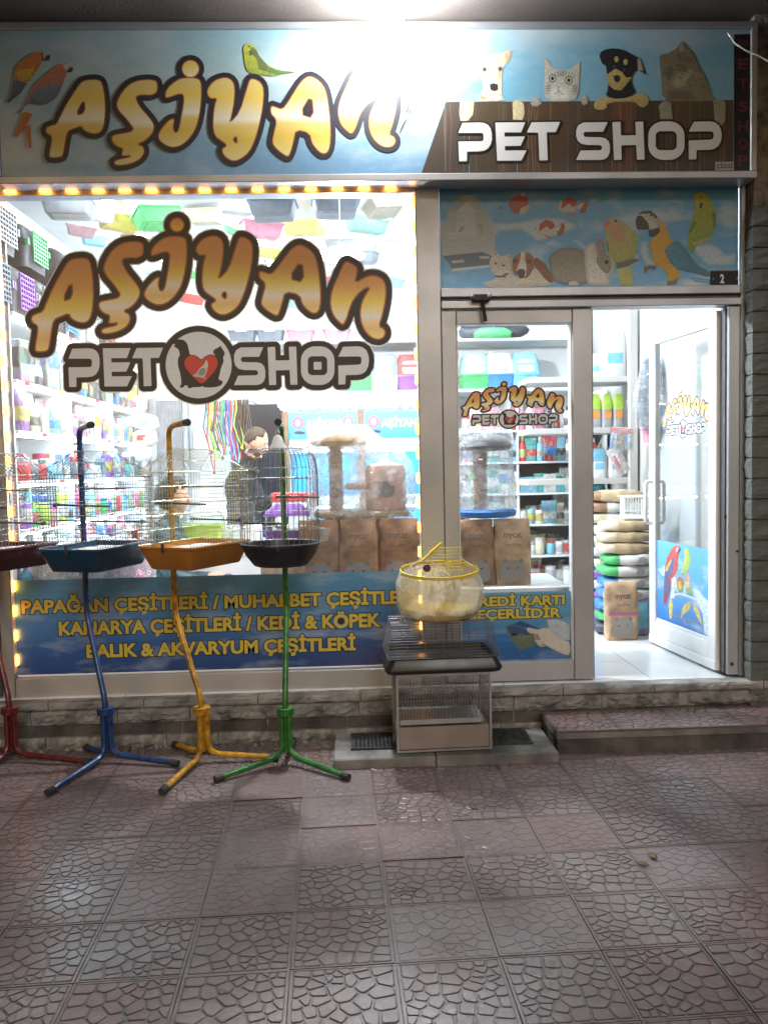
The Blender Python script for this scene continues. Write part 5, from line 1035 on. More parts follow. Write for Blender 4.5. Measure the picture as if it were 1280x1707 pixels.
wires(q, [((-.05 + i * .0, .05, zr - .01 + i * .018), (.14, .05, zr - .01 + i * .018)) for i in range(8)] + [((-.05, .05, zr - .02), (-.02, .05, zr + .15)), ((.14, .05, zr - .02), (.06, .05, zr + .17)), ((.05, .05, zr - .02), (.03, .05, zr + .15))], .0020)
q.build('cage_wires', 'yellow_wire', sc3, world=False)
q = MB(); M_ = Matrix.Translation((-.085, -.02, .335)) @ Matrix.Rotation(R(-42), 4, 'Y'); q.box((-.02, -.015, -.006), (.135, .015, .006), .004); q.box((.055, -.018, -.009), (.062, .018, .009)); q.xform(M_); q.build('hatch_flap', 'yellow_plastic', sc3, world=False)
for p0, p1 in (((-.16, -.03, .30), (-.09, -.02, .345)), ((-.08, -.02, .345), (.06, .0, .24)), ((.12, .0, .335), (.185, .0, .29)), ((-.15, -.03, .28), (-.16, -.03, .31))): q = MB(); q.tube([p0, p1], .0028, 6); q.build('prop_rod', 'white_paint', sc3, world=False)
q = MB(); q.lathe([(.0, -.022), (.016, -.016), (.023, 0), (.016, .016), (0, .022)], 16, (-.07, -.02, .285)); q.build('wooden_ball', 'red_tray', sc3, True, world=False)
q = MB(); q.box((.045, .0, .295), (.072, .012, .315), .003); q.build('yellow_clip', 'yellow_plastic', sc3, world=False)
# ------------------------------------------------------------------ the lit shop behind the glass
FZ = .286                                              # shop floor level
XL, XR, YB = -2.52, 2.46, 3.75
mat('floor_tile', (.72, .73, .74), .18, 0, .03, 3); mat('grout', (.42, .42, .42), .8); mat('ceiling_paint', (.82, .83, .84), .8, 0, .02)
mat('back_grey', (.26, .32, .40), .7, 0, .1, 2); mat('shelf_white', (.78, .79, .80), .4, 0, .03); mat('wood_brown', (.22, .13, .08), .5, 0, .2, 8)
emit('tube_light', (.78, .92, 1.0), TUBE); emit('dot_light', (.74, .91, 1.0), TUBE * .8)
q = MB(); q.box((XL, .062, .16), (XR, YB, FZ - .012)); fl_ = tag(q.build('shop_floor', 'grout'), kind='structure')
tm = MB(); tm.box((-.2235, -.2235, 0), (.2235, .2235, .010), .0015); tme = tm.mesh('floor_tile', 'floor_tile'); FA = R(-1.0)
f0_ = gz(1083, 1130, FZ)
for i in range(-10, 4):
    for j in range(0, 9):
        p = Vector((f0_.x + .2255 + i * .451, f0_.y + .19 + j * .451, FZ - .0112))
        if XL + .2 < p.x < XR - .2: link('floor_tile', tme, fl_, tuple(p))
def wall(name, a, b, mt='white_wall'): q = MB(); q.box(a, b); return tag(q.build(name, mt), kind='structure')
wall('wall_left', (XL - .1, .06, .2), (XL, YB, 3.62)); wall('wall_right', (XR, .06, .2), (XR + .1, YB, 3.62), 'cream_wall'); wall('ceiling', (XL - .1, .06, 3.62), (XR + .1, YB + 2.2, 3.72), 'ceiling_paint')
# back partition with the opening to the back room
OX0, OX1, OZ = -1.30, -.735, 2.28
wall('wall_back', (XL, YB, .2), (OX0, YB + .1, 3.62)); wall('wall_back', (OX1, YB, .2), (XR, YB + .1, 3.62)); wall('wall_back', (OX0, YB, OZ), (OX1, YB + .1, 3.62))
wall('back_room_wall', (XL, YB + 2.1, .2), (XR, YB + 2.2, 3.62), 'back_grey'); wall('back_room_wall', (-2.0, YB + .1, .2), (-1.9, YB + 2.1, 3.62), 'back_grey'); wall('back_room_wall', (.1, YB + .1, .2), (.2, YB + 2.1, 3.62), 'back_grey'); wall('back_room_floor', (-2.0, YB, .2), (.2, YB + 2.1, FZ), 'back_grey')
# ceiling tubes
for i, (x_, y0_, y1_) in enumerate(((-1.75, .45, 3.3), (-.75, .45, 3.3), (.30, .45, 3.3), (1.25, .45, 3.3))):
    lt = thing('ceiling_light', ['long ceiling tube light over the left shelves', 'long ceiling tube light left of the window middle', 'long ceiling tube light behind the window mullion', 'long ceiling tube light above the closed door leaf', 'long ceiling tube light above the open doorway'][i], 'ceiling light', (x_, (y0_ + y1_) / 2, 3.62), group='ceiling tube lights')
    q = MB(); q.box((x_ - .05, y0_, 3.585), (x_ + .05, y1_, 3.619), .004); q.build('housing', 'white_paint', lt); q = MB(); q.box((x_ - .035, y0_ + .02, 3.560), (x_ + .035, y1_ - .02, 3.584), .008); q.build('tube', 'tube_light', lt)

lt = thing('ceiling_light', 'small unseen light added in the back room behind the standing man', 'ceiling light', (-.9, 4.9, 3.62)); q = MB(); q.box((-1.0, 4.6, 3.585), (-.8, 5.2, 3.619)); q.build('housing', 'white_paint', lt); emit('back_fill_light', (.75, .88, 1.0), TUBE * .42); q = MB(); q.box((-.98, 4.62, 3.57), (-.82, 5.18, 3.584)); q.build('tube', 'back_fill_light', lt)  # added unseen light that brightens the back room
# ---- goods: shared meshes
PAL = {'red': (.55, .05, .05), 'pink': (.62, .22, .32), 'blue': (.05, .22, .60), 'sky': (.20, .50, .68), 'teal': (.05, .40, .42), 'green': (.08, .42, .14), 'lime': (.40, .60, .08), 'yellow': (.62, .52, .12), 'orange': (.68, .26, .05), 'purple': (.26, .10, .46), 'white': (.76, .77, .78), 'grey': (.34, .35, .38), 'dark': (.06, .065, .08), 'brown': (.26, .15, .09), 'cream': (.62, .56, .42), 'mint': (.26, .55, .45), 'mauve': (.42, .26, .30), 'slate': (.12, .15, .19)}
for k, c in PAL.items(): mat('p_' + k, c, .42, 0, .10, 12)
def label_mat(name, c):
    m, t, b = nodes(name); N = t.nodes.new; L = t.links.new; tc = N('ShaderNodeTexCoord'); oi = N('ShaderNodeObjectInfo')
    mp = N('ShaderNodeMapping'); mp.inputs['Scale'].default_value = (40, 40, 26); L(tc.outputs['Object'], mp.inputs['Vector']); cb = N('ShaderNodeCombineXYZ'); L(oi.outputs['Random'], cb.inputs[2]); va = N('ShaderNodeVectorMath'); va.operation = 'MULTIPLY_ADD'; va.inputs[1].default_value = (37, 37, 37); L(cb.outputs[0], va.inputs[0]); L(mp.outputs[0], va.inputs[2])
    vo = N('ShaderNodeTexVoronoi'); vo.inputs['Scale'].default_value = 1.0; L(va.outputs[0], vo.inputs['Vector']); hs_ = N('ShaderNodeHueSaturation'); hs_.inputs['Saturation'].default_value = .8; hs_.inputs['Value'].default_value = .7; L(vo.outputs['Color'], hs_.inputs['Color'])
    wv_ = N('ShaderNodeTexWave'); wv_.bands_direction = 'Z'; wv_.inputs['Scale'].default_value = 26; wv_.inputs['Distortion'].default_value = 14; wv_.inputs['Detail'].default_value = 4; wv_.inputs['Detail Scale'].default_value = 6; L(tc.outputs['Object'], wv_.inputs['Vector'])
    mx = N('ShaderNodeMix'); mx.data_type = 'RGBA'; mx.inputs['A'].default_value = (*c, 1); L(hs_.outputs[0], mx.inputs['B']); gt = N('ShaderNodeMath'); gt.operation = 'GREATER_THAN'; gt.inputs[1].default_value = .55; L(vo.outputs['Distance'], gt.inputs[0]); lt_ = N('ShaderNodeMath'); lt_.operation = 'SUBTRACT'; lt_.inputs[0].default_value = 1; L(gt.outputs[0], lt_.inputs[1]); ml = N('ShaderNodeMath'); ml.operation = 'MULTIPLY'; ml.inputs[1].default_value = .45; L(lt_.outputs[0], ml.inputs[0]); L(ml.outputs[0], mx.inputs['Factor'])
    m2 = N('ShaderNodeMix'); m2.data_type = 'RGBA'; m2.blend_type = 'MULTIPLY'; m2.inputs['Factor'].default_value = .5; L(mx.outputs['Result'], m2.inputs['A']); L(wv_.outputs['Color'], m2.inputs['B']); L(m2.outputs['Result'], b.inputs['Base Color']); b.inputs['Roughness'].default_value = .35
for k, c in PAL.items(): label_mat('l_' + k, c)
GOODS = {}
def goods(kind, col, cap='white'):
    key = (kind, col, cap)
    if key in GOODS: return GOODS[key]
    q = MB()
    if kind == 'bottle':
        q.lathe([(.030, 0), (.034, .004), (.034, .12), (.028, .14), (.014, .155), (.014, .16)], 12); q.cur = 1; q.lathe([(.017, .158), (.017, .19), (.012, .195)], 10); q.lathe([(.0345, .03), (.0350, .031), (.0350, .095), (.0345, .096)], 12)
    elif kind == 'box':
        q.box((-.055, -.03, 0), (.055, .03, .16), .003); q.cur = 1; q.box((-.05, -.0312, .07), (.05, -.0304, .13)); q.box((-.0562, -.024, .05), (-.0554, .024, .13)); q.box((.0554, -.024, .05), (.0562, .024, .13))
    elif kind == 'pouch':
        q.loft([rr2(.12, .055, .02, 0), rr2(.125, .065, .025, .04), rr2(.12, .05, .02, .13), rr2(.125, .012, .005, .185), rr2(.125, .006, .002, .20)]); q.cur = 1; q.loft([rr2(.126, .067, .025, .045), rr2(.127, .068, .025, .05), rr2(.124, .058, .022, .10), rr2(.122, .055, .02, .105)], cap=False)
    elif kind == 'jar':
        q.lathe([(.04, 0), (.045, .006), (.045, .09), (.038, .10)], 14); q.cur = 1; q.lathe([(.042, .101), (.042, .125), (.036, .128)], 14)
    elif kind == 'can':
        q.lathe([(.036, 0), (.038, .003), (.038, .10), (.036, .103)], 14); q.cur = 1; q.lathe([(.0384, .02), (.0388, .021), (.0388, .08), (.0384, .081)], 14)
    me = q.mesh(kind, [('l_' if kind in ('box', 'pouch') else 'p_') + col, 'l_' + cap]); GOODS[key] = me
    if kind in ('bottle', 'jar', 'can'):
        me.polygons.foreach_set('use_smooth', [True] * len(me.polygons))
        try: me.set_sharp_from_angle(angle=R(40))
        except Exception: pass
    return me
def shelf_goods(p0, p1, face, n, kinds, cols, label, cat, group, scale=1.0, rows=1, seed=1):
    rr = random.Random(seed); d = Vector(p1) - Vector(p0)
    for i in range(n):
        k = rr.choice(kinds); c = rr.choice(cols); cp = rr.choice(['white', 'white', 'red', 'blue', 'dark', 'yellow'])
        o = link(k, goods(k, c, cp if cp != c else 'white')); s_ = scale * rr.uniform(.85, 1.25); o.scale = (s_, s_, s_ * rr.uniform(.9, 1.25))
        o.location = Vector(p0) + d * ((i + .5 + rr.uniform(-.12, .12)) / n) + Vector((0, 0, .001)); o.rotation_euler = (0, 0, face + rr.uniform(-.15, .15))
        w_ = {'bottle': 'bottle', 'box': 'carton', 'pouch': 'pouch', 'jar': 'tub', 'can': 'tin'}[k]; cn = {'sky': 'light blue', 'lime': 'lime green', 'slate': 'slate grey'}.get(c, c)
        pos = (['near', 'middle', 'far'] if 'left' in group else ['left', 'middle', 'right'])[min(2, int(3 * i / n))]; tag(o, cn + ' ' + label % (w_ + ' in the ' + pos + ' third'), w_, '%s %s %s %s' % (group, pos, cn, w_))
# ---- left wall shelving
LX0, LX1, LY0, LY1 = XL + .005, -2.10, .35, 3.45
ls = thing('wall_shelving', 'white shelving full of goods along the left shop wall', 'shelving', (-2.3, 1.9, FZ))
LZ = [.62, .95, 1.25, 1.56, 1.88, 2.20, 2.62]
for z_ in LZ: bar(ls, 'shelf', (LX0, LY0, z_ - .025), (LX1, LY1, z_), 'shelf_white', .003)
for y_ in (LY0 - .02, 1.38, 2.42, LY1 + .002): bar(ls, 'upright', (LX0, y_, FZ), (LX1 - .02, y_ + .018, 3.2), 'shelf_white', .002)
for z_ in LZ[2:]:
    q = MB(); q.box((LX1 - .045, LY0 + .05, z_ - .038), (LX1 - .02, LY1 - .05, z_ - .0265)); q.build('shelf_light', 'dot_light', ls)
for z_ in LZ[1:]:
    for k in range(11):
        q = MB(); y_ = LY0 + .15 + k * .28 + rnd.uniform(-.05, .05); q.box((LX1 + .001, y_, z_ - .024), (LX1 + .004, y_ + .07, z_ - .002)); q.build('price_tag', rnd.choice(['p_white', 'p_yellow', 'p_red', 'p_white']), ls)
WORDS = {1: 'lowest', 2: 'second lowest', 3: 'middle', 4: 'fourth', 5: 'second highest'}
for i, (z_, n, kinds, cols) in enumerate(((.95, 15, ('pouch', 'box', 'jar'), ('cream', 'brown', 'white', 'grey', 'pink')), (1.25, 22, ('bottle', 'can', 'jar'), ('lime', 'sky', 'purple', 'red', 'green', 'pink')), (1.56, 20, ('box', 'bottle', 'jar'), ('red', 'purple', 'sky', 'teal', 'slate', 'white')), (1.88, 16, ('pouch', 'box'), ('pink', 'white', 'purple', 'cream', 'sky')), (2.20, 13, ('pouch', 'box'), ('dark', 'slate', 'blue', 'dark', 'grey')))):
    shelf_goods((-2.15, LY0 + .08, z_), (-2.15, LY1 - .08, z_), R(90), n, kinds, cols, '%s of the ' + WORDS[i + 1] + ' left shelf board', 'goods', 'goods on left shelving board %d' % (i + 1), 1.55 if i == 4 else 1.05, seed=40 + i)
    shelf_goods((-2.32, LY0 + .08, z_), (-2.32, LY1 - .08, z_), R(90), n - 4, kinds, cols, '%s of the ' + WORDS[i + 1] + ' left shelf board', 'goods', 'goods on left shelving board %d' % (i + 1), 1.2, seed=60 + i)
# pet carriers on the top board, their grille doors to the right
mat('carrier_grey', (.055, .055, .065), .5); mat('carrier_light', (.42, .43, .46), .45)
def carrier(label, y, z, w, h, body, door):
    t = thing('pet_carrier', label, 'pet carrier', (-2.12, y, z), R(90), 'pet carriers on the top shelf')
    q = MB(); q.loft([[(x_, d_, 0) for x_, d_ in rrect(-w / 2, .02, w / 2, .40, .05, 4)], [(x_, d_, h * .45) for x_, d_ in rrect(-w / 2 - .012, .01, w / 2 + .012, .41, .05, 4)], [(x_, d_, h * .5) for x_, d_ in rrect(-w / 2 - .018, .0, w / 2 + .018, .415, .05, 4)], [(x_, d_, h * .85) for x_, d_ in rrect(-w / 2, .02, w / 2, .40, .06, 4)], [(x_, d_, h) for x_, d_ in rrect(-w / 2 + .06, .08, w / 2 - .06, .34, .06, 4)]]); autosmooth(q.build('shell', body, t, world=False), 45)
    q = MB()
    for i in range(7): X = -w / 2 + .06 + (w - .12) * i / 6; q.box((X - .006, -.012, .05), (X + .006, -.002, h * .8))
    for i in range(8): Z = .05 + (h * .8 - .05) * i / 7; q.box((-w / 2 + .054, -.014, Z - .006), (w / 2 - .054, -.0125, Z + .006))
    q.build('grille_door', door, t, world=False)
    q = MB(); q.tube(path([(-.07, .18, h), (-.07, .18, h + .03), (.07, .18, h + .03), (.07, .18, h)], .02), .010, 8); q.build('carry_handle', door, t, world=False)
    for s_ in (-1, 1): q = MB(); q.box((s_ * (w / 2 + .004) - .012, -.004, h * .45), (s_ * (w / 2 + .004) + .012, .02, h * .6), .003); q.build('latch', door, t, world=False)
carrier('dark pet carrier with purple grille door nearest the window', .62, 2.62, .34, .34, 'carrier_grey', 'p_purple'); carrier('dark pet carrier with pale grey grille door on the top shelf', 1.03, 2.62, .36, .34, 'carrier_grey', 'carrier_light'); carrier('dark pet carrier with blue door panel on the top shelf', 1.46, 2.62, .34, .32, 'carrier_grey', 'p_blue')
carrier('dark pet carrier with grey grille door right behind the left window jamb', .24, 2.62, .34, .34, 'carrier_grey', 'p_slate'); carrier('black pet carrier with white grille door high behind the left window jamb', .36, 2.985, .36, .32, 'carrier_grey', 'p_grey'); carrier('black pet carrier with orange grille door stacked highest', 1.50, 2.985, .36, .30, 'carrier_grey', 'p_orange'); carrier('black pet carrier with green grille door stacked by the window', .88, 2.985, .36, .30, 'carrier_grey', 'p_green'); carrier('pale grey pet carrier at the far end of the top shelf', 1.95, 2.62, .36, .32, 'p_grey', 'p_white'); carrier('black pet carrier with red grille door, second from the far end', 2.42, 2.62, .36, .32, 'carrier_grey', 'p_red')
# ---- plastic trays hung from the ceiling
def ceil_tray(px, py, wpx, col, Y, label, tilt=0.0, rz=0.0, hk=.34, inv=False):
    y = Y - 4.85; p = at(px, py, y); w = wpx * Y / F_PX; t = thing('plastic_tray', label, 'plastic tray', (p.x, y, p.z), rz, 'plastic trays hung from the ceiling'); h = w * hk; d = w * .72
    q = MB(); q.loft([rr2(w * .80, d * .80, w * .07, -h / 2), rr2(w * .83, d * .83, w * .08, -h / 2 + .004), rr2(w * .97, d * .97, w * .08, h * .36), rr2(w * 1.04, d * 1.04, w * .08, h * .38), rr2(w * 1.04, d * 1.04, w * .08, h / 2), rr2(w * .95, d * .95, w * .07, h / 2), rr2(w * .80, d * .80, w * .06, -h * .38)])
    if tilt: q.xform(Matrix.Rotation(tilt, 4, 'X') @ Matrix.Rotation(tilt * .6, 4, 'Y'))
    autosmooth(q.build('tub', 'p_' + col, t, world=False), 40)
    q = MB(); q.tube([(0, 0, h * .1), (0, 0, 3.619 - p.z)], .002, 4); q.build('cord', 'p_white', t, world=False)
    q = MB(); q.box((-w * .3, -d * .3, -h / 2 - .003), (w * .3, d * .3, -h / 2 - .0005)); q.xform(Matrix.Rotation(tilt, 4, 'X') @ Matrix.Rotation(tilt * .6, 4, 'Y') if tilt else Matrix.Identity(4)); q.build('base_rib', 'p_' + col, t, world=False)
for a_ in ((115, 347, 78, 'grey', 5.75, 'wide grey plastic tray hanging at the top left of the window', .0, .1), (136, 386, 46, 'mauve', 6.3, 'dusky mauve plastic tray hanging above the carriers', .2, .3), (200, 372, 66, 'yellow', 6.2, 'mustard yellow plastic tray hanging near the window top', .1, .5), (158, 402, 40, 'sky', 6.7, 'bright blue plastic tray hanging above the carriers', .1, .4), (262, 366, 70, 'green', 6.1, 'dark green plastic tray hanging left of the dotted letter', -.2, .5), (345, 362, 62, 'cream', 6.4, 'cream plastic tray hanging right of the dotted letter', .1, -.3), (455, 351, 76, 'slate', 5.7, 'blue-grey square plastic tray at the window top, left of the middle pair', .0, -.05), (560, 346, 76, 'slate', 5.7, 'blue-grey square plastic tray at the window top, right of the middle pair', .0, .1), (436, 384, 66, 'pink', 6.2, 'dusty pink plastic tray hanging below a blue-grey one', .1, .3), (508, 380, 66, 'yellow', 6.4, 'pale yellow plastic tray hanging between two blue-grey ones', .15, -.4), (612, 376, 66, 'mint', 6.2, 'mint green plastic tray hanging at the right of the window', .15, .3), (640, 345, 64, 'cream', 5.8, 'beige plastic tray at the top right corner of the window', -.3, .4), (604, 430, 54, 'slate', 7.0, 'dark slate plastic tray hanging over the last golden letter', .1, -.3), (388, 386, 26, 'green', 6.6, 'small emerald plastic tray hanging behind the golden Y', .3, .7), (448, 422, 44, 'lime', 7.1, 'olive green plastic tray hanging between golden letters', .2, .4), (317, 498, 44, 'red', 7.5, 'coral red plastic tray hanging behind the golden letters', .2, .5), (319, 458, 34, 'green', 7.2, 'bright green plastic tray hanging above a coral red one', .2, .2), (545, 470, 40, 'red', 7.4, 'crimson plastic tray hanging behind the gap of the last letters', .1, .3), (486, 505, 42, 'sky', 7.6, 'light blue plastic tray hanging low behind the golden letters', .1, -.2), (250, 440, 40, 'white', 6.8, 'white plastic tray hanging above the golden S', .2, .3), (540, 405, 60, 'white', 6.7, 'white plastic tray hanging under the pale yellow one', .1, .2), (180, 450, 50, 'white', 6.9, 'white plastic tray hanging beside the black carriers', .15, .3), (232, 405, 56, 'cream', 6.5, 'ivory plastic tray hanging between the golden A and S', .2, .5), (300, 415, 44, 'white', 6.9, 'white plastic tray hanging behind the dotted letter', .1, .2), (350, 425, 46, 'mint', 7.0, 'pale mint plastic tray hanging behind the golden Y', .2, -.3), (395, 345, 60, 'white', 5.9, 'white plastic tray at the window top left of the blue-grey pair', .1, .2), (500, 425, 48, 'mauve', 7.1, 'mauve plastic tray hanging above the second golden A', .15, .4), (570, 410, 50, 'grey', 6.6, 'light grey plastic tray hanging above the last letters', .1, -.2), (660, 395, 44, 'white', 6.5, 'white plastic tray hanging beside the window mullion', .1, .1), (650, 470, 44, 'sky', 7.3, 'pale blue plastic tray hanging near the mullion', .2, .3), (420, 470, 40, 'cream', 7.5, 'cream plastic tray hanging low behind the golden letters', .15, .3), (240, 500, 46, 'slate', 7.4, 'slate plastic tray hanging low beside the carriers', .1, .2), (600, 500, 44, 'white', 7.6, 'white plastic tray hanging low behind the last letter', .1, .3), (165, 360, 50, 'white', 6.0, 'white plastic tray beside the wide grey one', .2, .2)): ceil_tray(*a_[:6], a_[6], a_[7])
for i, (px, col, lab) in enumerate(((405, 'slate', 'dark grey tray on the high back shelf, leftmost of four'), (452, 'slate', 'dark grey tray on the high back shelf, second from left'), (502, 'pink', 'pink tray on the high back shelf, third from left'), (562, 'pink', 'pink tray on the high back shelf, rightmost of four'))):
    y = 3.45; w = .27; p = at(px, 574, y); t = thing('plastic_tray', lab, 'plastic tray', (p.x, y, 2.86), 0, 'trays on the high back shelf'); q = MB(); q.loft([rr2(w * .8, .17, .02, 0), rr2(w, .21, .025, .11), rr2(w * 1.06, .23, .025, .112), rr2(w * 1.06, .23, .025, .125), rr2(w * .95, .2, .02, .125), rr2(w * .78, .15, .02, .01)]); autosmooth(q.build('tub', 'p_' + col, t, world=False), 40); q = MB(); q.box((-w * .2, -.118, .105), (w * .2, -.1155, .13)); q.build('lip_label', 'p_white', t, world=False)
hs = thing('wall_shelf', 'high white shelf on the back wall holding trays and litter boxes', 'shelf', (0, 3.5, 2.85)); bar(hs, 'board', (-1.9, 3.28, 2.83), (2.3, 3.749, 2.858), 'shelf_white'); bar(hs, 'board', (-.75, 3.22, 2.32), (2.3, 3.749, 2.35), 'shelf_white')
# covered litter boxes on the lower back shelf
def litter_box(label, x, y, z, base, top, w=.29):
    t = thing('litter_box', label, 'litter box', (x, y, z), 0, 'covered litter boxes on the back shelf'); h = .36
    q = MB(); q.loft([rr2(w * .86, .30, .03, 0), rr2(w, .36, .04, .13), rr2(w * 1.05, .38, .04, .135), rr2(w * 1.05, .38, .04, .15)]); autosmooth(q.build('base', 'p_' + base, t, world=False), 40)
    q = MB(); q.loft([rr2(w, .36, .04, .151), rr2(w * .97, .34, .05, .24), rr2(w * .8, .28, .05, h - .02), rr2(w * .7, .24, .05, h)]); autosmooth(q.build('hood', 'p_' + top, t, world=False), 40)
    q = MB(); q.loft([[(x_, -.1815 + (z_ - .16) * .22, z_) for x_, z_ in rrect(-w * .28, .165, w * .28, .29, .03, 3)], [(x_, -.186 + (z_ - .16) * .22, z_) for x_, z_ in rrect(-w * .28, .165, w * .28, .29, .03, 3)]]); q.build('flap', 'p_' + ('grey' if top == 'white' else 'white'), t, world=False)
for i, (px, b, c, lab) in enumerate(((548, 'white', 'white', 'all white covered litter box, leftmost on the back shelf'), (598, 'green', 'white', 'covered litter box with bright green base and white hood'), (640, 'white', 'sky', 'covered litter box with white base and blue hood'), (683, 'purple', 'red', 'covered litter box with purple base and red hood'))): litter_box(lab, at(px, 640, 3.42).x, 3.44, 2.352, b, c)
for i, (px, b, c, lab) in enumerate(((790, 'green', 'mint', 'covered litter box with green base seen through the closed door'), (830, 'blue', 'white', 'covered litter box with blue base seen through the closed door'), (872, 'sky', 'sky', 'light blue covered litter box seen through the closed door'))): litter_box(lab, at(px, 640, 3.42).x, 3.44, 2.352, b, c)
for i, (px, col, lab) in enumerate(((795, 'dark', 'black rolled bag on the high shelf behind the closed door, left one'), (850, 'dark', 'black rolled bag on the high shelf behind the closed door, right one'), (818, 'green', 'bright green lid on the high shelf behind the closed door'))):
    p = at(px, 566, 3.40); q = MB(); w = .13
    if col == 'green': q.loft([rr2(.36, .26, .05, 0), rr2(.38, .28, .05, .05), rr2(.26, .16, .04, .10)]); q.xform(Matrix.Translation((p.x, 3.36, 2.8605)))
    else: q.loft([[(x_, -.10 + .04 * math.sin(k_), z_) for k_, (x_, z_) in enumerate(ring(0, .085, .19, .084, 14))], [(x_, .10, z_) for x_, z_ in ring(0, .085, .17, .08, 14)]]); q.xform(Matrix.Translation((p.x, 3.45, 2.8605 + (0.0))))
    t = thing('rolled_bag' if col == 'dark' else 'tray_lid', lab, 'bag' if col == 'dark' else 'lid', (p.x, 3.4, 2.8605)); q.build('body', 'p_' + col, t, True)
# ---- back wall: ribbed grey door, LED row, aquarium rack
rb = thing('ribbed_door', 'grey ribbed sliding door left of the hanging leashes', 'door', (-1.62, 3.7, FZ)); x0_, x1_ = at(262, 700, 3.70).x, at(306, 700, 3.70).x
bar(rb, 'frame', (x0_ - .07, 3.66, FZ), (x0_ - .001, 3.749, 2.35), 'alu'); bar(rb, 'frame', (x1_ + .001, 3.66, FZ), (x1_ + .05, 3.749, 2.35), 'alu')
q = MB(); n = 22
for i in range(n): X = x0_ + (x1_ - x0_) * i / n; q.box((X, 3.70 + (.012 if i % 2 else 0), FZ), (X + (x1_ - x0_) / n, 3.74, 2.33))
q.build('ribs', 'p_grey', rb)
lr = thing('led_lamp_row', 'row of round white lamps along the lintel over the aquariums', 'lamps', (.1, 3.15, 2.25)); bar(lr, 'rail', (-.735, 3.12, 2.20), (.95, 3.22, 2.318), 'shelf_white')
q = MB(); q.lathe([(0, -.012), (.026, -.010), (.03, 0), (.026, .004)], 12); dme = q.mesh('lamp', 'dot_light')
for i in range(17): link('lamp', dme, lr, (-.68 + i * .1 - .1, 3.17 - 3.15, 2.188 - 2.25))
mat('aqua_back', (.30, .60, .76), .4); thin_glass('water', (.62, .86, .95), .0, .02)
ar = thing('aquarium_rack', 'rack of bright blue aquariums under a printed header board', 'aquarium rack', (.05, 3.4, FZ))
for x_ in (-.66, .075, .80): bar(ar, 'post', (x_ - .03, 3.10, FZ), (x_ + .03, 3.16, 2.15), 'wood_brown')
for z_ in (.75, 1.32, 1.86): bar(ar, 'shelf', (-.69, 3.161, z_ - .03), (.83, 3.70, z_), 'shelf_white')
for zi, z_ in enumerate((.752, 1.322)):
    for xi in range(2):
        xa = -.62 + xi * .735; q = MB(); q.box((xa, 3.18, z_), (xa + .66, 3.60, z_ + .42)); tk = q.build('tank', 'water', ar); q = MB(); q.box((xa + .01, 3.602, z_), (xa + .65, 3.612, z_ + .43)); q.build('tank_back', 'aqua_back', ar)
        q = MB(); q.box((xa + .05, 3.36, z_ + .44), (xa + .61, 3.42, z_ + .455)); q.build('tank_lamp', 'dot_light', ar)
for hx0, hx1 in ((-.63, .04), (.11, .79)):
    q = sheet(6, 4, hx0, hx1, 1.88, 2.14, 3.12, lambda a, b: ramp([(0, (.05, .30, .55)), (1, (.16, .50, .72))], b), .008); hb = q.build('header_board', 'print', ar, colours=True); art = Art(lambda x, y, l, hx0=hx0: (hx0 + x, 3.1195 - l * 3e-5, 1.88 + y))
    for s_ in (.09, .58): art.dot(s_, .16, .055, (.45, .12, .40), .06); art.dot(s_, .16, .03, (.62, .30, .50), .04); art.poly([(s_ - .06, .06), (s_ + .05, .045), (s_ + .08, .07), (s_, .085)], (.02, .03, .08))
    art.mb.build('fish_print', 'print', hb, colours=True)
    v, f = fit_text('AŞİYAN', hx0 + .16, hx0 + .51, 1.965, 2.095, .04); q = MB(); q.add([(p[0], 3.1188, p[1]) for p in v], f, [(.78, .66, .22)] * len(v)); q.build('lettering', 'print', hb, colours=True)
# ---- hanging leashes beside the opening
mat('strap_dark', (.045, .035, .035), .5)
hk = thing('leash_rail', 'metal rail from which the leashes hang', 'rail', (-1.18, 3.2, 2.26)); q = MB(); q.tube([(-1.65, 3.2, 2.27), (-.98, 3.2, 2.27)], .008, 8); q.build('rod', 'zinc', hk)
for e_ in (-1.64, -.99): q = MB(); q.tube([(e_, 3.2, 2.27), (e_, 3.748, 2.27)], .006, 6); q.build('bracket', 'zinc', hk)
rr = random.Random(5)
for i in range(26):
    x_ = -1.44 + i * .0165; col = rr.choice(['red', 'pink', 'blue', 'lime', 'purple', 'white', 'green', 'orange', 'sky', 'dark']) if i < 19 else 'brown'; L_ = rr.uniform(.42, .72); y_ = 3.2 + rr.uniform(-.03, .03); s_ = rr.uniform(.008, .03)
    q = MB(); q.tube([(x_, y_ - .012, 2.285), (x_ + s_ * .4, y_ - .03, 2.2), (x_ - s_, y_ - .03, 2.27 - L_ * .5), (x_ + s_, y_ - .035, 2.27 - L_ * .85), (x_ + s_ * 2.2, y_ - .03, 2.27 - L_), (x_ + s_ * 2.6, y_ - .02, 2.27 - L_ * .8), (x_ + s_ * .8, y_ + .02, 2.27 - L_ * .4), (x_, y_ + .012, 2.285)], .0065, 5); q.box((x_ - .012 + s_ * 2, y_ - .045, 2.27 - L_ - .02), (x_ + .012 + s_ * 2, y_ - .02, 2.27 - L_ + .015), .003)
    o = q.build('leash', 'strap_dark' if col == 'brown' else 'p_' + col, None, True); tag(o, ('dark leather harness strap at the right end of the hanging leashes' if col == 'brown' else {'red': 'red', 'pink': 'pink', 'blue': 'blue', 'lime': 'lime green', 'purple': 'purple', 'white': 'white', 'green': 'green', 'orange': 'orange', 'sky': 'light blue', 'dark': 'black'}[col] + ' leash in the bundle hanging beside the back opening'), 'leash', 'hanging leashes ' + col)
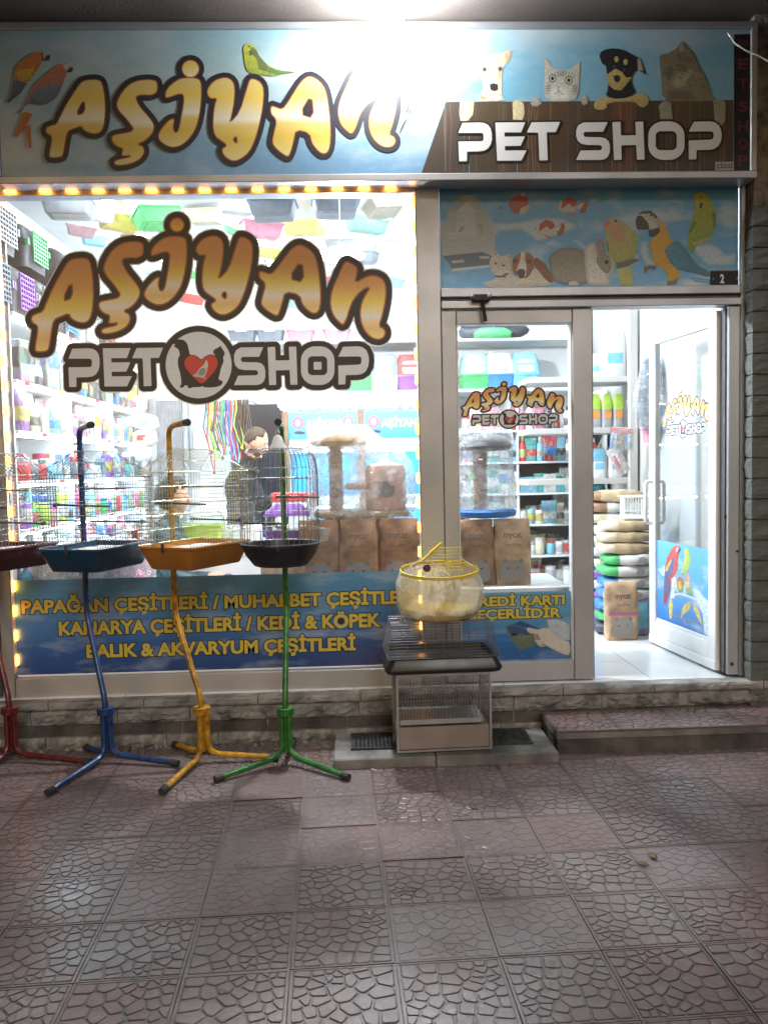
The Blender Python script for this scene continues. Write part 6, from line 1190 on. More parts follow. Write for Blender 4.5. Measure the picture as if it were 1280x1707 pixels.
# ---- display bench behind the vinyl, with litter bags and wrapped cat trees
bn = thing('display_bench', 'low white display bench hidden behind the blue lettering', 'bench', (-.3, .5, FZ)); bar(bn, 'top', (-2.0, .16, .80), (1.34, .78, .83), 'shelf_white'); bar(bn, 'front_board', (-1.98, .20, FZ), (1.32, .22, .799), 'shelf_white'); bar(bn, 'back_board', (-1.98, .74, FZ), (1.32, .76, .799), 'shelf_white')
mat('kraft', (.30, .165, .085), .62, 0, .28, 9, .5, 22, detail=8); mat('kraft_pale', (.46, .31, .19), .6, 0, .22, 9, .45, 22, detail=8)
def crumple(rings, amp, seed):
    return [[tuple(Vector(p) + Vector((mnoise.noise(Vector(p) * 14 + Vector((seed, 0, 0))), mnoise.noise(Vector(p) * 14 + Vector((0, seed, 9))), 0)) * amp) for p in rg] for rg in rings]
def paper_bag(label, x, y, z, rz, w=.24, d=.12, h=.40, mt='kraft', seed=1, band=None, group='brown paper litter bags'):
    t = thing('litter_bag', label, 'bag', (x, y, z), rz, group); q = MB()
    q.loft(crumple([rr2(w * .96, d * .95, .02, 0, 5), rr2(w, d, .03, .02, 5), rr2(w * 1.02, d * 1.08, .04, h * .3, 5), rr2(w, d, .035, h * .62, 5), rr2(w * .98, d * .8, .03, h * .8, 5), rr2(w * .96, d * .28, .01, h * .94, 5), rr2(w * .95, .012, .003, h, 5)], .024, seed * 3.7)); autosmooth(q.build('sack', mt, t, world=False), 60)
    a = Art(lambda u_, v_, l: (u_ * w, -d * (.56 if v_ < .66 else .56 - (v_ - .66) * 1.35) - .009 - l * 1e-4, v_ * h)); dk = (.05, .035, .03)
    if band: a.poly([(-.46, .44), (.46, .43), (.46, .48), (-.46, .49)], band, smooth=0)
    a.poly([(-.34, .05), (.30, .05), (.36, .20), (.26, .36), (.0, .40), (-.26, .36), (-.38, .2)], (.20, .18, .16), col2=(.26, .23, .21))
    for s_ in (-1, 1): a.poly([(s_ * .10, .36), (s_ * .28, .33), (s_ * .24, .42)], (.17, .15, .14)); a.dot(s_ * .13 - .02, .26, .035, (.05, .05, .04), .014)
    a.poly([(-.05, .2), (.03, .2), (-.01, .17)], (.3, .2, .18)); a.mb.build('cat_print', 'fur_print', t, colours=True, world=False)
    for body, u0, u1, v0, v1, bd in (('mycat', -.24, .24, .69, .80, .01), ('CAT LITTER', -.20, .22, .595, .63, .0)):
        v, f = fit_text(body, u0, u1, v0, v1, bd); q = MB(); q.add([(p[0] * w, -d * (.56 if p[1] < .66 else .56 - (p[1] - .66) * 1.35) - .0105, p[1] * h) for p in v], f, [dk] * len(v)); q.build('lettering', 'print', t, colours=True, world=False)
BZ = .832
for i, (px, lab) in enumerate(((532, 'brown litter bag leftmost in the window, partly behind the round cage'), (598, 'brown litter bag in the middle of the window display'), (665, 'brown litter bag in the window glowing beside the orange lights'))): paper_bag(lab, at(px, 900, .33).x, .34, BZ, R([4, -2, -8][i]), .255, .12, .44, 'kraft', 3 + i)
for i, (px, lab) in enumerate(((792, 'brown litter bag behind the closed door, left one'), (853, 'grey-brown litter bag in plastic behind the closed door, right one'))): paper_bag(lab, at(px, 900, .33).x, .34, BZ, R([3, -4][i]), .24, .12, .42, ['kraft', 'kraft_pale'][i], 8 + i)
mat('plush_cream', (.52, .40, .27), .95, 0, .1, 30, .4, 120); mat('plush_peach', (.55, .36, .30), .95, 0, .1, 30, .4, 120); mat('plush_grey', (.20, .21, .23), .95, 0, .1, 30, .4, 120); mat('plush_blue', (.04, .16, .42), .95, 0, .1, 30, .4, 120); mat('sisal', (.40, .27, .17), .9, 0, .15, 40, .5, 150)
mat('bed_foam', (.30, .20, .16), .8)
bd_ = thing('litter_bag', 'flat brown bag lying across the standing litter bags under the cat tree', 'bag', (.02, .56, BZ)); q = MB(); q.loft(crumple([rr2(.46, .20, .05, 0, 5), rr2(.5, .24, .06, .10, 5), rr2(.5, .24, .06, .36, 5), rr2(.44, .18, .05, .44, 5)], .012, 4)); q.xform(Matrix.Translation((.02, .58, BZ + .001))); autosmooth(q.build('sack', 'kraft', bd_), 60)
def cat_tree(label, px_post, px_l, px_r, y, ztop, zbase, topm, basem, second=None):
    x = at(px_post, 800, y).x; xl, xr = at(px_l, 730, y).x, at(px_r, 730, y).x; t = thing('cat_tree', label, 'cat tree', (x, y, zbase), 0)
    r_ = (xr - xl) / 2; cx = (xl + xr) / 2 - x; q = MB(); q.lathe([(.3 * r_, 0), (r_ * .93, .006), (r_, .03), (r_ * .97, .055), (r_ * .75, .095), (r_ * .4, .115), (.02, .12)], 26, (cx, 0, ztop - zbase - .12)); autosmooth(q.build('cap', topm, t, world=False))
    q = MB(); q.tube([(0, 0, .04), (0, 0, ztop - zbase - .119)], .042, 18)
    for i in range(26): z_ = .05 + i * (ztop - zbase - .19) / 26; q.tube([(.0432 * math.cos(2 * math.pi * k / 16), .0432 * math.sin(2 * math.pi * k / 16), z_) for k in range(16)], .006, 5, closed=True)
    q.build('post', 'sisal', t, True, world=False)
    q = MB()
    if second:
        q.box((-.14, -.15, 0), (.48, .15, .038), .012); q.build('base', basem, t, world=False); q = MB(); q.lathe([(.125, .039), (.135, .05), (.135, .30), (.12, .335), (.07, .352), (.01, .355)], 22, (.33, 0, 0)); autosmooth(q.build('den', 'plush_peach', t, world=False)); q = MB(); q.lathe([(.055, 0), (.055, .004)], 18); q.xform(Matrix.Translation((.33, -.137, .18)) @ Matrix.Rotation(math.pi / 2, 4, 'X')); q.build('den_dark_disc', 'p_dark', t, world=False); q = MB(); q.box((.06, -.10, .18), (.20, .10, .22), .012); q.build('step', 'plush_peach', t, world=False)  # flat dark disc on the den imitates the shade inside its opening
    else: q.lathe([(.16, 0), (.20, .008), (.205, .04), (.19, .05), (.02, .052)], 26, (.03, 0, 0)); autosmooth(q.build('base', basem, t, world=False))
    return x
zb_ = BZ + .445; xc = cat_tree('cream mushroom cat tree wrapped in clear film in the window', 560, 517, 612, .56, at(560, 714, .56).z, zb_, 'plush_cream', 'plush_cream', True)
fm = thing('plastic_wrap', 'crinkled clear film wrapped round the cream cat tree', 'plastic film', (xc, .56, zb_)); q = MB(); rg = []; zt_ = at(560, 712, .56).z - zb_
for k in range(11):
    u_ = k / 10; z_ = -.01 + u_ * (zt_ + .02); xl_ = -.20 + .02 * u_; xr_ = .52 if u_ < .62 else .52 - (u_ - .62) / .38 * .32; dd = .19 - .03 * u_; n = 30; row = []
    for j in range(n):
        a_ = 2 * math.pi * j / n; cx = (xl_ + xr_) / 2; wx = (xr_ - xl_) / 2; p = Vector((cx + wx * math.copysign(abs(math.cos(a_)) ** .7, math.cos(a_)), dd * math.copysign(abs(math.sin(a_)) ** .7, math.sin(a_)), z_)); nn_ = mnoise.noise(p * 11) * .022 + mnoise.noise(p * 26) * .012; row.append(tuple(p + Vector((math.cos(a_) * nn_, math.sin(a_) * nn_, nn_ * .5))))
    rg.append(row)
q.loft(rg); q.build('film_sheet', 'film', fm, False, world=False)
zb2 = BZ + .425; xc2 = cat_tree('grey-topped cat tree with blue base behind the closed door', 800, 764, 852, .50, at(800, 722, .5).z, zb2, 'plush_grey', 'plush_blue')
fm = thing('plastic_wrap', 'clear film hanging round the grey cat tree behind the door', 'plastic film', (xc2, .5, zb2)); q = MB(); rg = []; zt_ = at(800, 720, .5).z - zb2
for k in range(9):
    u_ = k / 8; row = []
    for j in range(26): a_ = 2 * math.pi * j / 26; r_ = .205 - .02 * u_ + mnoise.noise(Vector((math.cos(a_) * 3, math.sin(a_) * 3, u_ * 6))) * .022; row.append((r_ * math.cos(a_) + .03, r_ * .85 * math.sin(a_), .055 + u_ * (zt_ - .03)))
    rg.append(row)
q.loft(rg); q.build('film_sheet', 'film', fm, False, world=False)
# ---- bright bulb just inside the window head; it throws the cages' shadows on to the pavement
emit('bulb_glass', (.95, .98, 1.0), BULB)
BP = Vector((-.06, .66, 3.00)); bl = thing('pendant_lamp', 'bright white lamp hanging just inside the shop window', 'lamp', (BP.x, BP.y, 3.62))
q = MB(); q.tube([(BP.x, BP.y, 3.619), (BP.x, BP.y, BP.z + .09)], .005, 8); q.build('cord', 'white_paint', bl); q = MB(); q.tube([(BP.x, BP.y, BP.z + .10), (BP.x, BP.y, BP.z + .045)], .02, 12); q.build('socket', 'white_paint', bl); q = MB(); q.lathe([(.0, -.07), (.04, -.062), (.065, -.03), (.065, .0), (.04, .035), (.02, .05)], 18, tuple(BP)); q.build('bulb', 'bulb_glass', bl, True)
q = MB(); q.lathe([(.024, .085), (.05, .075), (.12, .045), (.165, .018), (.167, .014), (.118, .040), (.05, .069), (.024, .078)], 22, tuple(BP)); autosmooth(q.build('shade', 'white_paint', bl))  # shade added to hold the bulb's light off the trays above
# ---- shelving seen through the closed leaf
gs = thing('wall_shelving', 'white shelving crowded with small goods behind the closed door leaf', 'shelving', (1.4, 3.0, FZ)); GX0, GX1, GY = .98, 2.40, 3.20
for z_ in (.42, .72, 1.02, 1.32, 1.62, 1.92): bar(gs, 'shelf', (GX0, GY - .38, z_ - .02), (GX1, GY + .5, z_), 'shelf_white', .003)
for x_ in (GX0 - .02, 1.55, GX1): bar(gs, 'upright', (x_, GY - .36, FZ), (x_ + .018, GY + .5, 2.3), 'shelf_white', .002)
for i, (z_, kinds, cols) in enumerate(((.42, ('jar', 'box'), ('white', 'cream', 'grey')), (.72, ('can', 'jar'), ('white', 'cream', 'grey', 'sky')), (1.02, ('can', 'pouch'), ('white', 'mint', 'cream', 'sky')), (1.32, ('pouch', 'box'), ('teal', 'sky', 'green', 'white')), (1.62, ('pouch', 'bottle'), ('red', 'teal', 'white', 'sky')), (1.92, ('bottle', 'pouch'), ('red', 'white', 'dark', 'pink')))):
    wd = ['lowest', 'second', 'third', 'fourth', 'fifth', 'top'][i]
    shelf_goods((GX0 + .05, GY - .31, z_), (GX1 - .05, GY - .31, z_), 0, 15, kinds, cols, '%s of the ' + wd + ' shelf board behind the closed door', 'goods', 'goods behind the door board %d' % (i + 1), 1.0, seed=80 + i)
    if i in (0, 1, 2): shelf_goods((GX0 + .05, GY - .15, z_), (GX1 - .05, GY - .15, z_), 0, 14, kinds, cols, '%s of the ' + wd + ' shelf board behind the closed door', 'goods', 'goods behind the door board %d' % (i + 1), 1.25, seed=90 + i)
# ---- inside the open doorway: sacks, bags, shelf with post
mat('sack_white', (.66, .67, .67), .55, 0, .06, 8, .15, 25); mat('sack_tan', (.52, .40, .25), .6, 0, .2, 10, .15, 25); mat('wrap_cream', (.60, .53, .40), .45, 0, .12, 8)
def sack_mesh(w, d, h, seed, mts, split):
    q = MB(); rings = []; n = 16
    for k in range(13):
        u_ = k / 12; x = (u_ - .5) * w; e = min(1, math.sin(math.pi * min(max(u_, .015), .985)) ** .22); row = []
        for j in range(n):
            a_ = 2 * math.pi * j / n; p = Vector((x, d / 2 * (.25 + .75 * e) * math.copysign(abs(math.cos(a_)) ** .42, math.cos(a_)), h / 2 + h / 2 * e * math.copysign(abs(math.sin(a_)) ** .42, math.sin(a_)))); p += Vector((0, mnoise.noise(p * 13 + Vector((seed, 0, 0))) * .010, mnoise.noise(p * 16 + Vector((0, seed, 0))) * .008)); row.append(tuple(p))
        rings.append(row)
    q.loft(rings)
    me = q.mesh('sack', mts); 
    for pl__ in me.polygons: pl__.use_smooth = True; pl__.material_index = 1 if pl__.center.x < -w * (.5 - split) else 0
    return me
def sack(label, x, y, z, rz, w, d, h, mts, split, seed, face=True, group='sacks stacked by the open door'):
    t = thing('pet_food_sack', label, 'sack', (x, y, z), rz, group); o = link('body', sack_mesh(w, d, h, seed, mts, split), t)
    if face:
        a = Art(lambda u_, v_, l: (u_ * w, -d * .505 - .006 - l * 1e-4, v_ * h)); a.poly([(.05, .25), (.2, .2), (.22, .7), (.08, .75)], (.30, .30, .31)); a.poly([(.08, .5), (.18, .55), (.14, .85)], (.36, .35, .35)); a.mb.build('front_print', 'print', t, colours=True, world=False)
    return t
sx, sy = 2.00, 1.30; z = FZ; spec = [('p_dark', 'sack_white', 'black', .09), ('p_green', 'sack_white', 'green', .088), ('p_blue', 'sack_white', 'blue', .088), ('p_blue', 'sack_white', 'blue', .088), ('p_blue', 'sack_white', 'blue', .088), ('p_green', 'sack_white', 'green', .088), ('p_green', 'sack_white', 'green', .088)]
ORD = ['lowest', 'second', 'third', 'fourth', 'fifth', 'sixth', 'seventh', 'eighth', 'ninth', 'topmost']
for i, (e_, b_, cn, h_) in enumerate(spec):
    sack('white sack with %s end, %s in the stack beside the open door' % (cn, ORD[i]), sx + .04 + .012 * math.sin(i * 2.2) + i * .008, sy - .005 * i, z, R(-6 + (i % 3) * 3), .42, .30, h_ + .006, ['sack_white', e_], .24, i + 1); z += h_
for i in range(3): sack('tan printed sack, %s of the three on top of the door-side stack' % ['lowest', 'middle', 'topmost'][i], sx + .05 + i * .012, sy - .03 + .01 * i, z, R(-5 + i * 2), .40, .27, .088, ['sack_tan', 'wrap_cream'], .24, 20 + i, False); z += .084
z = FZ
for i in range(11):
    cn = ['purple', 'purple', 'purple', 'white', 'purple', 'cream', 'white', 'cream', 'white', 'cream', 'brown'][i]; sack('white sack with %s end, %s from the floor in the rear stack' % (cn, ORD[min(i, 8)] if i < 9 else ['tenth', 'eleventh'][i - 9]), 2.11 + .01 * math.sin(i * 1.7), 1.74, z, R(-3 + i % 3 * 2), .44, .30, .096, ['sack_white', 'p_' + cn], .34, 40 + i, False, 'sacks in the rear stack'); z += .090
sack('brown printed sack on top of the rear stack', 2.13, 1.70, z, R(-8), .42, .28, .10, ['sack_tan', 'kraft'], .2, 70, False, 'sacks in the rear stack')
paper_bag('tan litter bag with pink band standing just inside the open door', at(1035, 1066, 1.04).x, 1.06, FZ, R(2), .245, .11, .43, 'kraft_pale', 30, (.36, .10, .20), 'bags on the floor inside the door')
mat('lilac_bag', (.36, .33, .50), .4, 0, .2, 9)
t = thing('litter_bag', 'lilac and green plastic bag on the floor behind the open door edge', 'bag', (2.135, 1.20, FZ), R(-4)); q = MB(); q.loft(crumple([rr2(.2, .11, .02, 0, 5), rr2(.22, .12, .03, .03, 5), rr2(.22, .13, .04, .2, 5), rr2(.21, .10, .03, .32, 5), rr2(.20, .03, .01, .38, 5)], .014, 6)); autosmooth(q.build('body', 'lilac_bag', t, world=False), 60); q = MB(); q.loft(crumple([rr2(.216, .106, .03, .322, 5), rr2(.214, .06, .02, .36, 5), rr2(.215, .022, .008, .405, 5)], .012, 9)); q.build('top_fold', 'p_green', t, world=False); q = MB(); q.box((-.06, -.072, .06), (.05, -.069, .26)); q.build('label_panel', 'p_sky', t, world=False)
ds = thing('shelf_unit', 'cream shelf unit with post beyond the open doorway', 'shelf unit', (2.1, 2.2, FZ)); pxx = at(1053, 650, 2.1).x
bar(ds, 'post', (pxx - .035, 2.06, FZ), (pxx + .035, 2.12, 2.90), 'cream_wall')
for z_ in (1.46, 1.90, 2.34): bar(ds, 'shelf', (1.50, 2.121, z_ - .05), (pxx + .03, 2.55, z_), 'cream_wall')
def pouch_big(label, px, y, z, w, h, m1, m2, group, band=True):
    x = at(px, 650, y).x; t = thing('food_pouch', label, 'pouch', (x, y, z), R(rnd.uniform(-6, 6)), group); q = MB(); q.loft(crumple([rr2(w * .95, w * .4, .02, 0, 4), rr2(w, w * .5, .03, h * .1, 4), rr2(w, w * .48, .03, h * .55, 4)], .006, px)); autosmooth(q.build('body', m1, t, world=False), 50)
    q = MB(); q.loft(crumple([rr2(w, w * .48, .03, h * .551, 4), rr2(w * .92, w * .35, .02, h * .8, 4), rr2(w * .5 if band else w * .9, .012, .004, h, 4)], .006, px + 3)); autosmooth(q.build('top', m2, t, world=False), 50); q = MB(); q.box((-w * .3, -w * .262, h * .28), (w * .3, -w * .256, h * .50)); q.build('label_panel', 'p_orange' if band else 'p_sky', t, world=False)
for i, px in enumerate((992, 1011, 1030)): pouch_big('grey pouch with green tip on the doorway shelf, %s of three' % ['left', 'middle', 'right'][i], px, 2.28, 1.902, .105, .30, 'p_grey', 'p_lime', 'pouches on the doorway shelf')
pouch_big('large silver bag with blue label on the top doorway shelf', 1022, 2.28, 2.342, .22, .42, 'sack_white', 'sack_white', 'bags on the top doorway shelf', False); pouch_big('small beige bag behind the silver one on the top doorway shelf', 993, 2.36, 2.342, .12, .22, 'wrap_cream', 'wrap_cream', 'bags on the top doorway shelf', False)
pouch_big('pale blue pouch on the lowest doorway shelf, left one', 996, 2.30, 1.462, .13, .26, 'p_white', 'p_sky', 'pouches on the lowest doorway shelf', False); pouch_big('white pouch on the lowest doorway shelf, right one', 1024, 2.32, 1.462, .13, .27, 'p_white', 'p_white', 'pouches on the lowest doorway shelf', False)
# hanging packets by the right wall
def packet(label, px, py, y, w, h, m1, m2, n, tilt, group='packets hanging inside the door'):
    p = at(px, py, y); t = thing('toy_packet', label, 'packet', tuple(p), 0, group); M_ = Matrix.Rotation(R(tilt), 4, 'Y'); q = MB(); q.box((-w / 2, -.002, -h * .25), (w / 2, .002, 0), .001); q.xform(M_); q.build('header_card', m1, t, world=False)
    for i in range(n): q = MB(); X = -w / 2 + w * (i + .5) / n; q.loft([rr2(w / n * .6, .02, .004, -h), rr2(w / n * .75, .03, .006, -h * .7), rr2(w / n * .6, .02, .004, -h * .28)]); q.xform(M_ @ Matrix.Translation((X, -.012, 0))); q.build('toy', m2[i % len(m2)], t, True, world=False)
    q = MB(); q.box((-w / 2 - .004, -.034, -h - .01), (w / 2 + .004, -.032, -.005)); q.xform(M_); q.build('film_front', 'film', t, world=False)
packet('toy packet with red header card hanging inside the doorway', 1036, 714, 1.75, .19, .17, 'p_red', ['p_blue', 'p_white', 'p_teal', 'p_orange'], 7, 4); packet('pink packet of thin sticks hanging inside the doorway', 1018, 748, 1.80, .10, .22, 'p_white', ['p_pink', 'p_red', 'p_white'], 4, -28)
packet('dark toy packet with yellow pieces hanging behind the open door glass', 1150, 712, 1.25, .13, .28, 'p_dark', ['p_purple', 'p_yellow', 'p_lime'], 3, 0); packet('packet of dark brushes hanging behind the open door glass', 1171, 722, 1.25, .13, .19, 'p_white', ['p_dark', 'p_red', 'p_dark'], 4, -18)
for i, (px, py, w, h, mt, lab) in enumerate(((1083, 596, .13, .55, 'p_slate', 'dark pet coat in a clear bag hanging beyond the door'), (1086, 675, .10, .30, 'p_pink', 'pink pet coat hanging below the dark one'), (1097, 690, .08, .30, 'p_lime', 'pale green pet coat hanging at the door edge'))):
    p = at(px, py, 1.55 + i * .05); t = thing('pet_coat', lab, 'pet coat', tuple(p), R(-20), 'pet coats hanging beyond the door'); q = MB(); q.loft(crumple([rr2(w * .5, .05, .02, 0, 5), rr2(w * 1.1, .10, .03, -h * .2, 5), rr2(w * 1.3, .11, .04, -h * .6, 5), rr2(w * 1.1, .09, .03, -h, 5)], .03, i * 5)); autosmooth(q.build('garment', mt, t, world=False), 60)
    q = MB(); q.tube([(0, 0, 0), (0, .01, .03), (.02, .02, .05)], .003, 6); q.build('hanger_hook', 'chrome_wire', t, world=False)
    if i == 0: q = MB(); q.loft(crumple([rr2(w * .7, .07, .02, .01, 5), rr2(w * 1.5, .15, .04, -h * .2, 5), rr2(w * 1.8, .17, .05, -h * .6, 5), rr2(w * 1.7, .15, .04, -h * 1.02, 5)], .035, 9)); q.build('clear_bag', 'film', t, world=False)
wb_ = thing('wire_basket', 'white wire basket on top of the tan sacks', 'basket', (at(1066, 815, 1.25).x, 1.28, FZ + 7 * .088 + 3 * .084 + .008), R(-8)); q = MB(); q.box((-.13, -.09, 0), (.15, .09, .022), .006); q.build('base', 'white_paint', wb_, world=False)
q = MB(); wires(q, [((-.12 + i * .02, s_ * .085, .02), (-.12 + i * .02, s_ * .085, .17)) for i in range(14) for s_ in (-1, 1)] + [((s_ * .13 + .01, -.085 + i * .02, .02), (s_ * .13 + .01, -.085 + i * .02, .17)) for i in range(9) for s_ in (-1, 1)] + [((-.12, s_ * .085, z_), (.14, s_ * .085, z_)) for s_ in (-1, 1) for z_ in (.06, .17)], .0022); q.build('side_wires', 'white_paint', wb_, world=False)
q = MB(); q.box((-.14, -.095, .165), (.16, -.08, .180), .003); q.box((-.14, .08, .165), (.16, .095, .180), .003); q.build('rim', 'white_paint', wb_, world=False)
# ---- cash desk with odds and ends, hamster cages
dk = thing('cash_desk', 'white cash desk behind the yellow cage', 'desk', (-.75, 1.35, FZ)); bar(dk, 'top', (-1.35, 1.10, 1.03), (-.15, 1.60, 1.06), 'shelf_white'); bar(dk, 'front', (-1.33, 1.12, FZ), (-.17, 1.14, 1.029), 'shelf_white'); bar(dk, 'side', (-1.33, 1.141, FZ), (-1.31, 1.58, 1.029), 'shelf_white'); bar(dk, 'side', (-.19, 1.141, FZ), (-.17, 1.58, 1.029), 'shelf_white')
x_ = at(338, 880, 1.25).x; t = thing('plastic_terrarium', 'small terrarium with lime green base and clear lid on the desk', 'terrarium', (x_, 1.25, 1.061)); q = MB(); q.loft([rr2(.27, .17, .03, 0), rr2(.31, .20, .035, .13), rr2(.32, .21, .035, .132), rr2(.32, .21, .035, .145)]); autosmooth(q.build('base', 'p_lime', t, world=False)); q = MB(); q.loft([rr2(.31, .20, .035, .146), rr2(.30, .19, .035, .20), rr2(.24, .14, .03, .235)]); q.build('lid', 'clear_plastic', t, world=False)
x_ = at(402, 850, 1.35).x; t = thing('cash_register', 'pale cash register with small screen on the desk', 'cash register', (x_, 1.38, 1.061)); q = MB(); q.box((-.14, -.12, 0), (.14, .14, .11), .01); q.build('body', 'p_white', t, world=False); q = MB(); q.box((-.10, -.02, .13), (.10, .0, .29), .006); q.tube([(0, .01, .10), (0, .01, .16)], .02, 8); q.build('screen', 'p_dark', t, world=False); q = MB()
for i in range(5):
    for j in range(3): q.box((-.10 + i * .04, -.11 + j * .03, .111), (-.072 + i * .04, -.09 + j * .03, .118))
q.build('keys', 'p_grey', t, world=False)
x_ = at(478, 868, .42).x; t = thing('carton', 'cardboard carton under the purple hamster cage', 'carton', (x_, .5, BZ)); q = MB(); q.box((x_ - .17, .36, BZ), (x_ + .15, .62, BZ + .29), .003); q.build('box', 'kraft_pale', t); q = MB(); q.box((x_ - .172, .46, BZ + .05), (x_ + .152, .50, BZ + .2915)); q.build('tape', 'p_cream', t)
t = thing('hamster_cage', 'purple and clear plastic hamster cage behind the round bird cage', 'hamster cage', (x_, .5, BZ + .292)); q = MB(); q.loft([rr2(.26, .17, .03, 0), rr2(.30, .20, .035, .07), rr2(.31, .21, .035, .08)]); autosmooth(q.build('base', 'p_purple', t, world=False)); q = MB(); q.loft([rr2(.28, .18, .03, .081), rr2(.28, .18, .03, .17)]); q.build('clear_wall', 'clear_plastic', t, world=False); q = MB(); q.loft([rr2(.30, .20, .03, .171), rr2(.28, .18, .04, .20), rr2(.16, .12, .03, .25)]); autosmooth(q.build('roof', 'p_purple', t, world=False)); q = MB(); q.tube([(.045 * math.cos(2 * math.pi * k / 18) - .05, .0, .14 + .045 * math.sin(2 * math.pi * k / 18)) for k in range(18)], .012, 6, closed=True); q.build('wheel', 'p_yellow', t, True, world=False)
t = thing('carton', 'red-lidded box on the desk behind the round cage', 'carton', (at(490, 815, 1.3).x, 1.3, 1.061)); xx = t.location.x; q = MB(); q.box((xx - .16, 1.2, 1.062), (xx + .16, 1.42, 1.36), .004); q.build('box', 'p_white', t); q = MB(); q.box((xx - .165, 1.195, 1.361), (xx + .165, 1.425, 1.42), .004); q.build('lid', 'p_red', t)
# cushions in plastic and goods at the left of the bench
for i, (px, col, w, lab) in enumerate(((105, 'p_cream', .36, 'beige pet cushion in plastic at the left of the display'), (160, 'p_slate', .42, 'dark pet cushion in crinkled plastic behind the blue cage'), (205, 'p_mauve', .34, 'mauve pet cushion in plastic behind the blue cage'))):
    x_ = at(px, 890, .45).x; t = thing('pet_cushion', lab, 'cushion', (x_, .46, BZ), R(8 - 9 * i), 'pet cushions in plastic'); q = MB(); q.loft(crumple([rr2(w * .8, .2, .06, 0, 6), rr2(w, .30, .10, .06, 6), rr2(w, .30, .10, .22, 6), rr2(w * .75, .2, .08, .30, 6), rr2(w * .3, .08, .03, .33, 6)], .025, i * 7)); autosmooth(q.build('cushion', col, t, world=False), 70)
    q = MB(); q.loft(crumple([rr2(w * .84, .22, .06, .002, 6), rr2(w * 1.06, .33, .10, .06, 6), rr2(w * 1.06, .33, .10, .23, 6), rr2(w * .8, .22, .08, .32, 6), rr2(w * .3, .09, .03, .36, 6)], .035, i * 7 + 2)); q.build('wrapper', 'film', t, world=False)
for i, (px, col, lab) in enumerate(((225, 'p_pink', 'pink long-handled brush standing on the display bench'), (38, 'p_sky', 'light blue spray bottle at the left end of the display bench'))):
    x_ = at(px, 870, .35).x; t = thing('brush' if i == 0 else 'spray_bottle', lab, 'brush' if i == 0 else 'spray bottle', (x_, .36, BZ)); q = MB(); q.lathe([(.045, 0), (.05, .01), (.05, .12), (.02, .16)], 14); autosmooth(q.build('body', col, t, world=False)); q = MB(); q.tube([(0, 0, .161), (0, 0, .34 if i == 0 else .22)], .014, 8); q.build('neck', col, t, world=False); q = MB(); q.box((-.02, -.03, .335 if i == 0 else .221), (.02, .03, .42 if i == 0 else .25), .006); q.build('head', 'p_red' if i == 0 else 'p_white', t, world=False)
# packaged things hanging at the end of the left shelving
for i, (px, py, mt) in enumerate(((226, 660, 'sack_white'), (243, 690, 'sack_white'), (240, 715, 'wrap_cream'), (232, 740, 'sack_white'))):
    p = at(px, py, 3.1); t = thing('plush_packet', 'white packaged plush hanging at the end of the left shelves, %s of four' % ['topmost', 'second', 'third', 'lowest'][i], 'packet', tuple(p), 0, 'plush packets'); q = MB(); q.loft(crumple([rr2(.04, .03, .01, 0, 5), rr2(.22, .12, .04, -.04, 5), rr2(.24, .13, .05, -.12, 5), rr2(.12, .06, .02, -.17, 5)], .03, i * 3)); q.build('packet', mt, t, True, world=False); q = MB(); q.box((-.05, -.075, -.11), (.03, -.07, -.06)); q.build('tag', ['p_pink', 'p_sky', 'p_red', 'p_pink'][i], t, world=False)

# ------------------------------------------------------------------ people
mat('skin', (.50, .29, .20), .5, 0, .08, 20); mat('hair_brown', (.035, .022, .015), .7, 0, .2, 60, .4, 150); mat('hair_black', (.012, .010, .010), .6, 0, .2, 60, .4, 150); mat('hoodie_black', (.012, .013, .015), .85, 0, .2, 20, .3, 60); mat('jacket_teal', (.012, .045, .055), .7, 0, .2, 14, .3, 50); mat('jeans', (.03, .04, .07), .85, 0, .2, 20); mat('shoe', (.02, .02, .02), .5); mat('eye', (.02, .015, .012), .15)
def uv_ball(c, r, n=16, f=None):
    q = MB(); rings = []
    for i in range(1, n):
        th = math.pi * i / n; rings.append([(c[0] + r[0] * math.sin(th) * math.cos(2 * math.pi * k / (2 * n)), c[1] + r[1] * math.sin(th) * math.sin(2 * math.pi * k / (2 * n)), c[2] - r[2] * math.cos(th)) for k in range(2 * n)])
    q.loft(rings)
    if f: q.v = [tuple(f(Vector(p))) for p in q.v]
    return q
